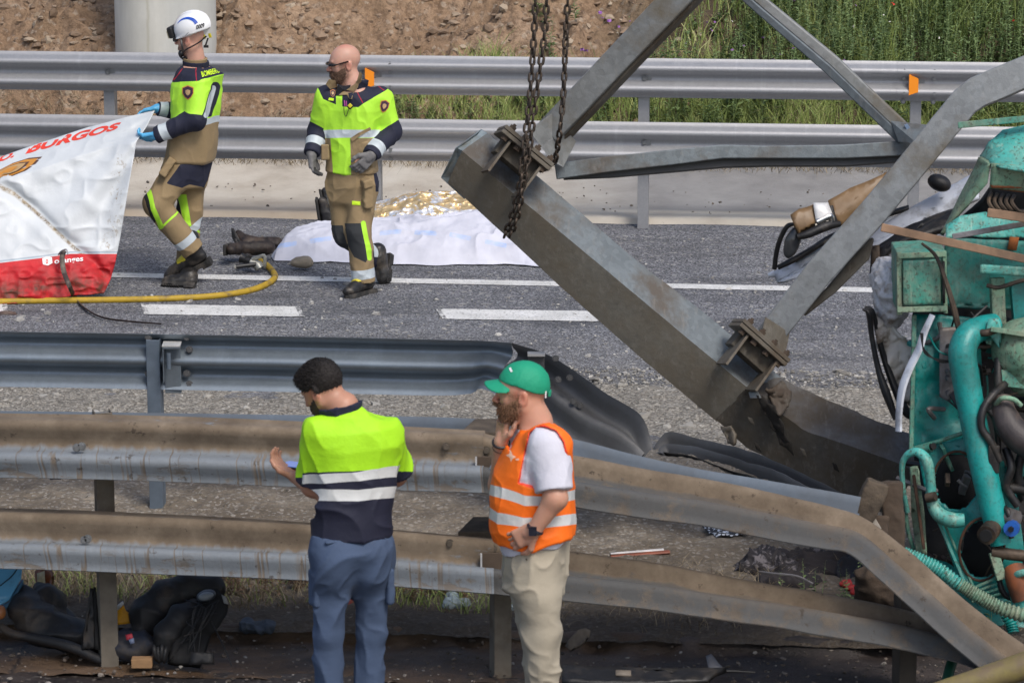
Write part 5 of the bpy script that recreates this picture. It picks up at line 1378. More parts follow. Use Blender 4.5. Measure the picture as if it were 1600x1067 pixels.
M_letW = NT('reflective_white').out((.8, .8, .8), .4)
for cx, cy in ((303, 53), (325.5, 45.5)): o = laid_on('reflective_tab', np.array([(cx - 4, cy), (cx + 3.5, cy - 2), (cx + 4, cy + 1), (cx - 4, cy + 3)]), [(0, 1, 2, 3)], lambda x, y: (x, y), bv, M_letW, None, .006); sub(o, helm)
V, F = text_mesh('0009', 1, .03); V[:, 0] -= V[:, 0].min(); wd = V[:, 0].max()
o = laid_on('number', V, F, lambda x, y: (306.5 + x / wd * 13, 46.5 - x / wd * 4 - y / .7 * 6.5), bv, M_blk, None, .004); sub(o, helm)
mb = MB(); g = hc + hR @ np.array((.150, 0, .010)); mb.box(g, (.045, .15, .085), hR); gog = mb.build('goggles', M_blk, root1, bevel=.014, seg=3); into(root1, gog)
mb = MB(); mb.box(hc + hR @ np.array((.176, 0, .0)), (.010, .13, .055), hR); o = mb.build('lens', NT('lens_pale').out((.55, .5, .32), .15), None, bevel=.004); sub(o, gog)
# neck guard ratchet: yellow tabs, chin strap with cup
for (x, y, s_) in ((305, 60, 1.0), (319, 58, 1.25), (328, 56, 1.25)):
    mb = MB(); mb.box(J(x, y, -.07 + (x - 300) * .0022), (.016 * s_, .012, .026 * s_), hR); into(root1, mb.build('harness_tab', M_yellowrub, root1, bevel=.003))
mb = MB(); mb.tube(smooth_path([J(322, 57, -.03), J(312, 66, -.10), J(300, 73, -.11), J(289, 79, -.08), J(284, 88, -.02)], 20), .008, 6, flat=.5)
mb.tube(smooth_path([J(283, 60, -.06), J(284, 70, -.08), J(286, 80, -.08)], 12), .008, 6, flat=.5); mb.sphere(J(283, 84, -.02), (.022, .03, .026)); mb.tube(smooth_path([J(281, 87, -.02), J(286, 92, -.03), J(292, 90, -.04)], 8), .010, 6)
mb.box(J(322, 73, -.0), (.035, .015, .018)); mb.tube([J(325, 60, 0), J(321, 72, 0)], .006, 6)
into(root1, mb.build('chin_strap', M_blk, root1, smooth=True))
mb = MB(); mb.box(hc1 + hR1 @ np.array((.088, 0, .010)), (.035, .15, .034), hR1); into(root1, mb.build('glasses', M_blk, root1, bevel=.01))
bv = bvh_of([jk1]); M_neonP = NT('neon_print').out((.62, .90, .03), .5)
print_text('BOMBEROS', (316, 120.5), (347, 112.5), 8.2, bv, M_neonP, root1, bold=.02, lift=.012, cuts=1)
M_badge_o = NT('badge_orange').out((.62, .24, .06), .6); M_badge_p = NT('badge_purple').out((.05, .018, .04), .6); M_badge_g = NT('badge_gold').out((.50, .33, .16), .6)
def badge(cx, cy, w_, h_, bvh, root, rot=0):
    sh = np.array([(-.5, -.38), (0, -.55), (.5, -.38), (.5, .05), (.3, .35), (0, .55), (-.3, .35), (-.5, .05)])
    c, s = math.cos(rot), math.sin(rot); Rr = np.array([(c, -s), (s, c)])
    pl = lambda k: (sh * [w_ * k, h_ * k]) @ Rr.T + (cx, cy)
    o = print_poly(pl(1.0), bvh, M_badge_o, root, 'badge', .004)
    for k, m, l in ((.86, M_badge_p, .006), (.42, M_badge_g, .009)): x = print_poly(pl(k), bvh, m, None, 'badge_field', l); sub(x, o); x.matrix_parent_inverse = Matrix.Identity(4)
badge(293.5, 145, 18, 21, bv, root1)

# ======================================================================= 2. bald fireman walking
Y0 = 25.30; J = lambda x, y, d=0: PY(x, y, Y0 + d)
root2 = empty('person', PZ(565, 460), 'bald bearded fireman in dark glasses and grey gloves striding past the covered figures', 'person')
X = nrm((1, -.22, 0)); Yv = nrm((.22, 1, 0))
tor = (np.array([J(549, 283), J(549, 262), J(549, 235), J(550, 200), J(552, 170), J(553, 150), J(551, 136), J(550, 128)]), X, Yv, [.185, .185, .182, .188, .205, .195, .12, .07], [.135, .135, .130, .135, .140, .125, .09, .07])
a_sh, a_el, a_wr = J(511, 153, -.02), J(498, 203, .03), J(487, 240, -.10)
b_sh, b_el, b_wr = J(594, 153, .03), J(612, 206, .02), J(580, 243, -.17)
arms = [dict(p=[a_sh, a_el, a_wr], dir=(.05, -.1, -1), nor=(.9, -.2, .1), curl=.5, side=-1, s=1.08, bare=False), dict(p=[b_sh, b_el, b_wr], dir=(-.65, -.15, -.72), nor=(-.30, .9, .1), curl=.45, side=-1, s=1.08)]
legs = [dict(p=[J(531, 290, .03), J(540, 366, .02), J(590, 408, .26)]), dict(p=[J(569, 290, -.02), J(560, 362, -.10), J(569, 440, -.12)])]
hR2 = basis((-.95, -.30, -.04), (-.02, 0, 1)); hc2 = J(538, 101)
body2, bf2 = person(root2, Y0, .0065, (hc2, hR2), tor, arms, legs, M_skin_b, hs=1.09, neck_r=.064)
tl = lambda V: s_loft(V, tor[0], X, Yv, np.array(tor[3]), np.array(tor[4]))
arA = lambda V: tl(V) - np.minimum(s_cap(V, a_sh, a_el, .06, .06), s_cap(V, a_el, a_wr, .06, .06)); arB = lambda V: tl(V) - np.minimum(s_cap(V, b_sh, b_el, .06, .06), s_cap(V, b_el, b_wr, .06, .06)); arm_any = f_or(arA, arB)
yoke = f_not(f_below([(470, 110), (496, 135), (505, 155), (523, 163), (534, 167), (560, 168), (568, 162), (601, 143), (630, 120)]))
navy = f_or(yoke, f_and(arA, f_below([(470, 182), (505, 200)])), f_and(arB, f_below([(585, 210), (622, 188)])))
zipn = f_poly([(525, 149), (535, 149), (534, 210), (525, 210)])
tanz = f_and(f_below([(480, 216), (620, 216)]), f_not(arm_any), f_not(f_poly([(517, 190), (546, 190), (548, 240), (549, 300), (523, 300), (518, 250)])))
silv = f_or(f_and(f_below([(480, 203), (620, 203)]), f_not(f_below([(480, 216), (620, 215)])), f_not(arm_any)), f_and(arA, f_along(a_el, a_wr, .085, .030)), f_and(arB, f_along(b_el, b_wr, .075, .030)))
M_jk2 = m_cloth('turnout_jacket_b', NEON, [('tan', TAN), ('navy', NAVY, .8), ('zip', NEON, .6), ('silver', SILV, .35), ('pipe', (.45, .01, .03))], rough=.62)
jk2, _ = garment('jacket', root2, [lambda P: s_loft(P, tor[0], X, Yv, np.array(tor[3]), np.array(tor[4]), 2.3, .03), limb(arms[0]['p'], [.088, .070, .056]), limb(arms[1]['p'], [.088, .074, .055])], .045,
    bounds(tor[0], *[a['p'] for a in arms]), .006, M_jk2, {'tan': tanz, 'navy': f_and(navy, f_not(zipn)), 'zip': zipn, 'silver': silv, 'pipe': f_or(f_line([(555, 137), (561, 150), (567, 161)], 1.3), f_line([(566, 119), (585, 130), (600, 142)], 1.1))}, .012, 41, 6.5,
    cut=[plane_cut(J(549, 268), (0, 0, -1)), cuff_cut(J(551, 139), (-.25, -.2, 1), .125), cuff_cut(a_wr, a_wr - a_el), cuff_cut(b_wr, b_wr - b_el)])
collar(root2, J(550, 140), .090, .075, nrm((.08, .12, 1)), m_cloth('navy_collar_b', NAVY), open_dir=(-.55, -.8, 0), lean=.28)
collar(root2, J(549, 140), .080, .070, nrm((.08, .10, 1)), M_tancl, 'collar_lining', open_dir=(-.6, -.75, 0), lean=.28)
# lapels, folded open
bv = bvh_of([jk2, body2])
def lapel(pts, mat, nm='lapel', lift=.02, th=.006):
    P = []
    for x, y in pts:
        r = nrm(_ray(x, y)); h = bv.ray_cast(Vector((0, 0, CAMH)), Vector(r)); p = np.array(h[0]) if h[0] is not None else J(x, y, -.12); P.append(p - r * lift)
    mb = MB(); c = np.mean(P, 0) - nrm(_ray(*np.mean(pts, 0))) * .006; n = len(P); V = [c] + P; back = nrm(_ray(*np.mean(pts, 0))) * th
    V2_ = [v + back for v in V]; F = [(0, 1 + i, 1 + (i + 1) % n) for i in range(n)]; F += [(a + n + 1, c_ + n + 1, b + n + 1) for a, b, c_ in F]; F += [(1 + i, 1 + i + n + 1, 1 + (i + 1) % n + n + 1, 1 + (i + 1) % n) for i in range(n)]
    return into(root2, MB().add(V + V2_, F).build(nm, mat, root2))
lapel([(541, 141), (556, 132), (562, 112), (566, 116), (564, 133), (553, 143)], M_tancl); lapel([(509, 132), (514, 124), (524, 126), (528, 136), (516, 140)], M_tancl)
lapel([(529, 149), (536, 143), (546, 145), (553, 143), (550, 155), (546, 155), (541, 148)], M_tancl, lift=.012); lapel([(544, 146), (552, 144), (549, 154), (546, 154)], m_cloth('navy_tab', NAVY), 'collar_tab', lift=.02)
lapel([(528, 132), (536, 134), (548, 133), (546, 143), (536, 142), (530, 150), (524, 150)], m_cloth('navy_shirt', (.012, .013, .02)), 'undershirt', lift=.003)
badge(600.5, 166.5, 14, 19, bv, root2, .25); badge(520, 146, 8, 11, bv, root2)
print_poly(np.array([(514, 153), (522, 154), (521, 158), (513, 157)]), bv, M_neonP, root2, 'name_tape'); 
mb = MB(); mb.box(J(547, 165.5, -.185), (.026, .02, .026), np.array(Matrix.Rotation(.78, 3, 'Y'))); into(root2, mb.build('chest_lamp', M_yellowrub, root2, bevel=.004)); mb = MB(); mb.box(J(547, 166.5, -.17), (.036, .02, .036), np.array(Matrix.Rotation(.78, 3, 'Y'))); into(root2, mb.build('lamp_housing', M_blk, root2, bevel=.004))
mb = MB(); mb.tube([J(538, 157, -.165), J(539, 166, -.17)], .004, 6); mb.tube([J(541, 158, -.165), J(541.5, 166, -.17)], .003, 6); into(root2, mb.build('pen', plain('magenta_pen', (.55, .08, .4), .4), root2))
mb = MB(); mb.tube(smooth_path([J(537, 167, -.165), J(538, 178, -.17), J(541, 182, -.17), J(545, 170, -.17)], 14), .0025, 5); into(root2, mb.build('cord', M_blk, root2))
# chest and hem pockets
Rb = basis((0, -1, 0), (0, 0, 1))
for (x, y, d, sz) in ((563, 233, -.125, (.012, .062, .055)), (508, 238, -.10, (.012, .030, .058))): patch_box('pocket', root2, J(x, y, d), sz, Rb, M_tancl, .01, .005)
lapel([(548, 216), (560, 208), (578, 199), (580, 203), (563, 212), (550, 222)], M_tancl, 'pocket_flap', lift=.012)
M_tr2 = m_cloth('turnout_trousers_b', TAN, [('navy', NAVY, .8), ('black', (.028, .031, .034)), ('neon', NEON, .6), ('silver', SILV, .35)], dirt=(.12, .09, .06), dirt_amt=.2)
frontleg = lambda V: s_cap(V, legs[0]['p'][1], legs[0]['p'][2], 0, 0) - s_cap(V, legs[1]['p'][1], legs[1]['p'][2], 0, 0)
tr2, _ = garment('trousers', root2, [lambda P: s_loft(P, np.array([J(551, 318), J(551, 285), J(550, 258)]), X, Yv, [.15, .18, .17], [.12, .135, .125], 2.2, .03), limb(legs[0]['p'], [.100, .088, .068]), limb(legs[1]['p'], [.108, .093, .082])], .04, bounds(*[l['p'] for l in legs], J(550, 255)), .0062, M_tr2,
    {'navy': f_or(f_poly([(584, 262), (596, 262), (597, 300), (588, 300)]), f_and(f_not(frontleg), f_below([(580, 368), (600, 372)]))), 'black': f_or(f_and(frontleg, f_poly([(538, 349), (567, 349), (575, 402), (571, 410), (553, 402), (543, 385)])), f_and(f_not(frontleg), f_poly([(515, 352), (550, 352), (556, 392), (540, 388), (525, 376)]))),
     'neon': f_and(frontleg, f_line([(568, 349), (573, 375), (577, 403)], 8)), 'silver': f_or(f_and(frontleg, f_along(legs[1]['p'][1], legs[1]['p'][2], .06, .034)), f_and(f_not(frontleg), f_poly([(583, 370), (590, 370), (593, 402), (585, 402)])))}, .014, 57, 6,
    cut=[lambda P: np.minimum(plane_cut(legs[1]['p'][2] + (0, 0, .0), (0, 0, -1))(P), s_cap(P, legs[0]['p'][1], legs[0]['p'][2], .13, .13))])
patch_box('pocket', root2, J(573, 306, -.13), (.055, .035, .085), basis((.35, -.95, 0), (0, 0, 1)), M_tancl, .014, .008, 7)
patch_box('pocket_flap', root2, J(572, 286, -.14), (.06, .035, .03), basis((.35, -.95, 0), (0, 0, 1)) @ np.array(Matrix.Rotation(.2, 3, 'X')), M_tancl, .01, .004, 9)
bv = bvh_of([tr2] + [c for c in root2.children if c.name.startswith('pocket')]); print_poly(np.array([(550, 314), (563, 315), (563, 321), (550, 320)]), bv, M_neonP, root2, 'leg_tag', .006)
boot(root2, PZ(541, 466, .015), PZ(584, 455, .015), J(571, 436, -.1), w=.05)
boot(root2, J(602, 444, .22), J(606, 398, .34), J(590, 392, .24), yellow=False)
M_gg = m_cloth('grey_work_glove', (.17, .165, .165), [('tip', (.03, .03, .032))], rough=.7); M_gg2 = M_gg
for a, tipf in ((arms[0], lambda V: .045 - np.linalg.norm(V - J(496, 270, -.13), axis=1)), (arms[1], lambda V: .05 - np.linalg.norm(V - J(556, 268, -.25), axis=1))): glove(root2, a, M_gg, 1.2, zones={'tip': tipf}, cuff=.06)
# glasses, beard
L = lambda x, y, z: hc2 + hR2 @ (np.array((x, y, z)) * 1.09)
mb = MB()
for s_ in (-1, 1):
    mb.tube(smooth_path([L(.108, s_ * .006, .010), L(.106, s_ * .030, .009), L(.094, s_ * .052, .010), L(.070, s_ * .070, .012)], 12), np.array([.011] * 4 + [.015] * 4 + [.014, .012, .009, .006]), 8, flat=.8, upv=(0, 0, 1))
    mb.tube([L(.074, s_ * .071, .012), L(-.008, s_ * .082, .030)], .0045, 6)
into(root2, mb.build('sunglasses', NT('dark_lens').out((.008, .008, .009), .12), root2, smooth=True))
def beard_mesh(root, hc, hR, hs, mat, jaw=1.0, long=.008, low=-.035):
    hf = head_prims(hc, hR, hs, jaw)
    def f(P):
        q = (P - hc) @ hR / hs; keep = np.minimum(np.minimum(low + .55 * np.clip(.062 - q[:, 0], 0, .06) - q[:, 2], q[:, 0] - .008 + .0 * q[:, 2]), .3)
        mouth = s_ell(P, hc + hR @ (np.array((.098, 0, -.0605)) * hs), np.array((.02, .017, .0065)) * hs, hR)
        return smax(smax(hf(P) - long, -keep * hs, .012), -mouth, .006)
    return into(root, skin_of('beard', f, hc - .2, hc + .2, .0036, mat, root, disp=lambda V, N: N * (.003 * fbm(V, 120, 4, 2))[:, None]))
M_beard = m_cloth('brown_beard', (.115, .065, .042), weave=300); bo = beard_mesh(root2, hc2, hR2, 1.09, M_beard, long=.004); strands(bo, 2500, .009, M_beard, (-.1, -.1, -.7), seed=3)
# ======================================================================= 3. man seen from behind with a phone
Y0 = 15.10; J = lambda x, y, d=0: PY(x, y, Y0 + d)
root3 = empty('person', PZ(545, 1192), 'dark haired man seen from behind in yellow and navy polo, reading a phone', 'person')
X = nrm((.93, .37, 0)); Yv = nrm((-.37, .93, 0))
tor = (np.array([J(548, 866), J(549, 845), J(549, 800), J(551, 740), J(554, 695), J(553, 668), J(543, 648), J(538, 636)]), X, Yv, [.175, .178, .170, .182, .195, .178, .10, .07], [.125, .125, .125, .130, .130, .115, .085, .07])
l_sh, l_el, l_wr = J(499, 677, -.05), J(489, 758, .03), J(461, 744, .17)
r_sh, r_el, r_wr = J(604, 678, .07), J(618, 742, .20), J(575, 730, .38)
arms = [dict(p=[l_sh, l_el, l_wr], dir=(-.75, .35, .45), nor=(.45, -.1, .8), curl=.55, side=-1, s=1.0, bare=True, r=[.052, .050, .030]), dict(p=[r_sh, r_el, r_wr], dir=(-.8, .4, .2), nor=(0, 0, 1), curl=.3, side=1, bare=True, r=[.052, .048, .030])]
legs = [dict(p=[J(519, 880, -.03), J(513, 990, -.02), J(518, 1150, .0)]), dict(p=[J(579, 880, .06), J(579, 990, .05), J(577, 1150, .05)])]
hR3 = basis((-.74, .52, -.48), (-.35, .15, 1)); hc3 = J(505, 610, .04)
body3, _ = person(root3, Y0, .006, (hc3, hR3), tor, arms, legs, M_skin_a, hs=1.0, neck_r=.058)
tl = lambda V: s_loft(V, tor[0], X, Yv, np.array(tor[3]), np.array(tor[4]))
arA = lambda V: tl(V) - np.minimum(s_cap(V, l_sh, l_el, .05, .05), 9); arB = lambda V: tl(V) - s_cap(V, r_sh, r_el, .05, .05); arm_any = f_or(arA, arB)
M_polo = m_cloth('hi_vis_polo', (.40, .80, .012), [('navy', (.010, .012, .032)), ('silver', (.62, .64, .64), .4)], rough=.7, dirt=(.20, .42, .02), dirt_amt=.1)
lowz = f_and(f_below([(450, 740), (640, 733)]), f_not(arm_any))
b1 = f_and(f_below([(480, 742), (500, 741), (560, 738), (620, 727)]), f_not(f_below([(480, 756), (500, 756), (560, 752), (620, 744)])), f_not(arm_any))
b2 = f_and(f_below([(480, 766), (500, 764), (560, 766), (620, 758)]), f_not(f_below([(480, 783), (500, 782), (560, 783), (620, 776)])), f_not(arm_any))
hemA = f_along(l_sh, l_el, -.018, .011); hemB = f_along(r_sh, r_el, -.006, .010)
polo, _ = garment('polo_shirt', root3, [lambda P: s_loft(P, tor[0], X, Yv, np.array(tor[3]) + .004, np.array(tor[4]) + .004, 2.3, .03), limb([l_sh, l_el + (l_el - l_sh) * .1], [.078, .080]), limb([r_sh, r_el], [.076, .072])], .04,
    bounds(tor[0], l_sh, l_el, r_sh, r_el), .006, M_polo, {'navy': f_or(lowz, f_and(arA, f_below([(470, 746), (500, 752)])), f_and(arB, f_below([(600, 737), (630, 736)]))), 'silver': f_or(b1, b2)}, .017, 71, 5, stretch=(1, 1, .7),
    cut=[plane_cut(J(549, 836), (0, 0, -1)), plane_cut(J(538, 640), (-.25, .2, 1)), cuff_cut(J(488, 750, .02), l_el - l_sh, .14), cuff_cut(J(616, 738, .18), r_el - r_sh, .13)])
collar(root3, J(535, 650, .0), .078, .050, nrm((-.22, .12, 1)), m_cloth('navy_knit_collar', (.012, .015, .042)), lean=.35, open_dir=(-.6, .8, 0))
M_trs = m_cloth('blue_grey_work_trousers', (.052, .082, .150), [], rough=.85, weave=500, dirt=(.06, .075, .11), dirt_amt=.35)
hp = np.array([J(549, 872), J(549, 855), J(549, 826)])
tr3, _ = garment('trousers', root3, [lambda P: s_loft(P, hp, X, Yv, [.168, .172, .170], [.118, .124, .120], 2.3, .05), lambda P: s_ell(P, J(522, 876, -.05), (.098, .115, .135)), lambda P: s_ell(P, J(576, 876, .02), (.098, .115, .135)), limb(legs[0]['p'], [.088, .068, .056]), limb(legs[1]['p'], [.086, .066, .054])], .06, bounds(*[l['p'] for l in legs], hp), .0065, M_trs, {}, .019, 81, 5.5, stretch=(1, 1, .8))
for (x, y, d) in ((492, 918, -.06), (607, 913, .02)): patch_box('cargo_pocket', root3, J(x, y, d), (.042, .017, .082), basis((X * (-1 if x < 540 else 1)), (0, 0, 1)) @ np.array(Matrix.Rotation(math.radians(90), 3, 'Z')), M_trs, .012, .006, 3)
for (x, y, d) in ((523, 846, -.13), (588, 842, -.06)): patch_box('pocket_welt', root3, J(x, y, d), (.045, .012, .008), np.stack([X, Yv, (0, 0, 1)], 1), M_trs, .006, .002, 3)
for l, q in ((legs[0], (505, 1193)), (legs[1], (572, 1195))):
    hl = PZ(q[0] + 12, q[1] + 4, .015); boot(root3, hl + np.array((-.10, .26, 0)), hl, l['p'][2] + np.array((0, -.02, -.02)), yellow=False)
# hair: short dark crop, shorter over the nape
def hair(root, hc, hR, hs, mat, jaw=1, grow=.012, nape=-.03, front=.075, h=.0045, rough=.0016, fscale=210, top=.012):
    hf = head_prims(hc, hR, hs, jaw)
    def f(P):
        q = (P - hc) @ hR / hs
        line = np.interp(q[:, 0], [-.13, -.07, -.03, -.012, .02, .05, front, .12], [nape, nape, -.015, .032, .020, .035, .075, .12])
        g = grow * np.clip((q[:, 2] + .05) / .07, .25, 1) + top * np.clip(q[:, 2] / .10, 0, 1) + .012 * np.clip((q[:, 0] - .03) / .05, 0, 1)
        return smax(hf(P) - g * hs, (line - q[:, 2]) * hs, .010)
    return into(root, skin_of('hair', f, hc - .21, hc + .21, h, mat, root, disp=lambda V, N: N * (rough * fbm(V, fscale, 4, 3))[:, None]))
M_hair = NT('dark_hair').out((.010, .007, .006), .8)
ho = hair(root3, hc3, hR3, 1.0, M_hair, grow=.004, nape=-.030, top=.007)
upz = lambda V: ((V - hc3) @ hR3)[:, 2] > rng.uniform(-.03, .09, len(V))
strands(ho, 9000, .012, M_hair, tuple(hR3[:, 0] * .75 + hR3[:, 2] * .15), seed=4, keep=upz, nw=.30, rnd=.13); strands(ho, 4000, .006, M_hair, (0, 0, -.7), seed=6, nw=.2, rnd=.1)
M_hairb = m_cloth('dark_stubble', (.05, .03, .022), weave=300); beard_mesh(root3, hc3, hR3, 1.0, M_hairb, long=.003)
# phone in the left hand
ph = empty('phone', J(459, 727, .22), 'phone with lit blue screen held in the left hand of the man in yellow', 'phone')
Rph = np.stack([nrm((.8, -.4, .1)), nrm(np.cross((.2, .75, .62), (.8, -.4, .1))), nrm((.2, .75, .62))], 1); Rph = np.array(Matrix(Rph.tolist()).to_quaternion().to_matrix())
fw = nrm((-.62, .68, -.1)); rt = nrm(np.cross(fw, (0.25, -.4, .9))); upn = np.cross(rt, fw); Rph = np.stack([rt, fw, upn], 1)
mb = MB(); mb.box((0, 0, 0), (.074, .150, .009), Rph); c_ = mb.build('case', M_blk, ph, bevel=.003)
mb = MB(); mb.box(upn * .0055, (.066, .140, .002), Rph); tS = NT('phone_screen'); mb.build('screen', tS.out((.05, .10, .30), .15, None, None, Emission_Color=(.12, .22, .62, 1), Emission_Strength=.5), ph)

# ======================================================================= 4. man in the orange vest
Y0 = 15.10; J = lambda x, y, d=0: PY(x, y, Y0 + d)
root4 = empty('person', PZ(862, 1196), 'bearded man in orange reflective vest, green cap and beige trousers, hand at his mouth', 'person')
X = nrm((.10, 1, 0)); Yv = nrm((-1, .10, 0))
tor = (np.array([J(836, 905), J(837, 868), J(833, 820), J(831, 775), J(836, 730), J(842, 700), J(840, 676), J(836, 660)]), X, Yv, [.180, .185, .190, .195, .205, .200, .12, .075], [.138, .150, .168, .168, .150, .130, .095, .075])
n_sh, n_el, n_wr = J(856, 697, -.17), J(868, 778, -.25), J(834, 829, -.24)
f_sh, f_el, f_wr = J(812, 700, .19), J(781, 757, .12), J(783, 690, .0)
arms = [dict(p=[n_sh, n_el, n_wr], dir=(-.70, .30, -.45), nor=(.1, .95, -.1), curl=.45, side=1, s=1.04, bare=True, r=[.06, .050, .031]), dict(p=[f_sh, f_el, f_wr], dir=(.10, -.05, 1), nor=(.75, .45, 0), curl=.62, side=-1, s=1.0, bare=True, r=[.058, .048, .032])]
legs = [dict(p=[J(833, 885, -.09), J(845, 988, -.10), J(856, 1150, -.09)]), dict(p=[J(829, 885, .09), J(842, 988, .10), J(852, 1150, .12)])]
hR4 = basis((-.985, .08, -.02), (.02, 0, 1)); hc4 = J(815, 615)
body4, _ = person(root4, Y0, .006, (hc4, hR4), tor, arms, legs, M_skin_a if False else m_skin('skin_ruddy', (.55, .29, .20), (.60, .15, .09), stubble=(.16, .08, .045)), hs=1.06, neck_r=.070, jaw=1.08)
tl = lambda V: s_loft(V, tor[0], X, Yv, np.array(tor[3]), np.array(tor[4]))
M_tee = m_cloth('white_tee', (.62, .62, .70), [], rough=.8)
tee, _ = garment('t_shirt', root4, [lambda P: s_loft(P, tor[0], X, Yv, np.array(tor[3]), np.array(tor[4]), 2.3, .03), limb([n_sh, n_el], [.088, .080]), limb([f_sh, f_el], [.082, .072])], .035,
    bounds(tor[0], n_sh, n_el, f_sh, f_el), .006, M_tee, {}, .010, 91, 6, cut=[lambda P: plane_cut(J(836, 848), (.35, 0, -1))(P) - .02 * np.sin((P[:, 0] + P[:, 1]) * 20), cuff_cut(J(836, 662), (.22, 0, 1), .115), cuff_cut(n_sh + (n_el - n_sh) * .86, n_el - n_sh, .15), cuff_cut(f_sh + (f_el - f_sh) * .8, f_el - f_sh, .13)])
M_vest = m_cloth('orange_vest', (.98, .17, .006), [('silver', (.66, .67, .66), .38), ('edge', (.85, .06, .02)), ('mark', (.9, .55, .4))], rough=.6, var=.05)
hole = f_poly([(828, 676), (838, 668), (850, 666), (868, 673), (880, 690), (889, 738), (888, 752), (870, 764), (843, 764), (811, 754), (818, 722), (822, 700)])
vneck = f_poly([(796, 704), (790, 692), (797, 668), (815, 650), (835, 640), (850, 645), (838, 656), (816, 668), (805, 686)])
near = lambda V: (J(836, 700)[1] - V[:, 1]) - .02
sb1 = f_and(f_below([(760, 755), (780, 760), (820, 773), (850, 775), (905, 763)]), f_not(f_below([(760, 772), (780, 777), (820, 789), (850, 790), (905, 779)])))
sb2 = f_and(f_below([(760, 789), (780, 800), (820, 808), (850, 809), (905, 801)]), f_not(f_below([(760, 806), (780, 818), (820, 823), (850, 825), (905, 818)])))
hz = f_and(hole, near)
vest, _ = garment('vest', root4, [lambda P: s_loft(P, tor[0], X, Yv, np.array(tor[3]) + .013, np.array(tor[4]) + .016, 2.3, .03), lambda P: s_cap(P, n_sh, J(838, 692, -.05), .100, .09), lambda P: s_cap(P, f_sh, J(830, 692, .05), .095, .09)], .03, bounds(tor[0], n_sh, f_sh), .0055, M_vest,
    {'silver': f_or(sb1, sb2), 'edge': lambda V: np.minimum(.006 - np.abs(hole(V)), near(V)), 'mark': f_or(f_poly([(796, 700), (800, 710), (806, 713), (800, 716), (797, 722), (795, 714), (789, 711), (795, 708)]), f_poly([(805, 716), (811, 716), (811, 719), (805, 719)]))}, .012, 95, 5.5,
    cut=[lambda P: plane_cut(J(833, 838), (.10, 0, -1))(P) - .012 * np.sin(P[:, 0] * 25), cuff_cut(J(838, 660), (-.3, 0, 1), .13), lambda P: np.minimum(hole(P), near(P)), lambda P: np.minimum(vneck(P), .3), lambda P: .10 - s_cap(P, f_sh, f_sh + (f_el - f_sh) * .5, 0, 0)])
M_chino = m_cloth('beige_chinos', (.40, .355, .275), [], rough=.85)
hp = np.array([J(834, 925), J(834, 890), J(838, 838)])
tr4, _ = garment('trousers', root4, [lambda P: s_loft(P, hp, X, Yv, [.16, .185, .18], [.125, .142, .140], 2.3, .03), limb([legs[0]['p'][0], J(838, 925, -.10), legs[0]['p'][1], legs[0]['p'][2]], [.100, .094, .078, .062]), limb([legs[1]['p'][0], J(834, 925, .10), legs[1]['p'][1], legs[1]['p'][2]], [.100, .094, .078, .062])], .035,
    bounds(*[l['p'] for l in legs], hp), .0062, M_chino, {}, .017, 101, 6.0, stretch=(.9, 1, .85), cut=[plane_cut(J(838, 842), (0, 0, 1))])
for l, q in ((legs[0], (868, 1197)), (legs[1], (862, 1186))):
    hl = PZ(q[0], q[1], .015); boot(root4, hl + np.array((-.29, .02, 0)), hl, l['p'][2] + np.array((0, 0, -.03)), yellow=False)
bv = bvh_of([tr4])
V2_ = np.array([(809, 855), (811, 853), (824, 874), (823, 876)]); laid_on('pocket_opening', V2_, [(0, 1, 2, 3)], lambda x, y: (x, y), bv, plain('pocket_shadow_cloth', (.10, .085, .065), .9), root4, .004)
# watch, bracelets, belt
mb = MB(); d = nrm(n_wr - n_el)
t_ = np.linspace(0, 2 * math.pi, 20); a_ = nrm(np.cross(d, (0, 1, 0))); b_ = np.cross(d, a_); ctr = n_wr - d * .01
mb.tube([ctr + .033 * (math.cos(k) * a_ + math.sin(k) * b_) for k in t_], .009, 6); mb.box(ctr + np.array((-.01, -.034, 0)), (.034, .014, .040)); into(root4, mb.build('watch', plain('watch_black', (.012, .015, .03), .3), root4, smooth=True))
d = nrm(f_wr - f_el); a_ = nrm(np.cross(d, (0, 1, 0))); b_ = np.cross(d, a_)
for k_, (o_, r_, c_) in enumerate(((-.005, .008, (.015, .013, .016)), (-.035, .004, (.18, .10, .06)))):
    mb = MB(); ctr = f_wr + d * o_; mb.tube([ctr + (.035) * (math.cos(k) * a_ + math.sin(k) * b_) for k in t_], r_ * .8, 6); into(root4, mb.build('bracelet', plain('bracelet_%s' % ('dark', 'brown')[k_], c_, .5), root4, smooth=True))
# cap
M_cap_g = m_cloth('green_cap', (.006, .30, .165), [], rough=.7, weave=600, var=.1)
cR = hR4 @ np.array(Matrix.Rotation(math.radians(-4), 3, 'Y')); cc_ = hc4 + hR4 @ np.array((-.012, 0, .040)) * 1.06
def capf(P):
    q = (P - cc_) @ cR; d = s_ell(P, cc_, (.113, .091, .104), cR)
    line = np.interp(q[:, 0], [-.14, -.05, .02, .12], [-.038, -.022, .004, .016]); d = smax(d, line - q[:, 2], .008)
    return d
def visf(P):
    q = (P - cc_) @ cR; x = q[:, 0] - .085; y = q[:, 1]; z = q[:, 2] - .014 + .42 * np.clip(x, 0, 1) * .5 + 5.5 * y * y * .9
    e = (np.sqrt((x / .090) ** 2 + (y / .088) ** 2) - 1) * .08; return smax(smax(e, np.abs(z) - .0045, .006), -x - .03, .01)
cap_o = into(root4, skin_of('cap', capf, cc_ - .17, cc_ + .17, .0042, M_cap_g, root4, fold=lambda V: folds(V, .002, 7, 14)))
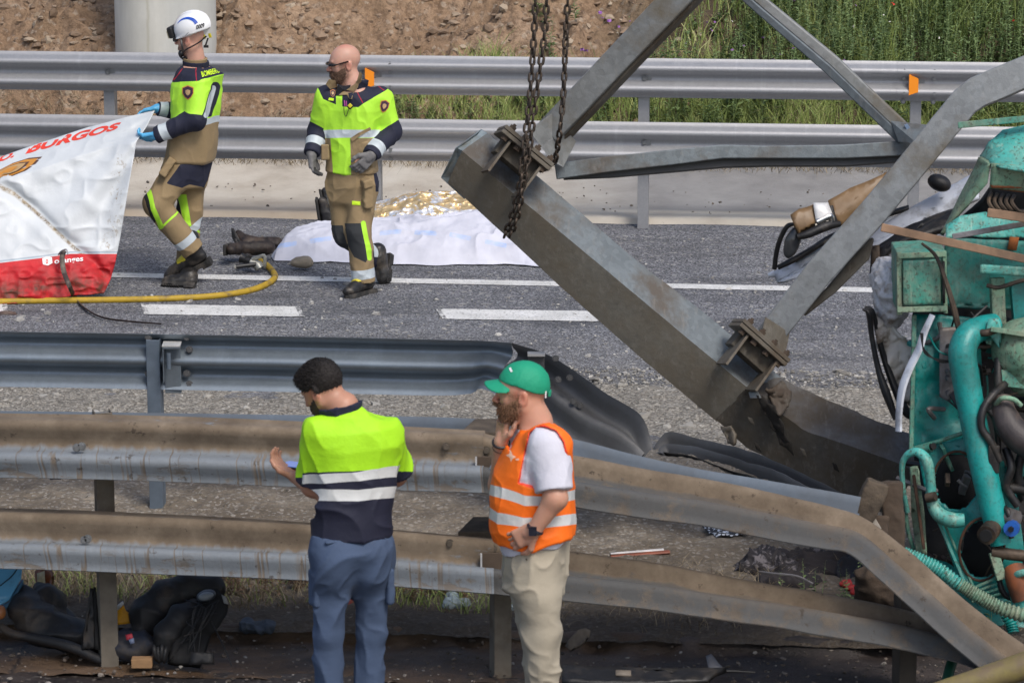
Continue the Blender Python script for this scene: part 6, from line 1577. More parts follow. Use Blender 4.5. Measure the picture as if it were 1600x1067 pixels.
into(root4, skin_of('cap_visor', visf, cc_ - .22, cc_ + .22, .0040, M_cap_g, root4)); bv = bvh_of([cap_o])
laid_on('cap_emblem', np.array([(795, 575), (798, 573.5), (801, 580), (798, 581.5)]), [(0, 1, 2, 3)], lambda x, y: (x, y), bv, M_letW, root4, .004)
mb = MB(); mb.box(cc_ + cR @ np.array((-.112, .0, -.032)), (.012, .05, .022), cR); into(root4, mb.build('cap_strap', M_cap_g, root4, bevel=.003)); mb = MB(); mb.box(cc_ + cR @ np.array((-.098, .048, -.028)), (.006, .008, .03), cR); into(root4, mb.build('strap_buckle', M_letW, root4, bevel=.001))
M_beard4 = m_cloth('ginger_brown_beard', (.20, .105, .058), weave=300); bo = beard_mesh(root4, hc4, hR4, 1.06, M_beard4, jaw=1.08, long=.006); strands(bo, 4500, .012, M_beard4, (-.2, 0, -.7), seed=5)
# ======================================================================= sheeting lifted by the fireman
def coons(top, right, bottom, left, nu, nv):
    def rs(c, n):
        c = np.asarray(c, float); L = np.concatenate([[0], np.cumsum(np.linalg.norm(np.diff(c[:, :2], axis=0), axis=1))]); s = np.linspace(0, L[-1], n); return np.stack([np.interp(s, L, c[:, k]) for k in range(c.shape[1])], -1)
    T, B, L_, R_ = rs(top, nu), rs(bottom, nu), rs(left, nv), rs(right, nv); u = np.linspace(0, 1, nu)[:, None, None]; v = np.linspace(0, 1, nv)[None, :, None]
    return (1 - v) * T[:, None] + v * B[:, None] + (1 - u) * L_[None] + u * R_[None] - ((1 - u) * (1 - v) * T[0] + u * (1 - v) * T[-1] + (1 - u) * v * B[0] + u * v * B[-1])
#          px,  py,  Y
top = [(-260, 318, 25.3), (-120, 283, 25.4), (0, 246, 25.5), (70, 222, 25.6), (140, 199, 25.65), (200, 182, 25.62), (242, 173, 25.58)]
right = [(242, 173, 25.58), (230, 197, 25.45), (213, 222, 25.30), (206, 262, 25.22), (197, 320, 25.15), (188, 370, 25.1), (180, 410, 25.02), (172, 438, 24.98), (163, 457, 24.96)]
bottom = [(-260, 496, 24.62), (-120, 486, 24.7), (0, 478, 24.8), (60, 468, 24.84), (120, 461, 24.9), (163, 457, 24.96)]
left = [(-260, 318, 25.3), (-260, 400, 24.9), (-260, 496, 24.62)]
nu, nv = 260, 170
C3 = coons(top, right, bottom, left, nu, nv).reshape(-1, 3)
P = np.array([PY(*q) for q in C3])
x, y, _ = to_px(P)
# long folds running from the gripped corner and a soiled crease
crease = np.array([(-200, 190), (0, 292), (22, 303), (62, 337), (112, 384), (150, 415), (163, 430)], float)
dc = np.full(len(P), 1e9); sgn = y - np.interp(x, crease[:, 0], crease[:, 1]); dc = np.abs(sgn)
ang = np.arctan2(y - 176, -(x - 246)); rad = np.hypot(x - 246, y - 176)
fold = .030 * np.sin(ang * 17 + .8 * np.sin(ang * 5)) * np.clip(rad / 160, 0, 1) * np.clip((430 - y) / 120, 0, 1) + .018 * fbm(P, 3.2, 7, 3) + .012 * (1 - np.abs(vnoise(P, 9, 3))) ** 3
fold += -.05 * np.exp(-(dc / 14) ** 2) * np.clip((x + 60) / 80, 0, 1)
redl = np.array([(-260, 428), (0, 411), (60, 404), (110, 397), (172, 397)], float); below = y - np.interp(x, redl[:, 0], redl[:, 1])
fold += np.where(below > 0, .020 * (1 - np.abs(vnoise(P * [1, 1, 2.2], 11, 9))) ** 2 * np.clip(below / 20, 0, 1) + .012 * fbm(P, 14, 4, 2) * np.clip(below / 20, 0, 1), 0)
# the lower hem is tucked under
P[:, 1] -= fold; P[:, 2] = np.maximum(P[:, 2], .022)
sheet_root = empty('tarpaulin', PZ(60, 470), 'white and red sheeting with red lettering, one corner held up by the helmeted fireman', 'tarpaulin')
t = NT('sheeting'); v = t.obj()
ar = t.attr('red'); 
c = t.mix(t.step(t.noise(3, v, 5), .3, .7), (.52, .55, .57), (.61, .64, .66))
g = t.math('MULTIPLY', t.step(t.attr('crease'), 0, 1), t.step(t.noise(34, v, 6, .8), .32, .55)); c = t.mix(g, c, t.ramp(t.noise(20, v, 5), [(.3, (.10, .065, .03)), (.7, (.32, .25, .15))]))
g = t.math('MULTIPLY', t.step(t.attr('edge'), 0, 1), t.step(t.noise(26, t.obj((1, 1, .6)), 7, .8), .54, .60)); c = t.mix(g, c, (.22, .155, .08))
g = t.math('MULTIPLY', t.step(t.noise(60, t.obj((1, 1, .4)), 6, .8), .70, .74), t.step(t.noise(3, v, 3), .45, .6)); c = t.mix(g, c, (.25, .2, .14))
redc = t.ramp(t.noise(8, v, 7, .65), [(.3, (.30, .008, .012)), (.6, (.56, .012, .018))])
redc = t.mix(t.math('MULTIPLY', t.step(t.attr('hem'), 0, 1), t.step(t.noise(9, v, 7, .7), .40, .62)), redc, (.10, .03, .015))
f = t.step(ar, -.0008, .0008); c = t.mix(t.step(t.math('ABSOLUTE', t.math('ADD', ar, .012)), .007, .005), c, (.34, .40, .46)); c = t.mix(f, c, redc)
M_sheet = t.out(c, t.math('MULTIPLY_ADD', f, .12, .5), None, t.bump(t.noise(16, v, 6, .6), .3, .012))
x, y, _ = to_px(P)
sc = 25.0 / FPX
at = {'red': (y - np.interp(x, redl[:, 0], redl[:, 1])) * sc, 'crease': np.clip(1.0 - np.abs(y - np.interp(x, crease[:, 0], crease[:, 1])) / 5.5, 0, 1) * np.clip((x + 60) / 40, 0, 1) * 1.6,
      'edge': np.clip(1 - np.abs(x - np.interp(y, [215, 260, 350, 420], [190, 186, 178, 160])) / 14, 0, 1) * np.clip((y - 235) / 20, 0, 1) * (y < 400), 'hem': np.clip((below - 22) / 22, 0, 1)}
F = grid_faces(nu, nv)
so = link('sheet', mesh('sheet', P, F, True, at), M_sheet, sheet_root); into(sheet_root, so)
md = so.modifiers.new('thickness', 'SOLIDIFY'); md.thickness = .004; md.offset = 0
bv = bvh_of([so])
M_redP = NT('red_print').out((.72, .055, .03), .5); M_whP = NT('white_print').out((.80, .80, .80), .5)
print_text('O.', (-5, 254), (21, 245), 12, bv, M_redP, sheet_root, bold=.045, cuts=1, vx=(8, -11), lift=.008)
V, F_ = text_mesh('BURGOS', 1.0, .045, 0, cuts=1); V[:, 0] -= V[:, 0].min(); wd = V[:, 0].max()
def bp(x, y):
    s = x / wd; bx = 40 + s * 142; by = 240 - 38 * s - 3.0 * math.sin(s * math.pi) * 0; h = 17.0 - 6.0 * s; return bx + y / .7 * 11.5 * (1 - .25 * s), by - y / .7 * h + y / .7 * 0
laid_on('lettering', V, F_, bp, bv, M_redP, sheet_root, .008)
# orange and brown crest
M_o1 = NT('crest_orange').out((.55, .24, .04), .5); M_o2 = NT('crest_brown').out((.11, .055, .035), .5); M_o3 = NT('crest_tan').out((.46, .30, .14), .5)
cr = [(-45, 300), (-30, 282), (-5, 268), (20, 255), (45, 247), (66, 245), (56, 256), (40, 267), (20, 275), (-5, 277), (-30, 300), (-42, 305)]
def shrink(p, k, c): p = np.array(p, float); return (p - c) * k + c
cc0 = np.array((8, 267.)); o = print_poly(np.array(cr, float), bv, M_o2, sheet_root, 'crest', .006)
for k, m, l in ((.88, M_o1, .010), (.66, M_o2, .014), (.56, M_o3, .018), (.34, M_o1, .022)): print_poly(shrink(cr, k, cc0), bv, m, sheet_root, 'crest_field', l)
V, F_ = text_mesh('oranges', 1.0, .02, 0); V[:, 0] -= V[:, 0].min(); wd = V[:, 0].max()
laid_on('lettering', V, F_, lambda x, y: (85 + x / wd * 45, 412 - x / wd * 4.5 - y / .7 * 8), bv, M_whP, sheet_root, .008)
o = print_poly(np.array([(66, 404), (73, 401), (81, 402), (82, 411), (75, 415), (67, 413)], float), bv, M_whP, sheet_root, 'logo', .008)
V, F_ = text_mesh('0', 1.0, .02, 0); V[:, 0] -= V[:, 0].min(); laid_on('logo_mark', V, F_, lambda x, y: (71.5 + x * 8, 411.5 - y * 9), bv, M_redP, sheet_root, .012)
# loose strap hanging off the sheeting and trailing over the road
M_strap = plain('wet_dark_strap', (.045, .028, .024), .6, dirt=(.16, .13, .10), dirt_amt=.3)
mb = MB(); st = [PY(100, 392, 24.90), PY(97, 404, 24.86), PY(100, 425, 24.80), PY(109, 448, 24.72)] + [PZ(a, b, .03) for a, b in ((118, 466), (135, 483), (160, 496), (200, 502), (252, 506))]
mb.tube(smooth_path(st, 44), np.concatenate([np.full(20, .018), np.linspace(.018, .009, 24)]), 8, flat=.35, upv=(0, 1, 0)); s_ = mb.build('strap', M_strap, sheet_root, smooth=True); into(sheet_root, s_)
mb = MB(); mb.tube(smooth_path([PY(92, 398, 24.9), PY(97, 392, 24.86), PY(104, 390, 24.86), (PY(106, 398, 24.84))], 10), .012, 6, flat=.4); into(sheet_root, mb.build('buckle_loop', plain('strap_loop', (.4, .4, .42), .5), sheet_root))

# ======================================================================= hose with its branchpipe
hose = empty('fire_hose', PZ(425, 425), 'yellow fire hose curving over the white edge line to its nozzle', 'hose')
M_hose = plain('yellow_hose', (.46, .30, .02), .6, 0, .12, 18, .5, dirt=(.14, .10, .05), dirt_amt=.3)
pts = [PZ(a, b, .030) for a, b in ((-260, 468), (-60, 472), (60, 470), (150, 469), (250, 467), (330, 463), (385, 455), (415, 445), (429, 434), (426, 424), (417, 418), (407, 414))]; pts[-1][2] = .06; pts[-2][2] = .045
mb = MB(); mb.tube(smooth_path(pts, 90), .0235, 12); into(hose, mb.build('hose', M_hose, hose, smooth=True))
M_alu = plain('scuffed_aluminium', (.42, .42, .38), .35, .6, .2, 30, .2)
noz = PZ(402, 413, .075); mb = MB()
mb.tube([noz + (.03, 0, -.01), noz + (-.05, .02, .01)], [.030, .034], 12); mb.tube([noz + (-.0, 0, 0), noz + (.02, -.01, -.03)], .036, 10); into(hose, mb.build('coupling', M_alu, hose, smooth=True))
mb = MB(); mb.tube([noz + (-.05, .02, .01), noz + (-.10, .05, .03), noz + (-.12, .06, .035)], [.030, .032, .040], 12); into(hose, mb.build('nozzle_body', M_blk, hose, smooth=True))
mb = MB(); mb.tube([PY(400, 413, noz[1] - .02), PY(368, 417, noz[1] - .05)], [.016, .018], 10); into(hose, mb.build('pistol_grip', M_blk, hose, smooth=True)); mb = MB(); mb.tube([PY(369, 417, noz[1] - .05), PY(366.5, 417.5, noz[1] - .05)], .020, 10); into(hose, mb.build('grip_end', M_alu, hose))
mb = MB(); mb.tube(smooth_path([PY(394, 405, noz[1]), PY(406, 401, noz[1] - .01), PY(413, 400, noz[1] - .01), PY(414, 410, noz[1] - .01), PY(413, 418, noz[1])], 14), .009, 6, flat=1.5); into(hose, mb.build('bail_handle', M_alu, hose, smooth=True))
mb = MB(); mb.tube([PY(389, 407, noz[1] + .02), PY(387, 404, noz[1] + .1)], [.036, .040], 12); into(hose, mb.build('nozzle_tip', M_blk, hose, smooth=True))

# ======================================================================= two covered figures lying on the road
M_ltr_br = plain('dark_brown_leather', (.030, .020, .016), .6, 0, .3, 16, .5, dirt=(.075, .05, .035), dirt_amt=.4)
M_dkcloth = m_cloth('dark_trouser_cloth', (.022, .018, .020), rough=.9, dirt=(.08, .06, .045), dirt_amt=.3)
def lying_boot(root, px, Y, r, up=(-.15, 0, 1), s=1.0, mat=M_ltr_br, toe=(-.28, -.2, .94)):
    """boot of someone lying on their back, toe turned up"""
    h = PY(px[0], px[1], Y); t_ = nrm(toe); sh = nrm((1, -.0, .02)); 
    tp = h + t_ * .20 * s; an = h + sh * .09 + t_ * .035; top_ = h + sh * .27 + np.array((0, 0, .0))
    def f(P):
        d = s_cap(P, h + sh * .035, tp + sh * .03, .042 * s, .036 * s); d = smin(d, s_cap(P, an, top_, .05 * s, .058 * s), .03); return smin(d, s_cap(P, an, h + t_ * .11 + sh * .04, .05 * s, .04 * s), .02)
    o = into(root, skin_of('boot', f, np.minimum(h, np.minimum(tp, top_)) - .1, np.maximum(h, np.maximum(tp, top_)) + .1, .008, mat, root, fold=lambda V: folds(V, .007, 3, 14)))
    R_ = np.stack([t_, nrm(np.cross(sh, t_)), sh], 1); mb = MB(); mb.box(h + t_ * .09 - sh * .012, (.27 * s, .085, .022), R_); mb.box(h - sh * .03, (.07, .075, .02), R_); so_ = mb.build('sole', M_sole, None, bevel=.008); sub(so_, o); return o
ca = empty('person', PZ(600, 408), 'covered figure nearer the edge line under a white sheet, brown boots showing', 'person')
lying_boot(ca, (362, 388), 26.34, .05, toe=(-.1, -.8, .10), s=.95); lying_boot(ca, (376, 382), 26.62, .05, toe=(-.2, .6, .18), s=.85)
mb = MB(); 
def legs_f(P): return smin(s_cap(P, PZ(392, 396, .07), PZ(560, 392, .10), .052, .075), s_cap(P, PZ(400, 390, .07), PZ(560, 384, .10), .050, .075), .03)
into(ca, skin_of('body', lambda P: smin(legs_f(P), smin(s_ell(P, PZ(700, 391, .12), (.42, .22, .11)), s_ell(P, PZ(815, 393, .10), (.12, .085, .095)), .08), .06), PZ(380, 420, -.1), PZ(880, 365, .4), .012, M_dkcloth, ca, fold=lambda V: folds(V, .01, 5, 8)))
def drape(name, foot, height, mat, root, nx, ny, wr, seed, attrs=None, sharp=False, lift=.02, extra=None):
    """cloth laid over something: footprint px outline sampled as rows, height field above the road"""
    (bx0, bx1), by, Yback = foot
    V = []; U = []
    for i in range(nx):
        s = i / (nx - 1)
        for j in range(ny):
            q = j / (ny - 1); V.append(by(s) * (1 - q) + Yback(s) * q); U.append((s, q))
    V = np.array(V, float); U = np.array(U); z = height(V, U)
    V = np.column_stack([V[:, 0], V[:, 1], z])
    if extra is not None: V = extra(V, U)
    A = {k: g(V, U) for k, g in (attrs or {}).items()}
    me = mesh(name, V, grid_faces(nx, ny), not sharp, A); o = link(name, me, mat, root); md = o.modifiers.new('thickness', 'SOLIDIFY'); md.thickness = .003; md.offset = 0
    return into(root, o)
front_line = lambda s: PZ(np.interp(s, [0, .03, .2, .45, .6, .8, .93, 1], [424, 428, 500, 600, 665, 765, 820, 846]), np.interp(s, [0, .03, .2, .45, .6, .8, .93, 1], [405, 411, 413, 417, 418, 418, 419, 422]) + .7 * np.sin(s * 13) + .5 * np.sin(s * 41 + 1), 0)[:2]
back_line = lambda s: PZ(np.interp(s, [0, .1, .3, .6, .8, 1], [438, 470, 560, 690, 770, 850]), np.interp(s, [0, .1, .3, .6, .8, 1], [392, 380, 374, 374, 376, 392]), 0)[:2]
def hgt(V, U):
    s, q = U[:, 0], U[:, 1]; top_ = np.interp(s, [0, .06, .18, .35, .5, .62, .74, .84, .92, .97, 1], [.02, .12, .18, .20, .22, .25, .27, .25, .17, .07, .02]); c = .52 + 0 * s
    prof = np.clip(1 - np.abs((q - c) / .50) ** 1.9, 0, 1) ** .85; z = .02 + top_ * prof
    P3 = np.column_stack([V, 0 * s]); d = .034 * (1 - np.abs(vnoise(P3 * [1, 1.8, 1] + .15 * np.stack([vnoise(P3, 3, 4)] * 3, -1), 4.0, 3))) ** 3 + .008 * (1 - np.abs(vnoise(P3 * [1.0, 1.2, 1], 5, 13))) ** 4 + .010 * fbm(P3, 9, 6, 3)
    return np.maximum(z + d * np.clip(top_ * prof / .08, .15, 1), .018)
t = NT('white_sheet'); v = t.obj(); c = t.mix(t.step(t.noise(6, v, 5), .3, .7), (.50, .51, .59), (.60, .61, .69))
c = t.mix(t.math('MULTIPLY', t.step(t.noise(22, v, 6, .75), .66, .72), .6), c, (.35, .33, .35)); st_ = t.step(t.attr('stripe'), -.001, .001); c = t.mix(t.math('MULTIPLY', st_, t.step(t.noise(14, v, 5), .3, .7)), c, (.36, .50, .80))
M_ws = t.out(c, .8, None, t.bump(t.noise(14, v, 6), .25, .01))
def stripe(V, U):
    x, y, zc = to_px(V); y0 = np.interp(x, [440, 520, 585, 620, 700, 760, 800], [384, 372, 366, 362, 366, 378, 386]); seg = (np.sin(x * .115 + .5) > -.35); return np.where(seg, (3.6 - np.abs(y - y0)), -1) * .004
drape('sheet', ((0, 1), front_line, back_line), hgt, M_ws, ca, 300, 90, 1, 3, {'stripe': stripe})
bv = bvh_of([c_ for c_ in ca.children if c_.name.startswith('sheet')]); 
# stone holding the sheet down
rk = PZ(473, 406, .07) + np.array((0, -.10, 0)); o = skin_of('stone', lambda P: smin(s_ell(P, rk, (.085, .055, .042)), s_ell(P, rk + (.03, -.01, .012), (.05, .05, .04)), .02), rk - .15, rk + .15, .008, plain('pale_brown_stone', (.38, .32, .24), .95, 0, .2, 14, .8), None, fold=lambda V: .006 * fbm(V, 22, 3, 3))
tag(o, 'brown stone weighing down the front hem of the white sheet', 'stone')
cb = empty('person', PZ(650, 372), 'covered figure further back under a crumpled gold and silver foil blanket, black boots showing', 'person')
lying_boot(cb, (503, 352), 27.0, .05, toe=(-.12, -.1, .95), mat=M_leather, s=.95); lying_boot(cb, (512, 340), 27.35, .05, toe=(-.2, .2, .9), mat=M_leather, s=1.0)
def bodyb(P): return smin(s_cap(P, PY(520, 350, 27.1), PY(620, 345, 27.2), .06, .1), s_ell(P, PY(690, 345, 27.25), (.40, .2, .13)), .06)
into(cb, skin_of('body', bodyb, PY(500, 400, 26.7) , PY(830, 290, 27.7), .014, M_dkcloth, cb))
fl = lambda s: np.array((PZ(np.interp(s, [0, 1], [515, 835]), 372)[0], 26.85 + .04 * np.sin(s * 9))); bl = lambda s: np.array((PZ(np.interp(s, [0, 1], [530, 820]), 355)[0], 27.72 + .03 * np.sin(s * 7)))
def hb(V, U):
    s, q = U[:, 0], U[:, 1]; top_ = np.interp(s, [0, .08, .2, .33, .45, .6, .75, .88, 1], [.08, .16, .21, .28, .33, .33, .32, .24, .05]); prof = np.clip(1 - np.abs((q - .5) / .5) ** 2.6, 0, 1) ** .6
    return .02 + top_ * prof
def crumple(V, U):
    # creased foil: piecewise flat facets from ridged noise
    q = V * [1, 1.2, 1.5]; r = (1 - np.abs(vnoise(q, 4, 61))) + .6 * (1 - np.abs(vnoise(q + .3, 8.5, 67))) + .3 * (1 - np.abs(vnoise(q, 17, 71)))
    k = np.clip((V[:, 2] - .02) / .08, .1, 1); V = V.copy(); V[:, 2] += (r - 1.2) * .040 * k; V[:, 1] -= .02 * fbm(V, 17, 9, 2) * k; V[:, 2] = np.maximum(V[:, 2], .018); return V
t = NT('foil_blanket'); v = t.obj(); n = t.noise(5, t.obj((1, 1, 1.6)), 5, .7, 1.5)
c = t.mix(t.step(n, .47, .53), (.92, .94, .98), (.86, .64, .34)); nb = t.bump(t.voro(13, t.obj((1, 1, 2.5)), 'F1', 'Distance'), 1.0, .022)
M_foil = t.out(c, .34, .65, nb); drape('foil_blanket', ((0, 1), fl, bl), hb, M_foil, cb, 260, 80, 1, 5, sharp=True, extra=crumple)
# ======================================================================= the turquoise wreck at the right
import bmesh
def paintm(name, col, dust, amt, speck=.5, rough=.45, rust=.3):
    t = NT(name); v = t.obj(); n = t.noise(4, v, 7, .62)
    c = t.mix(t.step(n, .3, .7), tuple(x * .7 for x in col), col)
    c = t.mix(t.math('MULTIPLY', t.step(t.noise(7, v, 8, .7), .70 - amt * .45, .80 - amt * .2), .85), c, dust)
    c = t.mix(t.math('MULTIPLY', t.step(t.noise(48, v, 5, .75), .53, .60), speck), c, tuple(x * .3 for x in dust))
    c = t.mix(t.math('MULTIPLY', t.step(t.noise(2.6, v, 8, .7), .5, .75), .7), c, tuple(x * .22 + .01 for x in dust))
    c = t.mix(t.math('MULTIPLY', t.step(t.noise(1.0, t.obj((30, 12, 3.5)), 5, .7), .55, .7), speck * .7), c, tuple(min(1, x * 1.5 + .05) for x in dust))
    c = t.mix(t.step(t.noise(5.5, v, 9, .75), .80 - rust * .25, .82 - rust * .22), c, (.20, .055, .014))
    return t.out(c, t.math('MULTIPLY_ADD', t.noise(9, v, 5), .35, rough - .15), None, t.bump(t.noise(20, v, 7, .7), .35, .01))
M_tq = paintm('turquoise_paint', (.004, .245, .225), (.06, .13, .10), .2, .35, .35, .25)
M_tqd = paintm('dusty_turquoise', (.035, .29, .22), (.19, .23, .165), .7, .8, .6, .4)
M_gp = paintm('pale_green_paint', (.17, .34, .235), (.22, .22, .15), .65, .8, .65, .5)
M_cy = paintm('bright_cyan_hood', (.07, .42, .37), (.20, .32, .25), .5, .9, .5, .15)
M_black = plain('oily_black_rubber', (.012, .012, .014), .5, 0, .3, 16, .4, dirt=(.05, .042, .035), dirt_amt=.3)
M_grime = plain('oily_brown_metal', (.06, .045, .035), .6, .3, .4, 10, .5, dirt=(.13, .09, .06), dirt_amt=.5)
M_void = plain('hollow_shade_black', (.006, .006, .007), .8)  # near-black: shade of hollows put into the colour, black plastic too
M_wood = plain('broken_wood', (.30, .19, .12), .85, 0, .3, 7, .5, dirt=(.12, .085, .06), dirt_amt=.3)
M_white = plain('chipped_white_paint', (.62, .66, .74), .35, 0, .12, 8, .2, dirt=(.10, .09, .08), dirt_amt=.25)
M_greyal = plain('grey_alloy', (.26, .25, .26), .5, .4, .3, 10, .4, dirt=(.1, .08, .06), dirt_amt=.4)
wreck = empty('wrecked_truck', PZ(1500, 985), 'crushed turquoise truck cab lying on its side, pipes and round openings exposed', 'wreck')
def Wk(o, lab=None):
    into(wreck, o)
    if lab: o['label'] = lab
    return o
def crumpled(name, px, mat, thick=.012, dent=.012, cell=.05, root=None, seed=0, scale=5, bow=0.0, holes=(), smooth=True):
    """a dented sheet with thickness from an outline of (px, py, Y); optional elliptical openings (cx, cy, rx, ry)"""
    root = root or wreck; P3 = [PY(*q) for q in px]
    b = bmesh.new(); vs = [b.verts.new(p) for p in P3]; b.faces.new(vs); b.normal_update()
    bmesh.ops.triangulate(b, faces=b.faces, ngon_method='EAR_CLIP')
    for _ in range(7):
        long = [e for e in b.edges if e.calc_length() > cell]
        if not long: break
        bmesh.ops.subdivide_edges(b, edges=long, cuts=1); bmesh.ops.triangulate(b, faces=[f for f in b.faces if len(f.verts) > 3])
    if holes:
        V = np.array([v.co[:] for v in b.verts]); x, y, _ = to_px(V); dead = []
        for (cx, cy, rx, ry) in holes:
            for v, a, c in zip(list(b.verts), x, y):
                e = math.hypot((a - cx) / rx, (c - cy) / ry)
                if e < .9: dead.append(v)
                elif e < 1.25:
                    pass
        bmesh.ops.delete(b, geom=list(set(dead)), context='VERTS')
    V = np.array([v.co[:] for v in b.verts])
    if len(V):
        q = V + 3.7 * seed
        ctr = V.mean(0); r = np.linalg.norm((V - ctr)[:, [0, 2]], axis=1); r = r / (r.max() + 1e-6)
        off = dent * (fbm(q, scale, seed, 3) + .5 * (1 - np.abs(vnoise(q, scale * 1.7, seed + 5))) ** 3) - bow * (1 - r ** 2)
        for v, o_ in zip(b.verts, off): v.co.y += float(o_); v.co.z += float(o_) * .3
    me = bpy.data.meshes.new(name); b.to_mesh(me); b.free(); me.polygons.foreach_set('use_smooth', np.full(len(me.polygons), smooth))
    o = link(name, me, mat, root); md = o.modifiers.new('thickness', 'SOLIDIFY'); md.thickness = thick; md.offset = 0
    return into(root, o)
def pipe(name, pts, r_px, mat, root=None, n=40, sides=12, corrug=0, smooth=True, flat=1.0):
    root = root or wreck; C = smooth_path([PY(*q) for q in pts], n); s = C[:, 1] / FPX
    r = np.interp(np.linspace(0, 1, n), np.linspace(0, 1, len(r_px)), r_px) if not np.isscalar(r_px) else np.full(n, r_px)
    r = r * s
    if corrug: r = r * (1 + .13 * np.sign(np.sin(np.arange(n) * math.pi / 1.5 + .4)))
    mb = MB(); mb.tube(C, r, sides, flat=flat); return into(root, mb.build(name, mat, root, smooth=smooth))
def bar(name, a, b, wpx, mat, depth=.05, root=None, bevel=.003):
    root = root or wreck; A, B = PY(*a), PY(*b); T = nrm(B - A); u = nrm(np.cross(T, (0, 1, -.2))); w_ = wpx * A[1] / FPX / 2; k = nrm(np.cross(u, T)); mb = MB()
    if k[1] < 0: k = -k
    mb.hexa([A + u * w_, A - u * w_, A - u * w_ + k * depth, A + u * w_ + k * depth, B + u * w_, B - u * w_, B - u * w_ + k * depth, B + u * w_ + k * depth]); return into(root, mb.build(name, mat, root, bevel=bevel))
M_tear = plain('dark_tear', (.018, .015, .012), .95)
into(G_root, crumpled('torn_crease', [(1182, 617, 18.31), (1192, 619, 18.30), (1200, 629, 18.28), (1211, 634, 18.27), (1216, 650, 18.26), (1225, 664, 18.26), (1226, 680, 18.27), (1236, 694, 18.29), (1241, 712, 18.31), (1228, 699, 18.3), (1218, 694, 18.3), (1213, 676, 18.3), (1204, 668, 18.3), (1202, 655, 18.3), (1190, 645, 18.3), (1188, 630, 18.31)], M_tear, .01, .012, .02, root=G_root, seed=31, scale=20))
into(G_root, crumpled('rust_fold', [(1196, 604, 18.33), (1222, 600, 18.4), (1236, 612, 18.4), (1232, 634, 18.34), (1216, 646, 18.28), (1202, 626, 18.29)], steel('folded_metal', (.16, .145, .12), (.075, .055, .04), .6), .02, .03, .02, root=G_root, seed=32, scale=16))
into(G_root, crumpled('dented_lip', [(1128, 668, 18.44), (1142, 664, 18.40), (1150, 678, 18.38), (1148, 694, 18.38), (1138, 690, 18.42)], steel('folded_metal_b', (.15, .13, .10), (.06, .045, .035), .6), .02, .02, .02, root=G_root, seed=33, scale=18))
for k, (x, y) in enumerate(((1168, 650), (1178, 690), (1250, 700), (1300, 722), (1060, 560), (1010, 500), (930, 430), (860, 365))):
    into(G_root, crumpled('scrape', [(x, y, 18.33 + (1200 - x) * .0013), (x + 7, y + 3, 18.33 + (1200 - x) * .0013), (x + 12, y + 16, 18.33 + (1200 - x) * .0013), (x + 3, y + 11, 18.33 + (1200 - x) * .0013)], M_tear if k % 2 else M_st_dark, .004, .01, .02, root=G_root, seed=40 + k))
# dark interior
Wk(crumpled('cab_interior', [(1486, 366, 18.2), (1550, 290, 18.2), (1660, 280, 18.2), (1660, 980, 17.75), (1500, 960, 17.75), (1434, 860, 17.8), (1428, 500, 18.2)], M_void, .03, .05, .12, seed=1))  # black backing sheet: the cab's inner shade put into its colour
# roof and wing panels at the top
Wk(crumpled('roof_panel', [(1532, 244, 17.95), (1545, 222, 17.95), (1566, 200, 18.0), (1600, 192, 18.0), (1680, 186, 18.0), (1680, 262, 17.75), (1600, 258, 17.75), (1550, 256, 17.78)], M_cy, .014, .020, .04, seed=2, bow=.06), 'cyan speckled upper panel')
Wk(crumpled('roof_side', [(1549, 256, 17.76), (1600, 258, 17.73), (1680, 262, 17.73), (1680, 304, 17.78), (1600, 298, 17.78), (1546, 293, 17.8)], M_gp, .014, .012, .04, seed=3), 'pale green band below the cyan panel')
Wk(crumpled('rusty_sill', [(1546, 287, 17.79), (1600, 293, 17.77), (1680, 299, 17.77), (1680, 306, 17.77), (1600, 300, 17.77), (1549, 294, 17.79)], plain('rust', (.22, .07, .025), .9, 0, .3, 20), .012, .006, .05, seed=4))
Wk(crumpled('door_pillar', [(1531, 245, 17.86), (1548, 256, 17.78), (1543, 288, 17.78), (1512, 322, 17.8), (1483, 352, 17.84), (1471, 367, 17.86), (1488, 335, 17.9), (1499, 312, 17.9), (1524, 263, 17.9)], M_gp, .02, .012, .03, seed=5), 'bent pale green pillar')
Wk(bar('gutter_rail', (1497, 196, 17.9), (1680, 178, 17.85), 10, M_tqd, .04))
Wk(crumpled('inner_wing', [(1478, 352, 17.75), (1502, 338, 17.75), (1540, 336, 17.75), (1600, 345, 17.7), (1680, 352, 17.7), (1680, 372, 17.65), (1560, 372, 17.68), (1478, 372, 17.7)], M_cy, .014, .025, .03, seed=6))
for k in range(5): Wk(pipe('spring_coil', [(1549 + k * 9, 302 + k, 17.86), (1545 + k * 9, 316, 17.80), (1556 + k * 9, 330, 17.80), (1572 + k * 9, 330, 17.88)], 3.2, M_grime, n=16, sides=6))
Wk(bar('wooden_slat', (1377, 355, 17.35), (1680, 422, 17.2), 13, M_wood, .04)); Wk(bar('wooden_slat', (1543, 332, 17.45), (1680, 352, 17.4), 14, M_wood, .04))
Wk(bar('steel_strip', (1488, 370, 17.55), (1680, 336, 17.5), 9, M_greyal, .02))
# panels beneath
Wk(crumpled('side_panel', [(1476, 372, 17.70), (1560, 374, 17.68), (1680, 384, 17.66), (1680, 486, 17.62), (1552, 484, 17.62), (1476, 480, 17.66)], paintm('dark_turquoise_streaked', (.02, .22, .19), (.10, .13, .11), .5, .5, .6, .4), .014, .02, .05, seed=7))
Wk(crumpled('rust_bracket', [(1578, 370, 17.64), (1592, 371, 17.64), (1588, 392, 17.63), (1574, 390, 17.63)], plain('rust_b', (.30, .09, .02), .9), .02, .004, .05, seed=4))
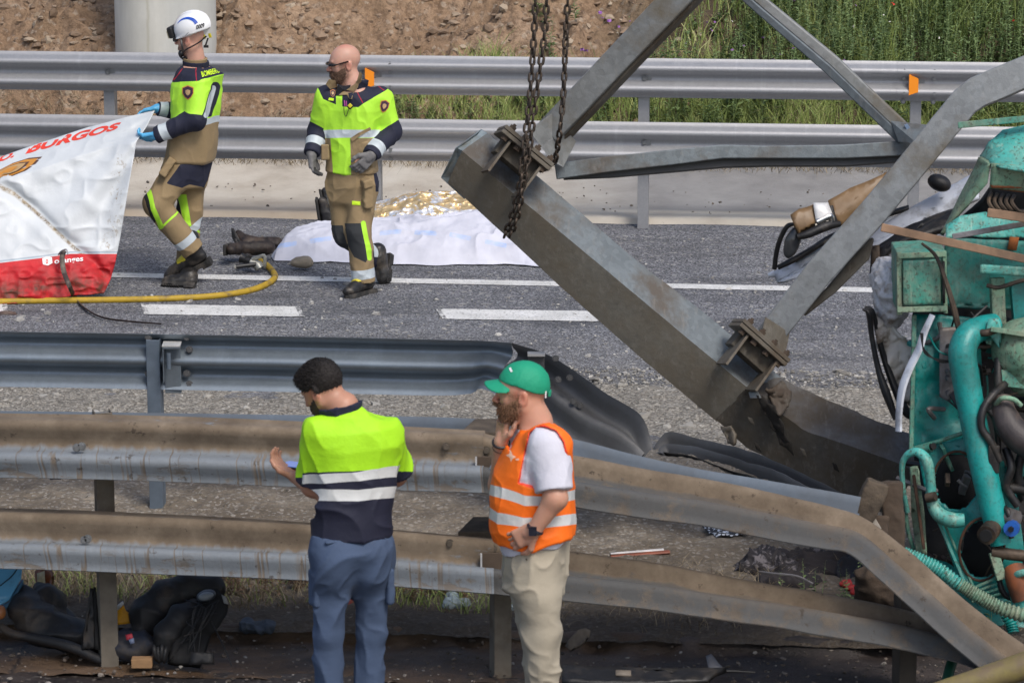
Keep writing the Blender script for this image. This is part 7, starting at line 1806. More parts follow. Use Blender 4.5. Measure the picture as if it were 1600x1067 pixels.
# locker box with its frame
bx = empty
mb = MB(); P0 = [PY(1402, 396, 17.50), PY(1478, 392, 17.52), PY(1480, 488, 17.46), PY(1403, 489, 17.45)]; mb.prism(P0, (0, .30, 0)); box_ = Wk(mb.build('locker', M_tqd, wreck, bevel=.006))
for a, b, w_ in (((1405, 394, 17.47), (1406, 492, 17.42), 8), ((1476, 392, 17.47), (1478, 490, 17.42), 6), ((1402, 400, 17.46), (1479, 397, 17.46), 9), ((1402, 484, 17.41), (1480, 482, 17.41), 9)):
    o = bar('locker_frame', a, b, w_, M_gp, .03); Wk(o)
Wk(crumpled('locker_door', [(1411, 407, 17.45), (1469, 405, 17.45), (1470, 475, 17.42), (1411, 477, 17.42)], M_tqd, .012, .006, .03, seed=8)); Wk(crumpled('locker_slot', [(1472, 408, 17.44), (1476, 408, 17.44), (1477, 474, 17.41), (1473, 474, 17.41)], M_void, .01, .0, .1))
# bracket and bright post
Wk(bar('bumper_bracket', (1531, 420, 17.42), (1680, 430, 17.35), 15, M_cy, .10, bevel=.01)); Wk(bar('bracket_post', (1559, 434, 17.46), (1562, 508, 17.42), 22, M_gp, .08, bevel=.006)); Wk(bar('corner_post', (1592, 440, 17.46), (1598, 510, 17.42), 26, M_tq, .08)); Wk(pipe('bent_rod', [(1542, 446, 17.4), (1562, 449, 17.38), (1600, 438, 17.38), (1660, 430, 17.38)], 3.5, M_grime, n=20, sides=7))
# crumpled grey lump and pale torn trim on the left, black weather strips
lump = PY(1393, 462, 17.85)
def lf(P):
    d = s_ell(P, lump, (.085, .14, .17)); d = smin(d, s_ell(P, PY(1385, 430, 17.9), (.075, .1, .09)), .05); return d
Wk(into(wreck, skin_of('crushed_airbag', lf, lump - .3, lump + .3, .010, plain('grey_crumpled_foil', (.58, .58, .60), .45, .2, .16, 30, .8, dirt=(.24, .18, .13), dirt_amt=.2), wreck, fold=lambda V: folds(V, .014, 4, 20) + .010 * fbm(V, 34, 3, 3))))
Wk(crumpled('torn_trim', [(1367, 495, 17.8), (1385, 505, 17.78), (1410, 520, 17.75), (1426, 545, 17.72), (1428, 645, 17.65), (1412, 622, 17.68), (1388, 580, 17.72), (1370, 545, 17.76)], plain('marbled_torn_trim', (.62, .58, .52), .7, 0, .10, 12, .5, dirt=(.16, .12, .09), dirt_amt=.30), .014, .06, .02, seed=9, scale=13))
Wk(pipe('rubber_strip', [(1348, 483, 17.75), (1358, 490, 17.75), (1362, 525, 17.74), (1372, 575, 17.7), (1384, 612, 17.65), (1400, 655, 17.6)], [3, 9, 7, 8, 12, 8], M_black, n=40, flat=.6)); Wk(pipe('rubber_strip', [(1352, 480, 17.8), (1364, 488, 17.8), (1376, 540, 17.76), (1392, 590, 17.7), (1414, 640, 17.62), (1430, 655, 17.6)], [4, 6, 8, 10, 13, 8], M_black, n=40, flat=.6))
Wk(pipe('tangle_wire', [(1440, 380, 17.42), (1462, 400, 17.40), (1478, 440, 17.36), (1490, 480, 17.33), (1502, 520, 17.32), (1530, 540, 17.3), (1548, 541, 17.3)], [2, 3, 4, 5, 5, 4, 3], M_grime, n=50, sides=7))
for k in range(3): Wk(pipe('thin_wire', [(1438 + 2 * k, 520, 17.3), (1444, 545 + 3 * k, 17.28), (1470, 566 - 2 * k, 17.26), (1500, 560, 17.25), (1530 + 3 * k, 540, 17.26)], 1.0, M_black, n=40, sides=5))
# long bent white strip
Wk(pipe('white_strip', [(1457, 492, 17.38), (1444, 520, 17.36), (1436, 545, 17.34), (1420, 578, 17.32), (1410, 606, 17.3), (1405, 640, 17.28), (1404, 674, 17.26)], [7, 8, 9, 9, 9, 8, 8], M_white, n=40, sides=6, flat=.5), 'white chipped strip')
# main turquoise body
Wk(crumpled('front_panel', [(1428, 492, 17.6), (1470, 492, 17.6), (1530, 500, 17.58), (1536, 600, 17.52), (1530, 672, 17.46), (1480, 694, 17.42), (1432, 712, 17.40), (1422, 700, 17.40), (1428, 600, 17.5)], M_tq, .016, .028, .04, seed=11, bow=.03))
Wk(bar('panel_edge', (1429, 492, 17.5), (1424, 712, 17.34), 7, M_tqd, .03)); Wk(crumpled('hinge_plate', [(1468, 512, 17.46), (1494, 510, 17.46), (1495, 618, 17.4), (1482, 628, 17.4), (1468, 620, 17.4)], M_greyal, .012, .006, .03, seed=12))
for y in (548, 580, 590, 612): Wk(pipe('hinge_bolt', [(1480, y, 17.42), (1484, y + 3, 17.36)], 4.5, M_greyal, n=3, sides=8))
Wk(pipe('trim_rod', [(1430, 700, 17.34), (1470, 688, 17.3), (1512, 674, 17.28)], 3.5, M_tqd, n=20, sides=8)); Wk(pipe('trim_socket', [(1438, 702, 17.30), (1455, 698, 17.26)], 8, M_tqd, n=5)); Wk(pipe('socket_bore', [(1454, 698, 17.262), (1459, 697, 17.24)], 5.5, M_void, n=3))
# the fat pipe
Wk(pipe('exhaust_pipe', [(1556, 506, 17.34), (1536, 512, 17.30), (1514, 524, 17.24), (1504, 550, 17.20), (1509, 590, 17.18), (1522, 660, 17.14), (1540, 745, 17.08), (1556, 815, 17.04), (1564, 850, 17.02)], [17, 20, 22, 23, 22.5, 22, 22, 20, 17], paintm('pipe_turquoise', (.010, .32, .30), (.07, .16, .13), .3, .35, .35, .05), n=70, sides=24), 'fat smooth turquoise pipe')
Wk(pipe('pipe_clamp', [(1510, 516, 17.28), (1540, 520, 17.2), (1562, 512, 17.24)], 6, M_grime, n=16)); Wk(crumpled('pipe_flange', [(1545, 500, 17.22), (1560, 498, 17.22), (1566, 520, 17.2), (1562, 545, 17.2), (1550, 530, 17.2), (1540, 520, 17.2)], M_cy, .02, .01, .04, seed=13))
# lamp carrier with two round openings
Wk(crumpled('lamp_carrier', [(1434, 706, 17.36), (1470, 694, 17.34), (1520, 680, 17.3), (1560, 700, 17.24), (1590, 780, 17.18), (1600, 860, 17.12), (1590, 935, 17.06), (1530, 935, 17.08), (1500, 905, 17.12), (1478, 850, 17.2), (1468, 812, 17.24), (1450, 790, 17.28)], M_tq, .016, .010, .022, seed=14, holes=[(1494, 752, 35, 46), (1534, 858, 34, 48)]))
def ring(name, cx, cy, rx, ry, Y, r, mat, tilt=0, n=30, a0=0, a1=2 * math.pi):
    pts = [PY(cx + rx * math.cos(a) * math.cos(tilt) - ry * math.sin(a) * math.sin(tilt), cy + rx * math.cos(a) * math.sin(tilt) + ry * math.sin(a) * math.cos(tilt), Y - .12 * (cy - 750) / 100 * .5) for a in np.linspace(a0, a1, n)]
    mb = MB(); mb.tube(pts, r, 7, cap=False); return Wk(mb.build(name, mat, wreck, smooth=True))
M_rustedge = plain('rusty_edge', (.085, .038, .02), .8, 0, .4, 20)
for cx, cy, rx, ry, Y in ((1494, 752, 36, 47, 17.28), (1534, 858, 35, 49, 17.14)):
    ring('lamp_rim', cx, cy, rx, ry, Y, .007, M_rustedge, .08); mb = MB()
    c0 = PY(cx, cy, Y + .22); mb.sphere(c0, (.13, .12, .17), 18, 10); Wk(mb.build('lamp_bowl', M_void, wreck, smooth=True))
ring('lamp_wire', 1512, 762, 12, 24, 17.22, .004, M_black, -.2, a0=-1.6, a1=1.9); Wk(pipe('lamp_bulb', [(1497, 750, 17.2), (1504, 757, 17.2), (1511, 760, 17.2)], [3, 2, 1], M_greyal, n=6, sides=6))
# bent tube frame
Wk(pipe('tube_frame', [(1418, 800, 17.16), (1411, 760, 17.15), (1410, 725, 17.14), (1420, 709, 17.12), (1436, 707, 17.10), (1449, 722, 17.08), (1454, 752, 17.08), (1456, 782, 17.08), (1466, 802, 17.06), (1486, 812, 17.04), (1506, 812, 17.04)], [4, 4, 5, 6, 8, 9, 8, 9, 12, 13, 11], M_cy, n=60), 'bright bent tube loop'); Wk(pipe('tube_collar', [(1448, 778, 17.06), (1462, 775, 17.04)], 8, M_grime, n=4))
Wk(pipe('thin_tube', [(1414, 790, 17.18), (1419, 830, 17.18), (1428, 858, 17.18)], 3.5, M_tqd, n=16))
Wk(crumpled('rusty_strip', [(1422, 730, 17.2), (1434, 728, 17.2), (1444, 800, 17.16), (1448, 866, 17.12), (1432, 862, 17.14), (1424, 800, 17.18)], M_gp, .012, .012, .03, seed=15)); Wk(bar('rust_rib', (1428, 742, 17.14), (1444, 858, 17.08), 5, M_rustedge, .02))
Wk(bar('stay', (1463, 806, 17.1), (1512, 920, 17.04), 5, M_cy, .02)); Wk(bar('stay', (1470, 806, 17.12), (1522, 918, 17.06), 4, M_tqd, .02))
Wk(crumpled('lower_panel', [(1424, 862, 17.3), (1480, 880, 17.25), (1560, 930, 17.2), (1660, 960, 17.2), (1660, 1000, 17.15), (1560, 985, 17.12), (1484, 976, 17.1), (1426, 942, 17.15)], M_tq, .016, .02, .05, seed=16)); Wk(crumpled('lower_panel', [(1422, 918, 17.02), (1440, 922, 17.02), (1486, 974, 17.0), (1484, 984, 17.0), (1424, 956, 17.02)], M_cy, .016, .01, .05, seed=17))
for k in range(4): Wk(bar('stay', (1506 + 4 * k, 925 + 5 * k, 17.05), (1564, 900 + 9 * k, 17.0), 4, M_tqd, .02))
# ribbed hoses
Wk(pipe('ribbed_hose', [(1412, 864, 16.85), (1440, 876, 16.82), (1470, 892, 16.80), (1502, 916, 16.78)], [10, 11, 11, 10], M_cy, n=60, corrug=1), 'ribbed turquoise hose'); Wk(pipe('ribbed_hose', [(1498, 912, 16.78), (1530, 932, 16.76), (1570, 952, 16.74), (1640, 972, 16.7)], [10, 11, 11, 12], M_gp, n=80, corrug=1), 'dull ribbed hose')
Wk(pipe('small_ribbed_hose', [(1572, 960, 16.9), (1580, 975, 16.88), (1583, 988, 16.86)], 9, M_tq, n=20, corrug=1))
# right-hand clutter: tank, elbow, valves
tc = PY(1604, 545, 17.3); Wk(into(wreck, skin_of('air_tank', lambda P: smin(s_ell(P, tc, (.17, .16, .155)), s_ell(P, PY(1612, 590, 17.3), (.12, .12, .10)), .05), tc - .3, tc + .35, .012, M_gp, wreck, fold=lambda V: folds(V, .01, 4, 5)))); Wk(bar('tank_flange', (1548, 514, 17.16), (1660, 532, 17.1), 8, M_gp, .12)); Wk(bar('cross_brace', (1563, 590, 17.2), (1640, 600, 17.2), 26, M_tqd, .05))
Wk(pipe('rubber_elbow', [(1566, 620, 17.15), (1570, 650, 17.10), (1590, 680, 17.05), (1640, 712, 17.0)], [15, 22, 25, 26], plain('grey_brown_rubber', (.055, .045, .045), .55, 0, .3, 12, .4, dirt=(.15, .10, .07), dirt_amt=.3), n=30, sides=16)); Wk(pipe('elbow_clamp', [(1556, 632, 17.1), (1566, 622, 17.05), (1584, 624, 17.05), (1596, 634, 17.05)], 4, M_gp, n=16))
for pts, r in (([(1570, 600, 17.2), (1552, 616, 17.12), (1536, 640, 17.08), (1534, 668, 17.06), (1548, 690, 17.05), (1562, 720, 17.05)], 6.5), ([(1560, 560, 17.25), (1560, 600, 17.2), (1566, 640, 17.2)], 7), ([(1545, 640, 17.1), (1556, 660, 17.1), (1560, 700, 17.1), (1556, 735, 17.1)], 5), ([(1572, 700, 17.1), (1580, 730, 17.05), (1572, 760, 17.05), (1590, 790, 17.05)], 7), ([(1600, 700, 17.1), (1590, 740, 17.1), (1600, 780, 17.1)], 8), ([(1566, 760, 17.1), (1600, 765, 17.08), (1650, 775, 17.05)], 9), ([(1560, 790, 17.1), (1575, 800, 17.0), (1580, 840, 17.0)], 5), ([(1558, 860, 17.05), (1560, 900, 17.02), (1572, 930, 17.0), (1610, 940, 17.0)], 5)):
    Wk(pipe('black_hose', pts, r, M_black, n=30))
mb = MB(); c0 = PY(1552, 716, 17.06); mb.box(c0, (.055, .05, .14)); Wk(mb.build('relay_box', M_black, wreck, bevel=.005))
Wk(pipe('brown_crossbar', [(1550, 862, 17.02), (1600, 868, 17.0), (1660, 872, 17.0)], 10, M_grime, n=10)); Wk(pipe('valve_body', [(1550, 826, 17.0), (1541, 836, 16.92)], 16, M_grime, n=6, sides=16)); Wk(pipe('valve_bore', [(1542, 835, 16.925), (1540, 837, 16.90)], 10, M_void, n=3, sides=14))
Wk(pipe('fitting', [(1570, 806, 17.05), (1588, 812, 17.0)], 16, M_greyal, n=6, sides=10)); M_bluecap = plain('blue_plastic_cap', (.01, .10, .42), .4); Wk(pipe('blue_cap', [(1582, 824, 16.98), (1580, 826, 16.93)], 13, M_bluecap, n=4, sides=12), 'blue round cap'); Wk(pipe('blue_cap_nut', [(1580, 826, 16.93), (1579, 827, 16.91)], 5, M_black, n=3, sides=6))
Wk(pipe('rusty_cylinder', [(1584, 888, 17.0), (1590, 905, 16.96), (1600, 935, 16.94)], [18, 20, 20], plain('orange_rust', (.25, .075, .025), .7, 0, .3, 12, dirt=(.06, .04, .03)), n=8, sides=18)); Wk(pipe('cylinder_band', [(1580, 902, 16.96), (1600, 894, 16.9), (1640, 890, 16.9)], 6, M_cy, n=10)); Wk(pipe('cylinder_base', [(1596, 925, 16.96), (1604, 960, 16.95)], 20, M_cy, n=8, sides=18))
Wk(bar('teal_post', (1553, 862, 17.0), (1566, 905, 16.96), 16, M_gp, .05)); Wk(bar('teal_plate', (1572, 730, 17.2), (1660, 742, 17.15), 22, M_tq, .03)); Wk(bar('teal_plate', (1560, 745, 17.25), (1568, 800, 17.2), 10, M_gp, .03))
# random small engine clutter deep inside the cab, in the dark
rr = random.Random(5)
for k in range(120):
    x = rr.uniform(1456, 1640); y = rr.choice([rr.uniform(500, 560), rr.uniform(500, 660), rr.uniform(580, 960), rr.uniform(700, 960)]); Y = rr.uniform(17.45, 17.9) - (y - 300) / 660 * .35; a = rr.uniform(0, 6.28); L_ = rr.uniform(20, 70); m_ = rr.choice([M_black, M_grime, M_black, M_tqd, M_greyal, M_grime, M_tq])
    if k % 3 == 0: Wk(bar('bracket', (x, y, Y), (x + L_ * .6 * math.cos(a), y + L_ * .6 * math.sin(a), Y + .05), rr.uniform(4, 14), m_, rr.uniform(.02, .06)))
    else: Wk(pipe('loose_hose', [(x, y, Y), (x + L_ * .4 * math.cos(a) + rr.uniform(-14, 14), y + L_ * .4 * math.sin(a) + rr.uniform(-14, 14), Y - .05), (x + L_ * math.cos(a + .5), y + L_ * math.sin(a + .5), Y + .05)], rr.choice([1.2, 1.6, 2.5, 4, 5.5]), m_, n=16, sides=7))
# ======================================================================= torn white pillar with mirror, behind the brace
pil = empty('torn_body_panel', PZ(1290, 440), 'torn white body panel with brown and chrome mirror housing, behind the heavy brace', 'wreckage')
k_ = dict(root=pil)
M_brown = plain('brown_moulded_shell', (.23, .14, .065), .45, 0, .2, 6, .2, dirt=(.10, .06, .03), dirt_amt=.25)
crumpled('pillar_panel', [(1208, 428, 18.95), (1230, 414, 18.95), (1295, 380, 18.98), (1345, 352, 19.0), (1416, 330, 19.02), (1505, 283, 19.05), (1530, 270, 19.05), (1530, 310, 18.95), (1478, 333, 18.95), (1422, 356, 18.92), (1375, 385, 18.9), (1300, 416, 18.9), (1215, 442, 18.9)], M_white, .03, .010, .04, root=pil, seed=21, bow=.02)
crumpled('black_seal', [(1240, 404, 18.93), (1300, 366, 18.96), (1380, 334, 18.98), (1420, 322, 19.0), (1420, 327, 18.98), (1380, 340, 18.96), (1300, 374, 18.94), (1243, 409, 18.9)], M_black, .02, .004, .05, root=pil, seed=22)
crumpled('black_lining', [(1376, 386, 18.88), (1422, 357, 18.9), (1486, 332, 18.93), (1500, 330, 18.9), (1480, 360, 18.8), (1420, 376, 18.8), (1400, 384, 18.8), (1360, 432, 18.8), (1362, 396, 18.84)], M_black, .03, .012, .05, root=pil, seed=23)
crumpled('black_strut', [(1361, 385, 18.82), (1374, 383, 18.82), (1376, 428, 18.78), (1362, 430, 18.78)], M_grime, .04, .004, .05, root=pil, seed=24)
def blob(name, cpx, r, mat, R=None, root=pil, amp=.003, h=.008, box=False):
    c = PY(*cpx); R = R if R is not None else np.eye(3); r = np.array(r)
    f = (lambda P: s_box(P, c, r, R, min(r) * .75)) if box else (lambda P: s_ell(P, c, r, R)); m_ = r.max() + .05
    return into(root, skin_of(name, f, c - m_, c + m_, h, mat, root, fold=lambda V: folds(V, amp, 3, 9)))
tilt = lambda a: np.array(Matrix.Rotation(math.radians(a), 3, 'Y'))
crumpled('mirror_arm_shell', [(1294, 316, 18.85), (1327, 294, 18.9), (1386, 268, 18.95), (1420, 252, 19.0), (1440, 262, 19.0), (1392, 296, 18.92), (1364, 312, 18.88), (1340, 338, 18.84), (1311, 352, 18.8), (1300, 340, 18.8)], M_brown, .05, .006, .04, root=pil, seed=25, bow=.03)
crumpled('mirror_shell', [(1236, 338, 18.72), (1248, 328, 18.74), (1271, 322, 18.76), (1277, 348, 18.72), (1262, 358, 18.7), (1248, 364, 18.7), (1240, 350, 18.7)], M_brown, .05, .004, .03, root=pil, seed=26, bow=.03)
crumpled('mirror_cap', [(1271, 320, 18.74), (1291, 319, 18.76), (1297, 336, 18.72), (1276, 347, 18.70)], plain('white_cap', (.8, .8, .8), .3), .05, .002, .03, root=pil, seed=27, bow=.02)
pipe('chrome_edge', [(1276, 347, 18.68), (1296, 338, 18.70), (1300, 346, 18.70)], [5, 6, 5], NT('chrome').out((.6, .6, .58), .15, 1.0), root=pil, n=14)
pipe('mirror_lower_edge', [(1246, 370, 18.66), (1262, 366, 18.66), (1290, 354, 18.68), (1312, 350, 18.72)], [5, 7, 8, 5], M_black, root=pil, n=20)
pipe('mirror_hinge', [(1298, 322, 18.76), (1302, 338, 18.74), (1308, 352, 18.74)], 4, M_black, root=pil, n=10)
blob('mirror_glass_shell', (1238, 379, 18.72), (.042, .03, .090), plain('dark_glossy_shell', (.05, .053, .058), .2), tilt(18)); pipe('black_frame', [(1210, 420, 18.8), (1213, 396, 18.78), (1219, 374, 18.75), (1230, 354, 18.72), (1242, 350, 18.7)], [4, 4, 4, 4, 3], M_black, root=pil, n=24); pipe('black_frame', [(1216, 418, 18.8), (1236, 408, 18.78), (1262, 394, 18.8), (1300, 372, 18.86)], [4, 5, 5, 3], M_black, root=pil, n=24)
blob('black_knob', (1468, 286, 18.9), (.065, .05, .045), M_black, tilt(20))
pipe('bare_tip', [(1200, 430, 18.9), (1210, 428, 18.9)], [3, 6], M_white, root=pil, n=4)

# ======================================================================= broken posts and yellow rail at the lower right corner
bp_ = empty('broken_post', PZ(1398, 1000), 'mud caked broken post stump leaning beside the left edge of the wreck', 'post')
def rough_block(name, a, b, wpx, mat, depth, root, amp=.008, seed=1):
    A, B = PY(*a), PY(*b); T = nrm(B - A); u = nrm(np.cross(T, (0, 1, -.2))); k = np.cross(u, T); R = np.stack([T, u, k], 1); c = (A + B) / 2; h = np.array((np.linalg.norm(B - A) / 2, wpx * A[1] / FPX / 2, depth / 2)); m_ = h.max() + .05
    return into(root, skin_of(name, lambda P: s_box(P, c, h, R, .005), c - m_, c + m_, .009, mat, root, fold=lambda V: amp * fbm(V, 13, seed, 4) - .02 * np.clip(fbm(V, 5, seed + 3, 2) - .4, 0, 1)))
rough_block('stump', (1372, 752, 16.95), (1344, 824, 16.92), 36, M_mudblock, .10, bp_, seed=2); rough_block('stump', (1368, 806, 17.0), (1362, 930, 16.9), 40, M_dirtdark, .08, bp_, seed=3); rough_block('upright', (1392, 752, 17.05), (1402, 1004, 16.95), 34, M_dirtdark, .09, bp_, seed=4)
bar('pale_chip', (1362, 808, 16.90), (1374, 828, 16.9), 9, plain('pale_chip', (.4, .36, .31), .9), .03, root=bp_, bevel=.003); blob('mud_lump', (1372, 915, 16.85), (.11, .1, .13), plain('mud_lump', (.075, .052, .036), .95, 0, .3, 20, .8), root=bp_, amp=.03, h=.012)
yr = empty('yellow_pole', PZ(1600, 1062), 'dirty yellow pole crossing the bottom right corner', 'pole')
pipe('pole', [(1462, 1082, 15.6), (1530, 1062, 15.6), (1600, 1040, 15.6), (1700, 1006, 15.6)], [17, 20, 23, 25], plain('dirty_yellow', (.25, .205, .06), .6, 0, .2, 10, .4, dirt=(.14, .10, .07), dirt_amt=.65), root=yr, n=20, sides=18)
gh = empty('green_hose', PZ(1478, 1064), 'short dark green hose end standing behind the yellow pole', 'hose'); pipe('hose', [(1478, 1070, 16.1), (1484, 1045, 16.15), (1490, 1025, 16.2)], 9, plain('dark_green_rubber', (.008, .085, .05), .5), root=gh, n=10)
# ======================================================================= litter and wreckage on the verge
def item(name, px, label, cat): return empty(name, PZ(*px), label, cat)
# black moulded plastic parts at the lower left
M_bp = plain('scuffed_black_plastic', (.013, .013, .015), .6, 0, .3, 8, .3, dirt=(.065, .047, .032), dirt_amt=.30)
r = item('plastic_trough', (120, 1035), 'long bowed black plastic wing liner lying in the mud, left of the post', 'wreckage')
def tube_sdf(pts, rad, k=.03): 
    P = [PY(*q) for q in pts]; return limb(P, rad, k)
def bb(pts, m=.15): P = np.array([PY(*q) for q in pts]); return P.min(0) - m, P.max(0) + m
pA = [(32, 925, 17.1), (38, 948, 17.0), (62, 975, 16.95), (110, 992, 16.9), (160, 1000, 16.85)]
fA = tube_sdf(pA, [.045, .075, .085, .085, .07]); pB = [(60, 915, 17.15), (80, 940, 17.1), (86, 965, 17.05)]; fB = tube_sdf(pB, [.03, .07, .06])
into(r, skin_of('liner', lambda P: smin(fA(P), fB(P), .04), *bb(pA + pB), .009, M_bp, r, fold=lambda V: folds(V, .025, 3, 6)))
pipe('lower_lip', [(2, 978, 16.9), (20, 990, 16.85), (60, 998, 16.82), (110, 1010, 16.76), (160, 1032, 16.7)], [6, 7, 8, 9, 8], M_bp, root=r, n=40)
crumpled('rear_flap', [(88, 960, 17.1), (100, 945, 17.15), (118, 958, 17.15), (126, 972, 17.1), (100, 975, 17.05)], M_black, .01, .01, .04, root=r, seed=2)
r = item('broken_lamp', (68, 930), 'amber and cream cracked tail lamp poking up behind the black liner', 'lamp')
crumpled('housing', [(55, 893, 17.25), (62, 885, 17.28), (78, 884, 17.28), (84, 896, 17.25), (80, 915, 17.2), (70, 928, 17.18), (58, 912, 17.2)], plain('amber_lens', (.20, .055, .01), .3, 0, .3, 14), .04, .01, .03, root=r, seed=3, bow=.03)
crumpled('reflector', [(58, 895, 17.20), (70, 890, 17.22), (73, 912, 17.17), (64, 922, 17.15), (59, 908, 17.17)], plain('cream_reflector', (.45, .38, .20), .4, 0, .3, 14), .01, .008, .03, root=r, seed=4, bow=.03)
r = item('upright_plate', (142, 1015), 'narrow tapering black plate standing upright against the muddy post', 'wreckage')
crumpled('plate', [(141, 918, 16.8), (147, 919, 16.8), (149, 1012, 16.72), (128, 1014, 16.72), (131, 985, 16.74)], M_bp, .02, .003, .04, root=r, seed=5); crumpled('edge', [(146, 916, 16.79), (150, 918, 16.79), (156, 1015, 16.7), (149, 1014, 16.7)], M_void, .02, .002, .05, root=r, seed=6)
r = item('blue_sheet', (10, 960), 'pale blue torn plastic panel at the left edge under the lowest rail', 'panel')
crumpled('panel', [(-60, 878, 17.1), (35, 880, 17.1), (33, 905, 17.05), (14, 938, 16.98), (0, 946, 16.95), (-60, 940, 16.95)], plain('sky_blue_plastic', (.11, .36, .58), .4, 0, .1, 6, .1, dirt=(.03, .06, .08), dirt_amt=.15), .012, .012, .05, root=r, seed=7); pipe('crack', [(0, 915, 16.99), (18, 900, 17.02), (30, 884, 17.06)], 1.0, M_void, root=r, n=8, sides=4)
crumpled('panel_edge', [(-60, 941, 16.97), (0, 947, 16.96), (14, 939, 16.98), (35, 905, 17.06), (36, 912, 17.06), (20, 938, 16.99), (2, 958, 16.94), (-60, 952, 16.94)], plain('dark_blue_edge', (.03, .11, .19), .5), .012, .008, .05, root=r, seed=8)
r = item('orange_lens', (2, 970), 'small orange lens at the left edge beneath the blue panel', 'lens'); blob('lens', (1, 956, 16.92), (.025, .03, .035), plain('dull_orange', (.40, .15, .05), .4), root=r)
r = item('wheel_arch', (270, 1035), 'curved black wheel arch and tyre carcass heaped right of the left post', 'wreckage')
pC = [(222, 985, 16.85), (232, 960, 16.9), (262, 935, 16.95), (300, 920, 16.98), (335, 918, 16.95)]; fC = tube_sdf(pC, [.05, .085, .09, .085, .06])
into(r, skin_of('arch', fC, *bb(pC), .010, M_bp, r, fold=lambda V: folds(V, .012, 5, 7)))
pD = [(258, 1012, 16.72), (262, 990, 16.75), (282, 965, 16.8), (302, 948, 16.85)]; into(r, skin_of('inner_arch', tube_sdf(pD, [.05, .065, .06, .045]), *bb(pD), .010, M_bp, r, fold=lambda V: folds(V, .012, 6, 7)))
crumpled('arch_side', [(300, 948, 16.85), (340, 920, 16.9), (357, 938, 16.88), (352, 960, 16.84), (330, 990, 16.78), (312, 1036, 16.66), (262, 1036, 16.66), (270, 1000, 16.72)], M_void, .05, .03, .05, root=r, seed=9, bow=.04)
blob('cap', (322, 930, 16.82), (.048, .04, .028), plain('blue_grey_cap', (.07, .085, .11), .4), tilt(-12), root=r); blob('cap_face', (322, 931, 16.775), (.040, .02, .020), plain('pale_cap_face', (.22, .25, .28), .4), tilt(-12), root=r)
crumpled('pale_end', [(346, 928, 16.8), (353, 932, 16.8), (357, 944, 16.79), (350, 942, 16.79)], plain('pale_end', (.32, .33, .33), .5), .01, .002, .04, root=r, seed=9)
pipe('cable', [(330, 970, 16.75), (340, 990, 16.7), (352, 1015, 16.62), (362, 1040, 16.55)], 1.2, M_black, root=r, n=16, sides=5)
crumpled('foot', [(300, 1018, 16.62), (333, 1020, 16.62), (334, 1036, 16.6), (296, 1038, 16.6)], M_bp, .05, .01, .04, root=r, seed=10)
rr = random.Random(9)
for k in range(10): pipe('loose_wire', [(rr.uniform(290, 345), rr.uniform(935, 960), 16.78), (rr.uniform(290, 340), rr.uniform(950, 1000), 16.7), (rr.uniform(280, 330), rr.uniform(980, 1030), 16.65)], rr.uniform(.6, 1.2), M_black, root=r, n=12, sides=5)
r = item('glove_like_lump', (250, 1035), 'ribbed dark rubber boot of a cable lying before the wheel arch', 'wreckage')
for k in range(4): blob('rib', (243 + k * 5, 1020 + (k % 2) * 3, 16.62), (.014, .03, .045), M_bp, tilt(-10 + 6 * k), root=r, amp=.002)
r = item('yellow_piece', (195, 980), 'torn bright yellow plastic piece just right of the left post', 'plastic')
crumpled('piece', [(182, 946, 16.95), (192, 940, 16.95), (197, 954, 16.93), (216, 966, 16.9), (212, 972, 16.9), (182, 976, 16.9)], plain('bright_yellow_plastic', (.75, .36, .012), .4, dirt=(.3, .12, .01), dirt_amt=.2), .008, .012, .03, root=r, seed=11); crumpled('black_cup', [(196, 955, 17.0), (206, 948, 17.0), (214, 954, 17.0), (216, 966, 16.98), (204, 962, 16.98)], M_black, .01, .01, .03, root=r, seed=12); crumpled('white_corner', [(183, 946, 16.93), (192, 939, 16.93), (193, 944, 16.92), (184, 953, 16.92)], plain('white_corner', (.7, .7, .68), .5), .008, .002, .05, root=r, seed=13)
r = item('bottle_label', (205, 1010), 'dark bundle with a small red and blue label between post and wheel arch', 'bundle')
blob('bundle', (205, 1008, 16.78), (.13, .1, .075), plain('navy_grubby_cloth', (.018, .024, .042), .8, dirt=(.06, .05, .04), dirt_amt=.4), root=r, amp=.02); crumpled('label_print', [(196, 992, 16.67), (206, 989, 16.67), (208, 996, 16.66), (198, 1000, 16.66)], plain('red_label', (.45, .03, .05), .5), .004, .003, .02, root=r, seed=3); crumpled('label_print', [(201, 999, 16.655), (209, 996, 16.655), (210, 1004, 16.65), (204, 1006, 16.65)], plain('blue_label', (.2, .25, .4), .5), .004, .002, .02, root=r, seed=3)
r = item('wood_block', (222, 1036), 'small sawn wooden block at the foot of the wheel arch', 'wood'); mb = MB(); mb.box(PZ(222, 1034, .02), (.10, .06, .045)); into(r, mb.build('block', plain('sawn_wood', (.36, .21, .10), .8, 0, .2, 20), r, bevel=.003))
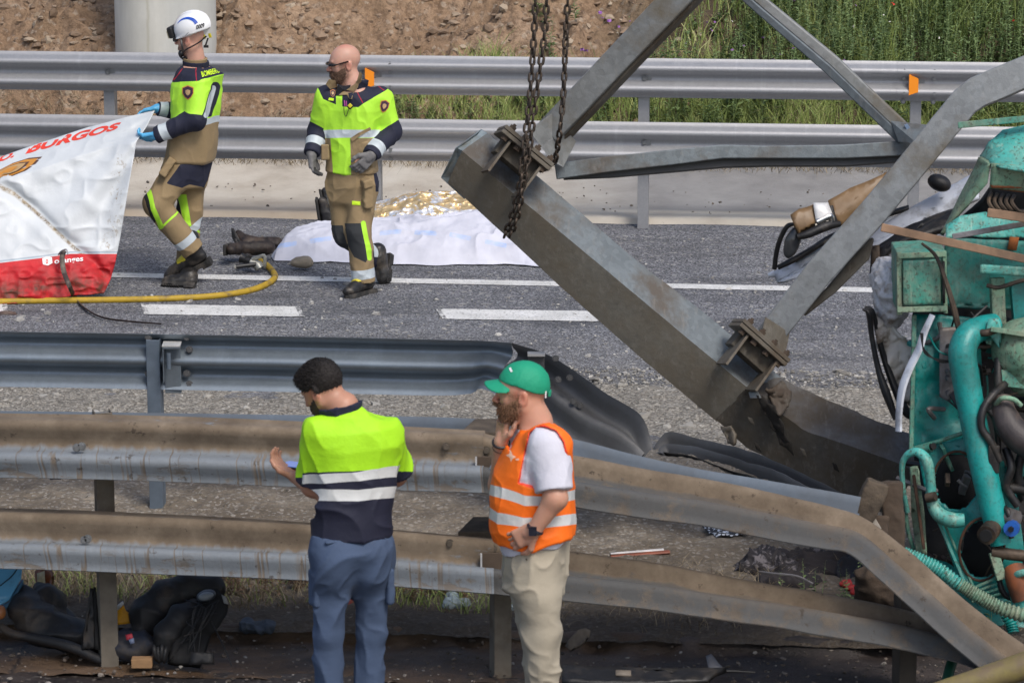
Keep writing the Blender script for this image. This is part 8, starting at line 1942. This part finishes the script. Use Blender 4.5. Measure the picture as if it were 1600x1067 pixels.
# litter
r = item('blue_rag', (402, 985), 'crumpled dark blue rag on the edge of the muddy channel', 'rag')
c0 = PZ(403, 980, .03); into(r, skin_of('rag', lambda P: smin(s_ell(P, c0, (.075, .05, .022)), smin(s_ell(P, c0 + (-.05, .02, .01), (.03, .05, .03)), s_ell(P, c0 + (.05, -.01, .01), (.035, .03, .02)), .02), .02), c0 - .14, c0 + .14, .006, m_cloth('dark_blue_rag_cloth', (.045, .06, .085)), r, fold=lambda V: folds(V, .018, 3, 18)))
r = item('plastic_bottle', (714, 948), 'crushed clear plastic bottle on the verge left of the middle post', 'bottle')
M_clear = NT('clear_plastic').out((.55, .66, .70), .15, None, None, Transmission_Weight=.6, IOR=1.3)
c0 = PZ(712, 945, .04); into(r, skin_of('bottle', lambda P: smin(s_cap(P, c0 + (-.045, 0, 0), c0 + (.045, .03, .0), .028, .030), s_cap(P, c0 + (-.045, 0, 0), c0 + (-.01, .06, .03), .012, .02), .02), c0 - .16, c0 + .16, .006, M_clear, r, fold=lambda V: folds(V, .012, 5, 20)))
c1 = PZ(707, 932, .05); into(r, skin_of('crumpled_neck', lambda P: s_ell(P, c1, (.035, .03, .025)), c1 - .09, c1 + .09, .006, M_clear, r, fold=lambda V: folds(V, .010, 5, 24)))
r = item('plastic_bag', (796, 945), 'scrap of pale blue plastic right behind the middle post', 'plastic'); c1 = PZ(797, 946, .05); into(r, skin_of('scrap', lambda P: s_ell(P, c1, (.022, .02, .04)), c1 - .09, c1 + .09, .006, M_clear, r, fold=lambda V: folds(V, .012, 6, 24)))
r = item('red_cup', (546, 955), 'small dull red plastic cup seen between the legs of the man with the phone', 'cup'); mb = MB(); mb.tube([PZ(543, 948, .03), PZ(551, 944, .05)], [.028, .034], 14); into(r, mb.build('cup', plain('dull_red', (.25, .035, .02), .5), r, smooth=True))
r = item('shoe_insole', (902, 1010), 'oval grey brown insole leaning in the mud beside the beige trousers', 'insole')
ol = [(884, 1010, 16.85), (890, 998, 16.86), (902, 986, 16.9), (914, 982, 16.92), (922, 986, 16.92), (920, 996, 16.9), (908, 1008, 16.86), (892, 1017, 16.83)]; crumpled('insole', ol, plain('dirty_insole', (.20, .165, .13), .8, 0, .3, 20), .02, .005, .03, root=r, seed=4)
r = item('checked_cloth', (1130, 850), 'black cloth with white spots lying flat on the bare dirt', 'cloth')
t = NT('spotted_cloth'); v = t.voro(42, t.obj((1, 1, 1)), 'F1', 'Distance', .6); M_spot = t.out(t.mix(t.step(v, .42, .36), (.02, .022, .028), (.55, .60, .68)), .7)
V = []; q0, q1, q2, q3 = PZ(1096, 834), PZ(1128, 828), PZ(1168, 848), PZ(1120, 852)
for i in range(20):
    for j in range(14): a_, b_ = i / 19, j / 13; p = q0 * (1 - a_) * (1 - b_) + q1 * a_ * (1 - b_) + q2 * a_ * b_ + q3 * (1 - a_) * b_; V.append(p + (0, 0, .045 + .012 * math.sin(a_ * 9) * math.cos(b_ * 7) + .015 * (1 - abs(2 * a_ - 1))))
o = link('cloth', mesh('cloth', V, grid_faces(20, 14), True), M_spot, r); into(r, o); md = o.modifiers.new('t', 'SOLIDIFY'); md.thickness = .008
r = item('red_white_strip', (1000, 868), 'narrow red and white plastic strip on the dirt right of the orange vest', 'strip')
a_, b_ = PZ(954, 869, .04), PZ(1046, 862, .05); mb = MB(); mb.tube([a_, b_], [.014, .020], 8, flat=.5); into(r, mb.build('red_side', plain('brick_red', (.26, .07, .035), .6), r)); mb = MB(); mb.tube([a_ + (0, .012, .012), a_ + (b_ - a_) * .9 + (0, .012, .012)], [.010, .014], 8, flat=.5); into(r, mb.build('white_side', plain('white_side', (.62, .60, .60), .5), r))
r = item('torn_clothing', (1265, 900), 'heap of torn dark patterned clothing between the two bent rails', 'clothing')
t = NT('dark_patterned_cloth'); v = t.obj(); c = t.mix(t.step(t.noise(15, v, 4, .7, 1), .54, .60), (.014, .012, .015), (.12, .11, .12)); M_pat = t.out(c, .8, None, t.bump(t.noise(30, v, 5), .4, .01))
parts_ = [((1200, 882), (.16, .12, .095), M_pat), ((1240, 872), (.14, .12, .05), M_dkcloth), ((1290, 880), (.20, .16, .075), M_dkcloth), ((1330, 884), (.15, .14, .07), m_cloth('black_navy_cloth', (.010, .012, .02))), ((1235, 905), (.16, .10, .05), M_dkcloth), ((1275, 868), (.08, .04, .045), M_pat)]
for (q, rad, m_) in parts_:
    c0 = PZ(q[0], q[1] + 8, .03); into(r, skin_of('garment', lambda P, c0=c0, rad=rad: s_ell(P, c0, rad), c0 - .3, c0 + .3, .010, m_, r, fold=lambda V: folds(V, .05, 7, 11)))
pipe('strap', [(1186, 893, 17.5), (1210, 896, 17.45), (1245, 900, 17.42), (1270, 912, 17.4)], 2.2, M_greyal, root=r, n=20, sides=6)
for k, (x, y) in enumerate(((1322, 908), (1338, 920), (1330, 914))):
    r2 = item('red_scrap', (x, y), ('bright red scrap beside the dark clothing, uppermost of three', 'bright red scrap against the muddy stump, lowest of three', 'small red scrap in the grass, middle of three')[k], 'scrap'); c0 = PZ(x, y + 4, .05); into(r2, skin_of('scrap', lambda P: s_ell(P, c0, (.035, .025, .02)), c0 - .08, c0 + .08, .006, plain('scrap_red_%d' % k, (.42, .02, .02), .6), r2, fold=lambda V: folds(V, .01, 3, 20)))
r = item('black_trim_strip', (1000, 1055), 'long black bumper trim lying in the mud along the bottom edge', 'trim')
crumpled('trim', [(878, 1042, 16.3), (960, 1042, 16.3), (1060, 1047, 16.28), (1135, 1047, 16.26), (1118, 1052, 16.2), (1105, 1064, 16.15), (1000, 1066, 16.12), (878, 1066, 16.12)], M_black, .03, .008, .06, root=r, seed=14, bow=.02); pipe('trim_rod', [(1100, 1050, 16.3), (1140, 1048, 16.3), (1180, 1050, 16.3)], [3, 3, 1.5], M_black, root=r, n=12)
crumpled('pale_tag', [(962, 1047, 16.2), (986, 1048, 16.2), (986, 1056, 16.17), (962, 1055, 16.17)], plain('pale_tag', (.20, .17, .14), .7), .01, .002, .05, root=r, seed=5)
r = item('grey_shard', (1113, 1042), 'grey pointed shard standing in the mud above the black trim', 'shard'); crumpled('shard', [(1104, 1026, 16.4), (1112, 1022, 16.4), (1122, 1036, 16.38), (1130, 1044, 16.36), (1108, 1046, 16.35)], plain('grey_shard', (.17, .18, .21), .5), .02, .01, .03, root=r, seed=6)
r = item('dark_shoe', (90, 750), 'small dark muddy shoe on the gravel behind the upper rail', 'shoe'); blob('shoe', (89, 748, PZ(89, 752)[1]), (.045, .03, .016), plain('muddy_black', (.025, .023, .028), .7), tilt(8), root=r); blob('shoe_top', (92, 744, PZ(89, 752)[1]), (.028, .025, .018), plain('muddy_black_b', (.03, .028, .032), .7), root=r)
r = item('dark_scrap', (16, 492), 'dark torn scrap of webbing on the road at the left edge', 'scrap'); crumpled('scrap', [(0, 489, 24.55), (10, 487, 24.56), (24, 489, 24.55), (28, 495, 24.45), (12, 494, 24.46), (0, 495, 24.45)], M_strap, .02, .01, .04, root=r, seed=3)
r = item('white_blue_object', (1590, 5), 'white and blue object lying in the grass at the top right corner', 'object'); Yh = 33.6
crumpled('white_body', [(1578, 8, Yh), (1600, -12, Yh), (1650, -40, Yh), (1660, -20, Yh), (1600, 6, Yh), (1584, 11, Yh)], plain('dull_white', (.62, .62, .62), .5), .05, .004, .05, root=r, seed=4); crumpled('blue_band', [(1577, 2, Yh - .04), (1584, -5, Yh - .04), (1588, 3, Yh - .04), (1582, 8, Yh - .04)], plain('band_blue', (.03, .10, .45), .5), .03, .002, .05, root=r, seed=5)
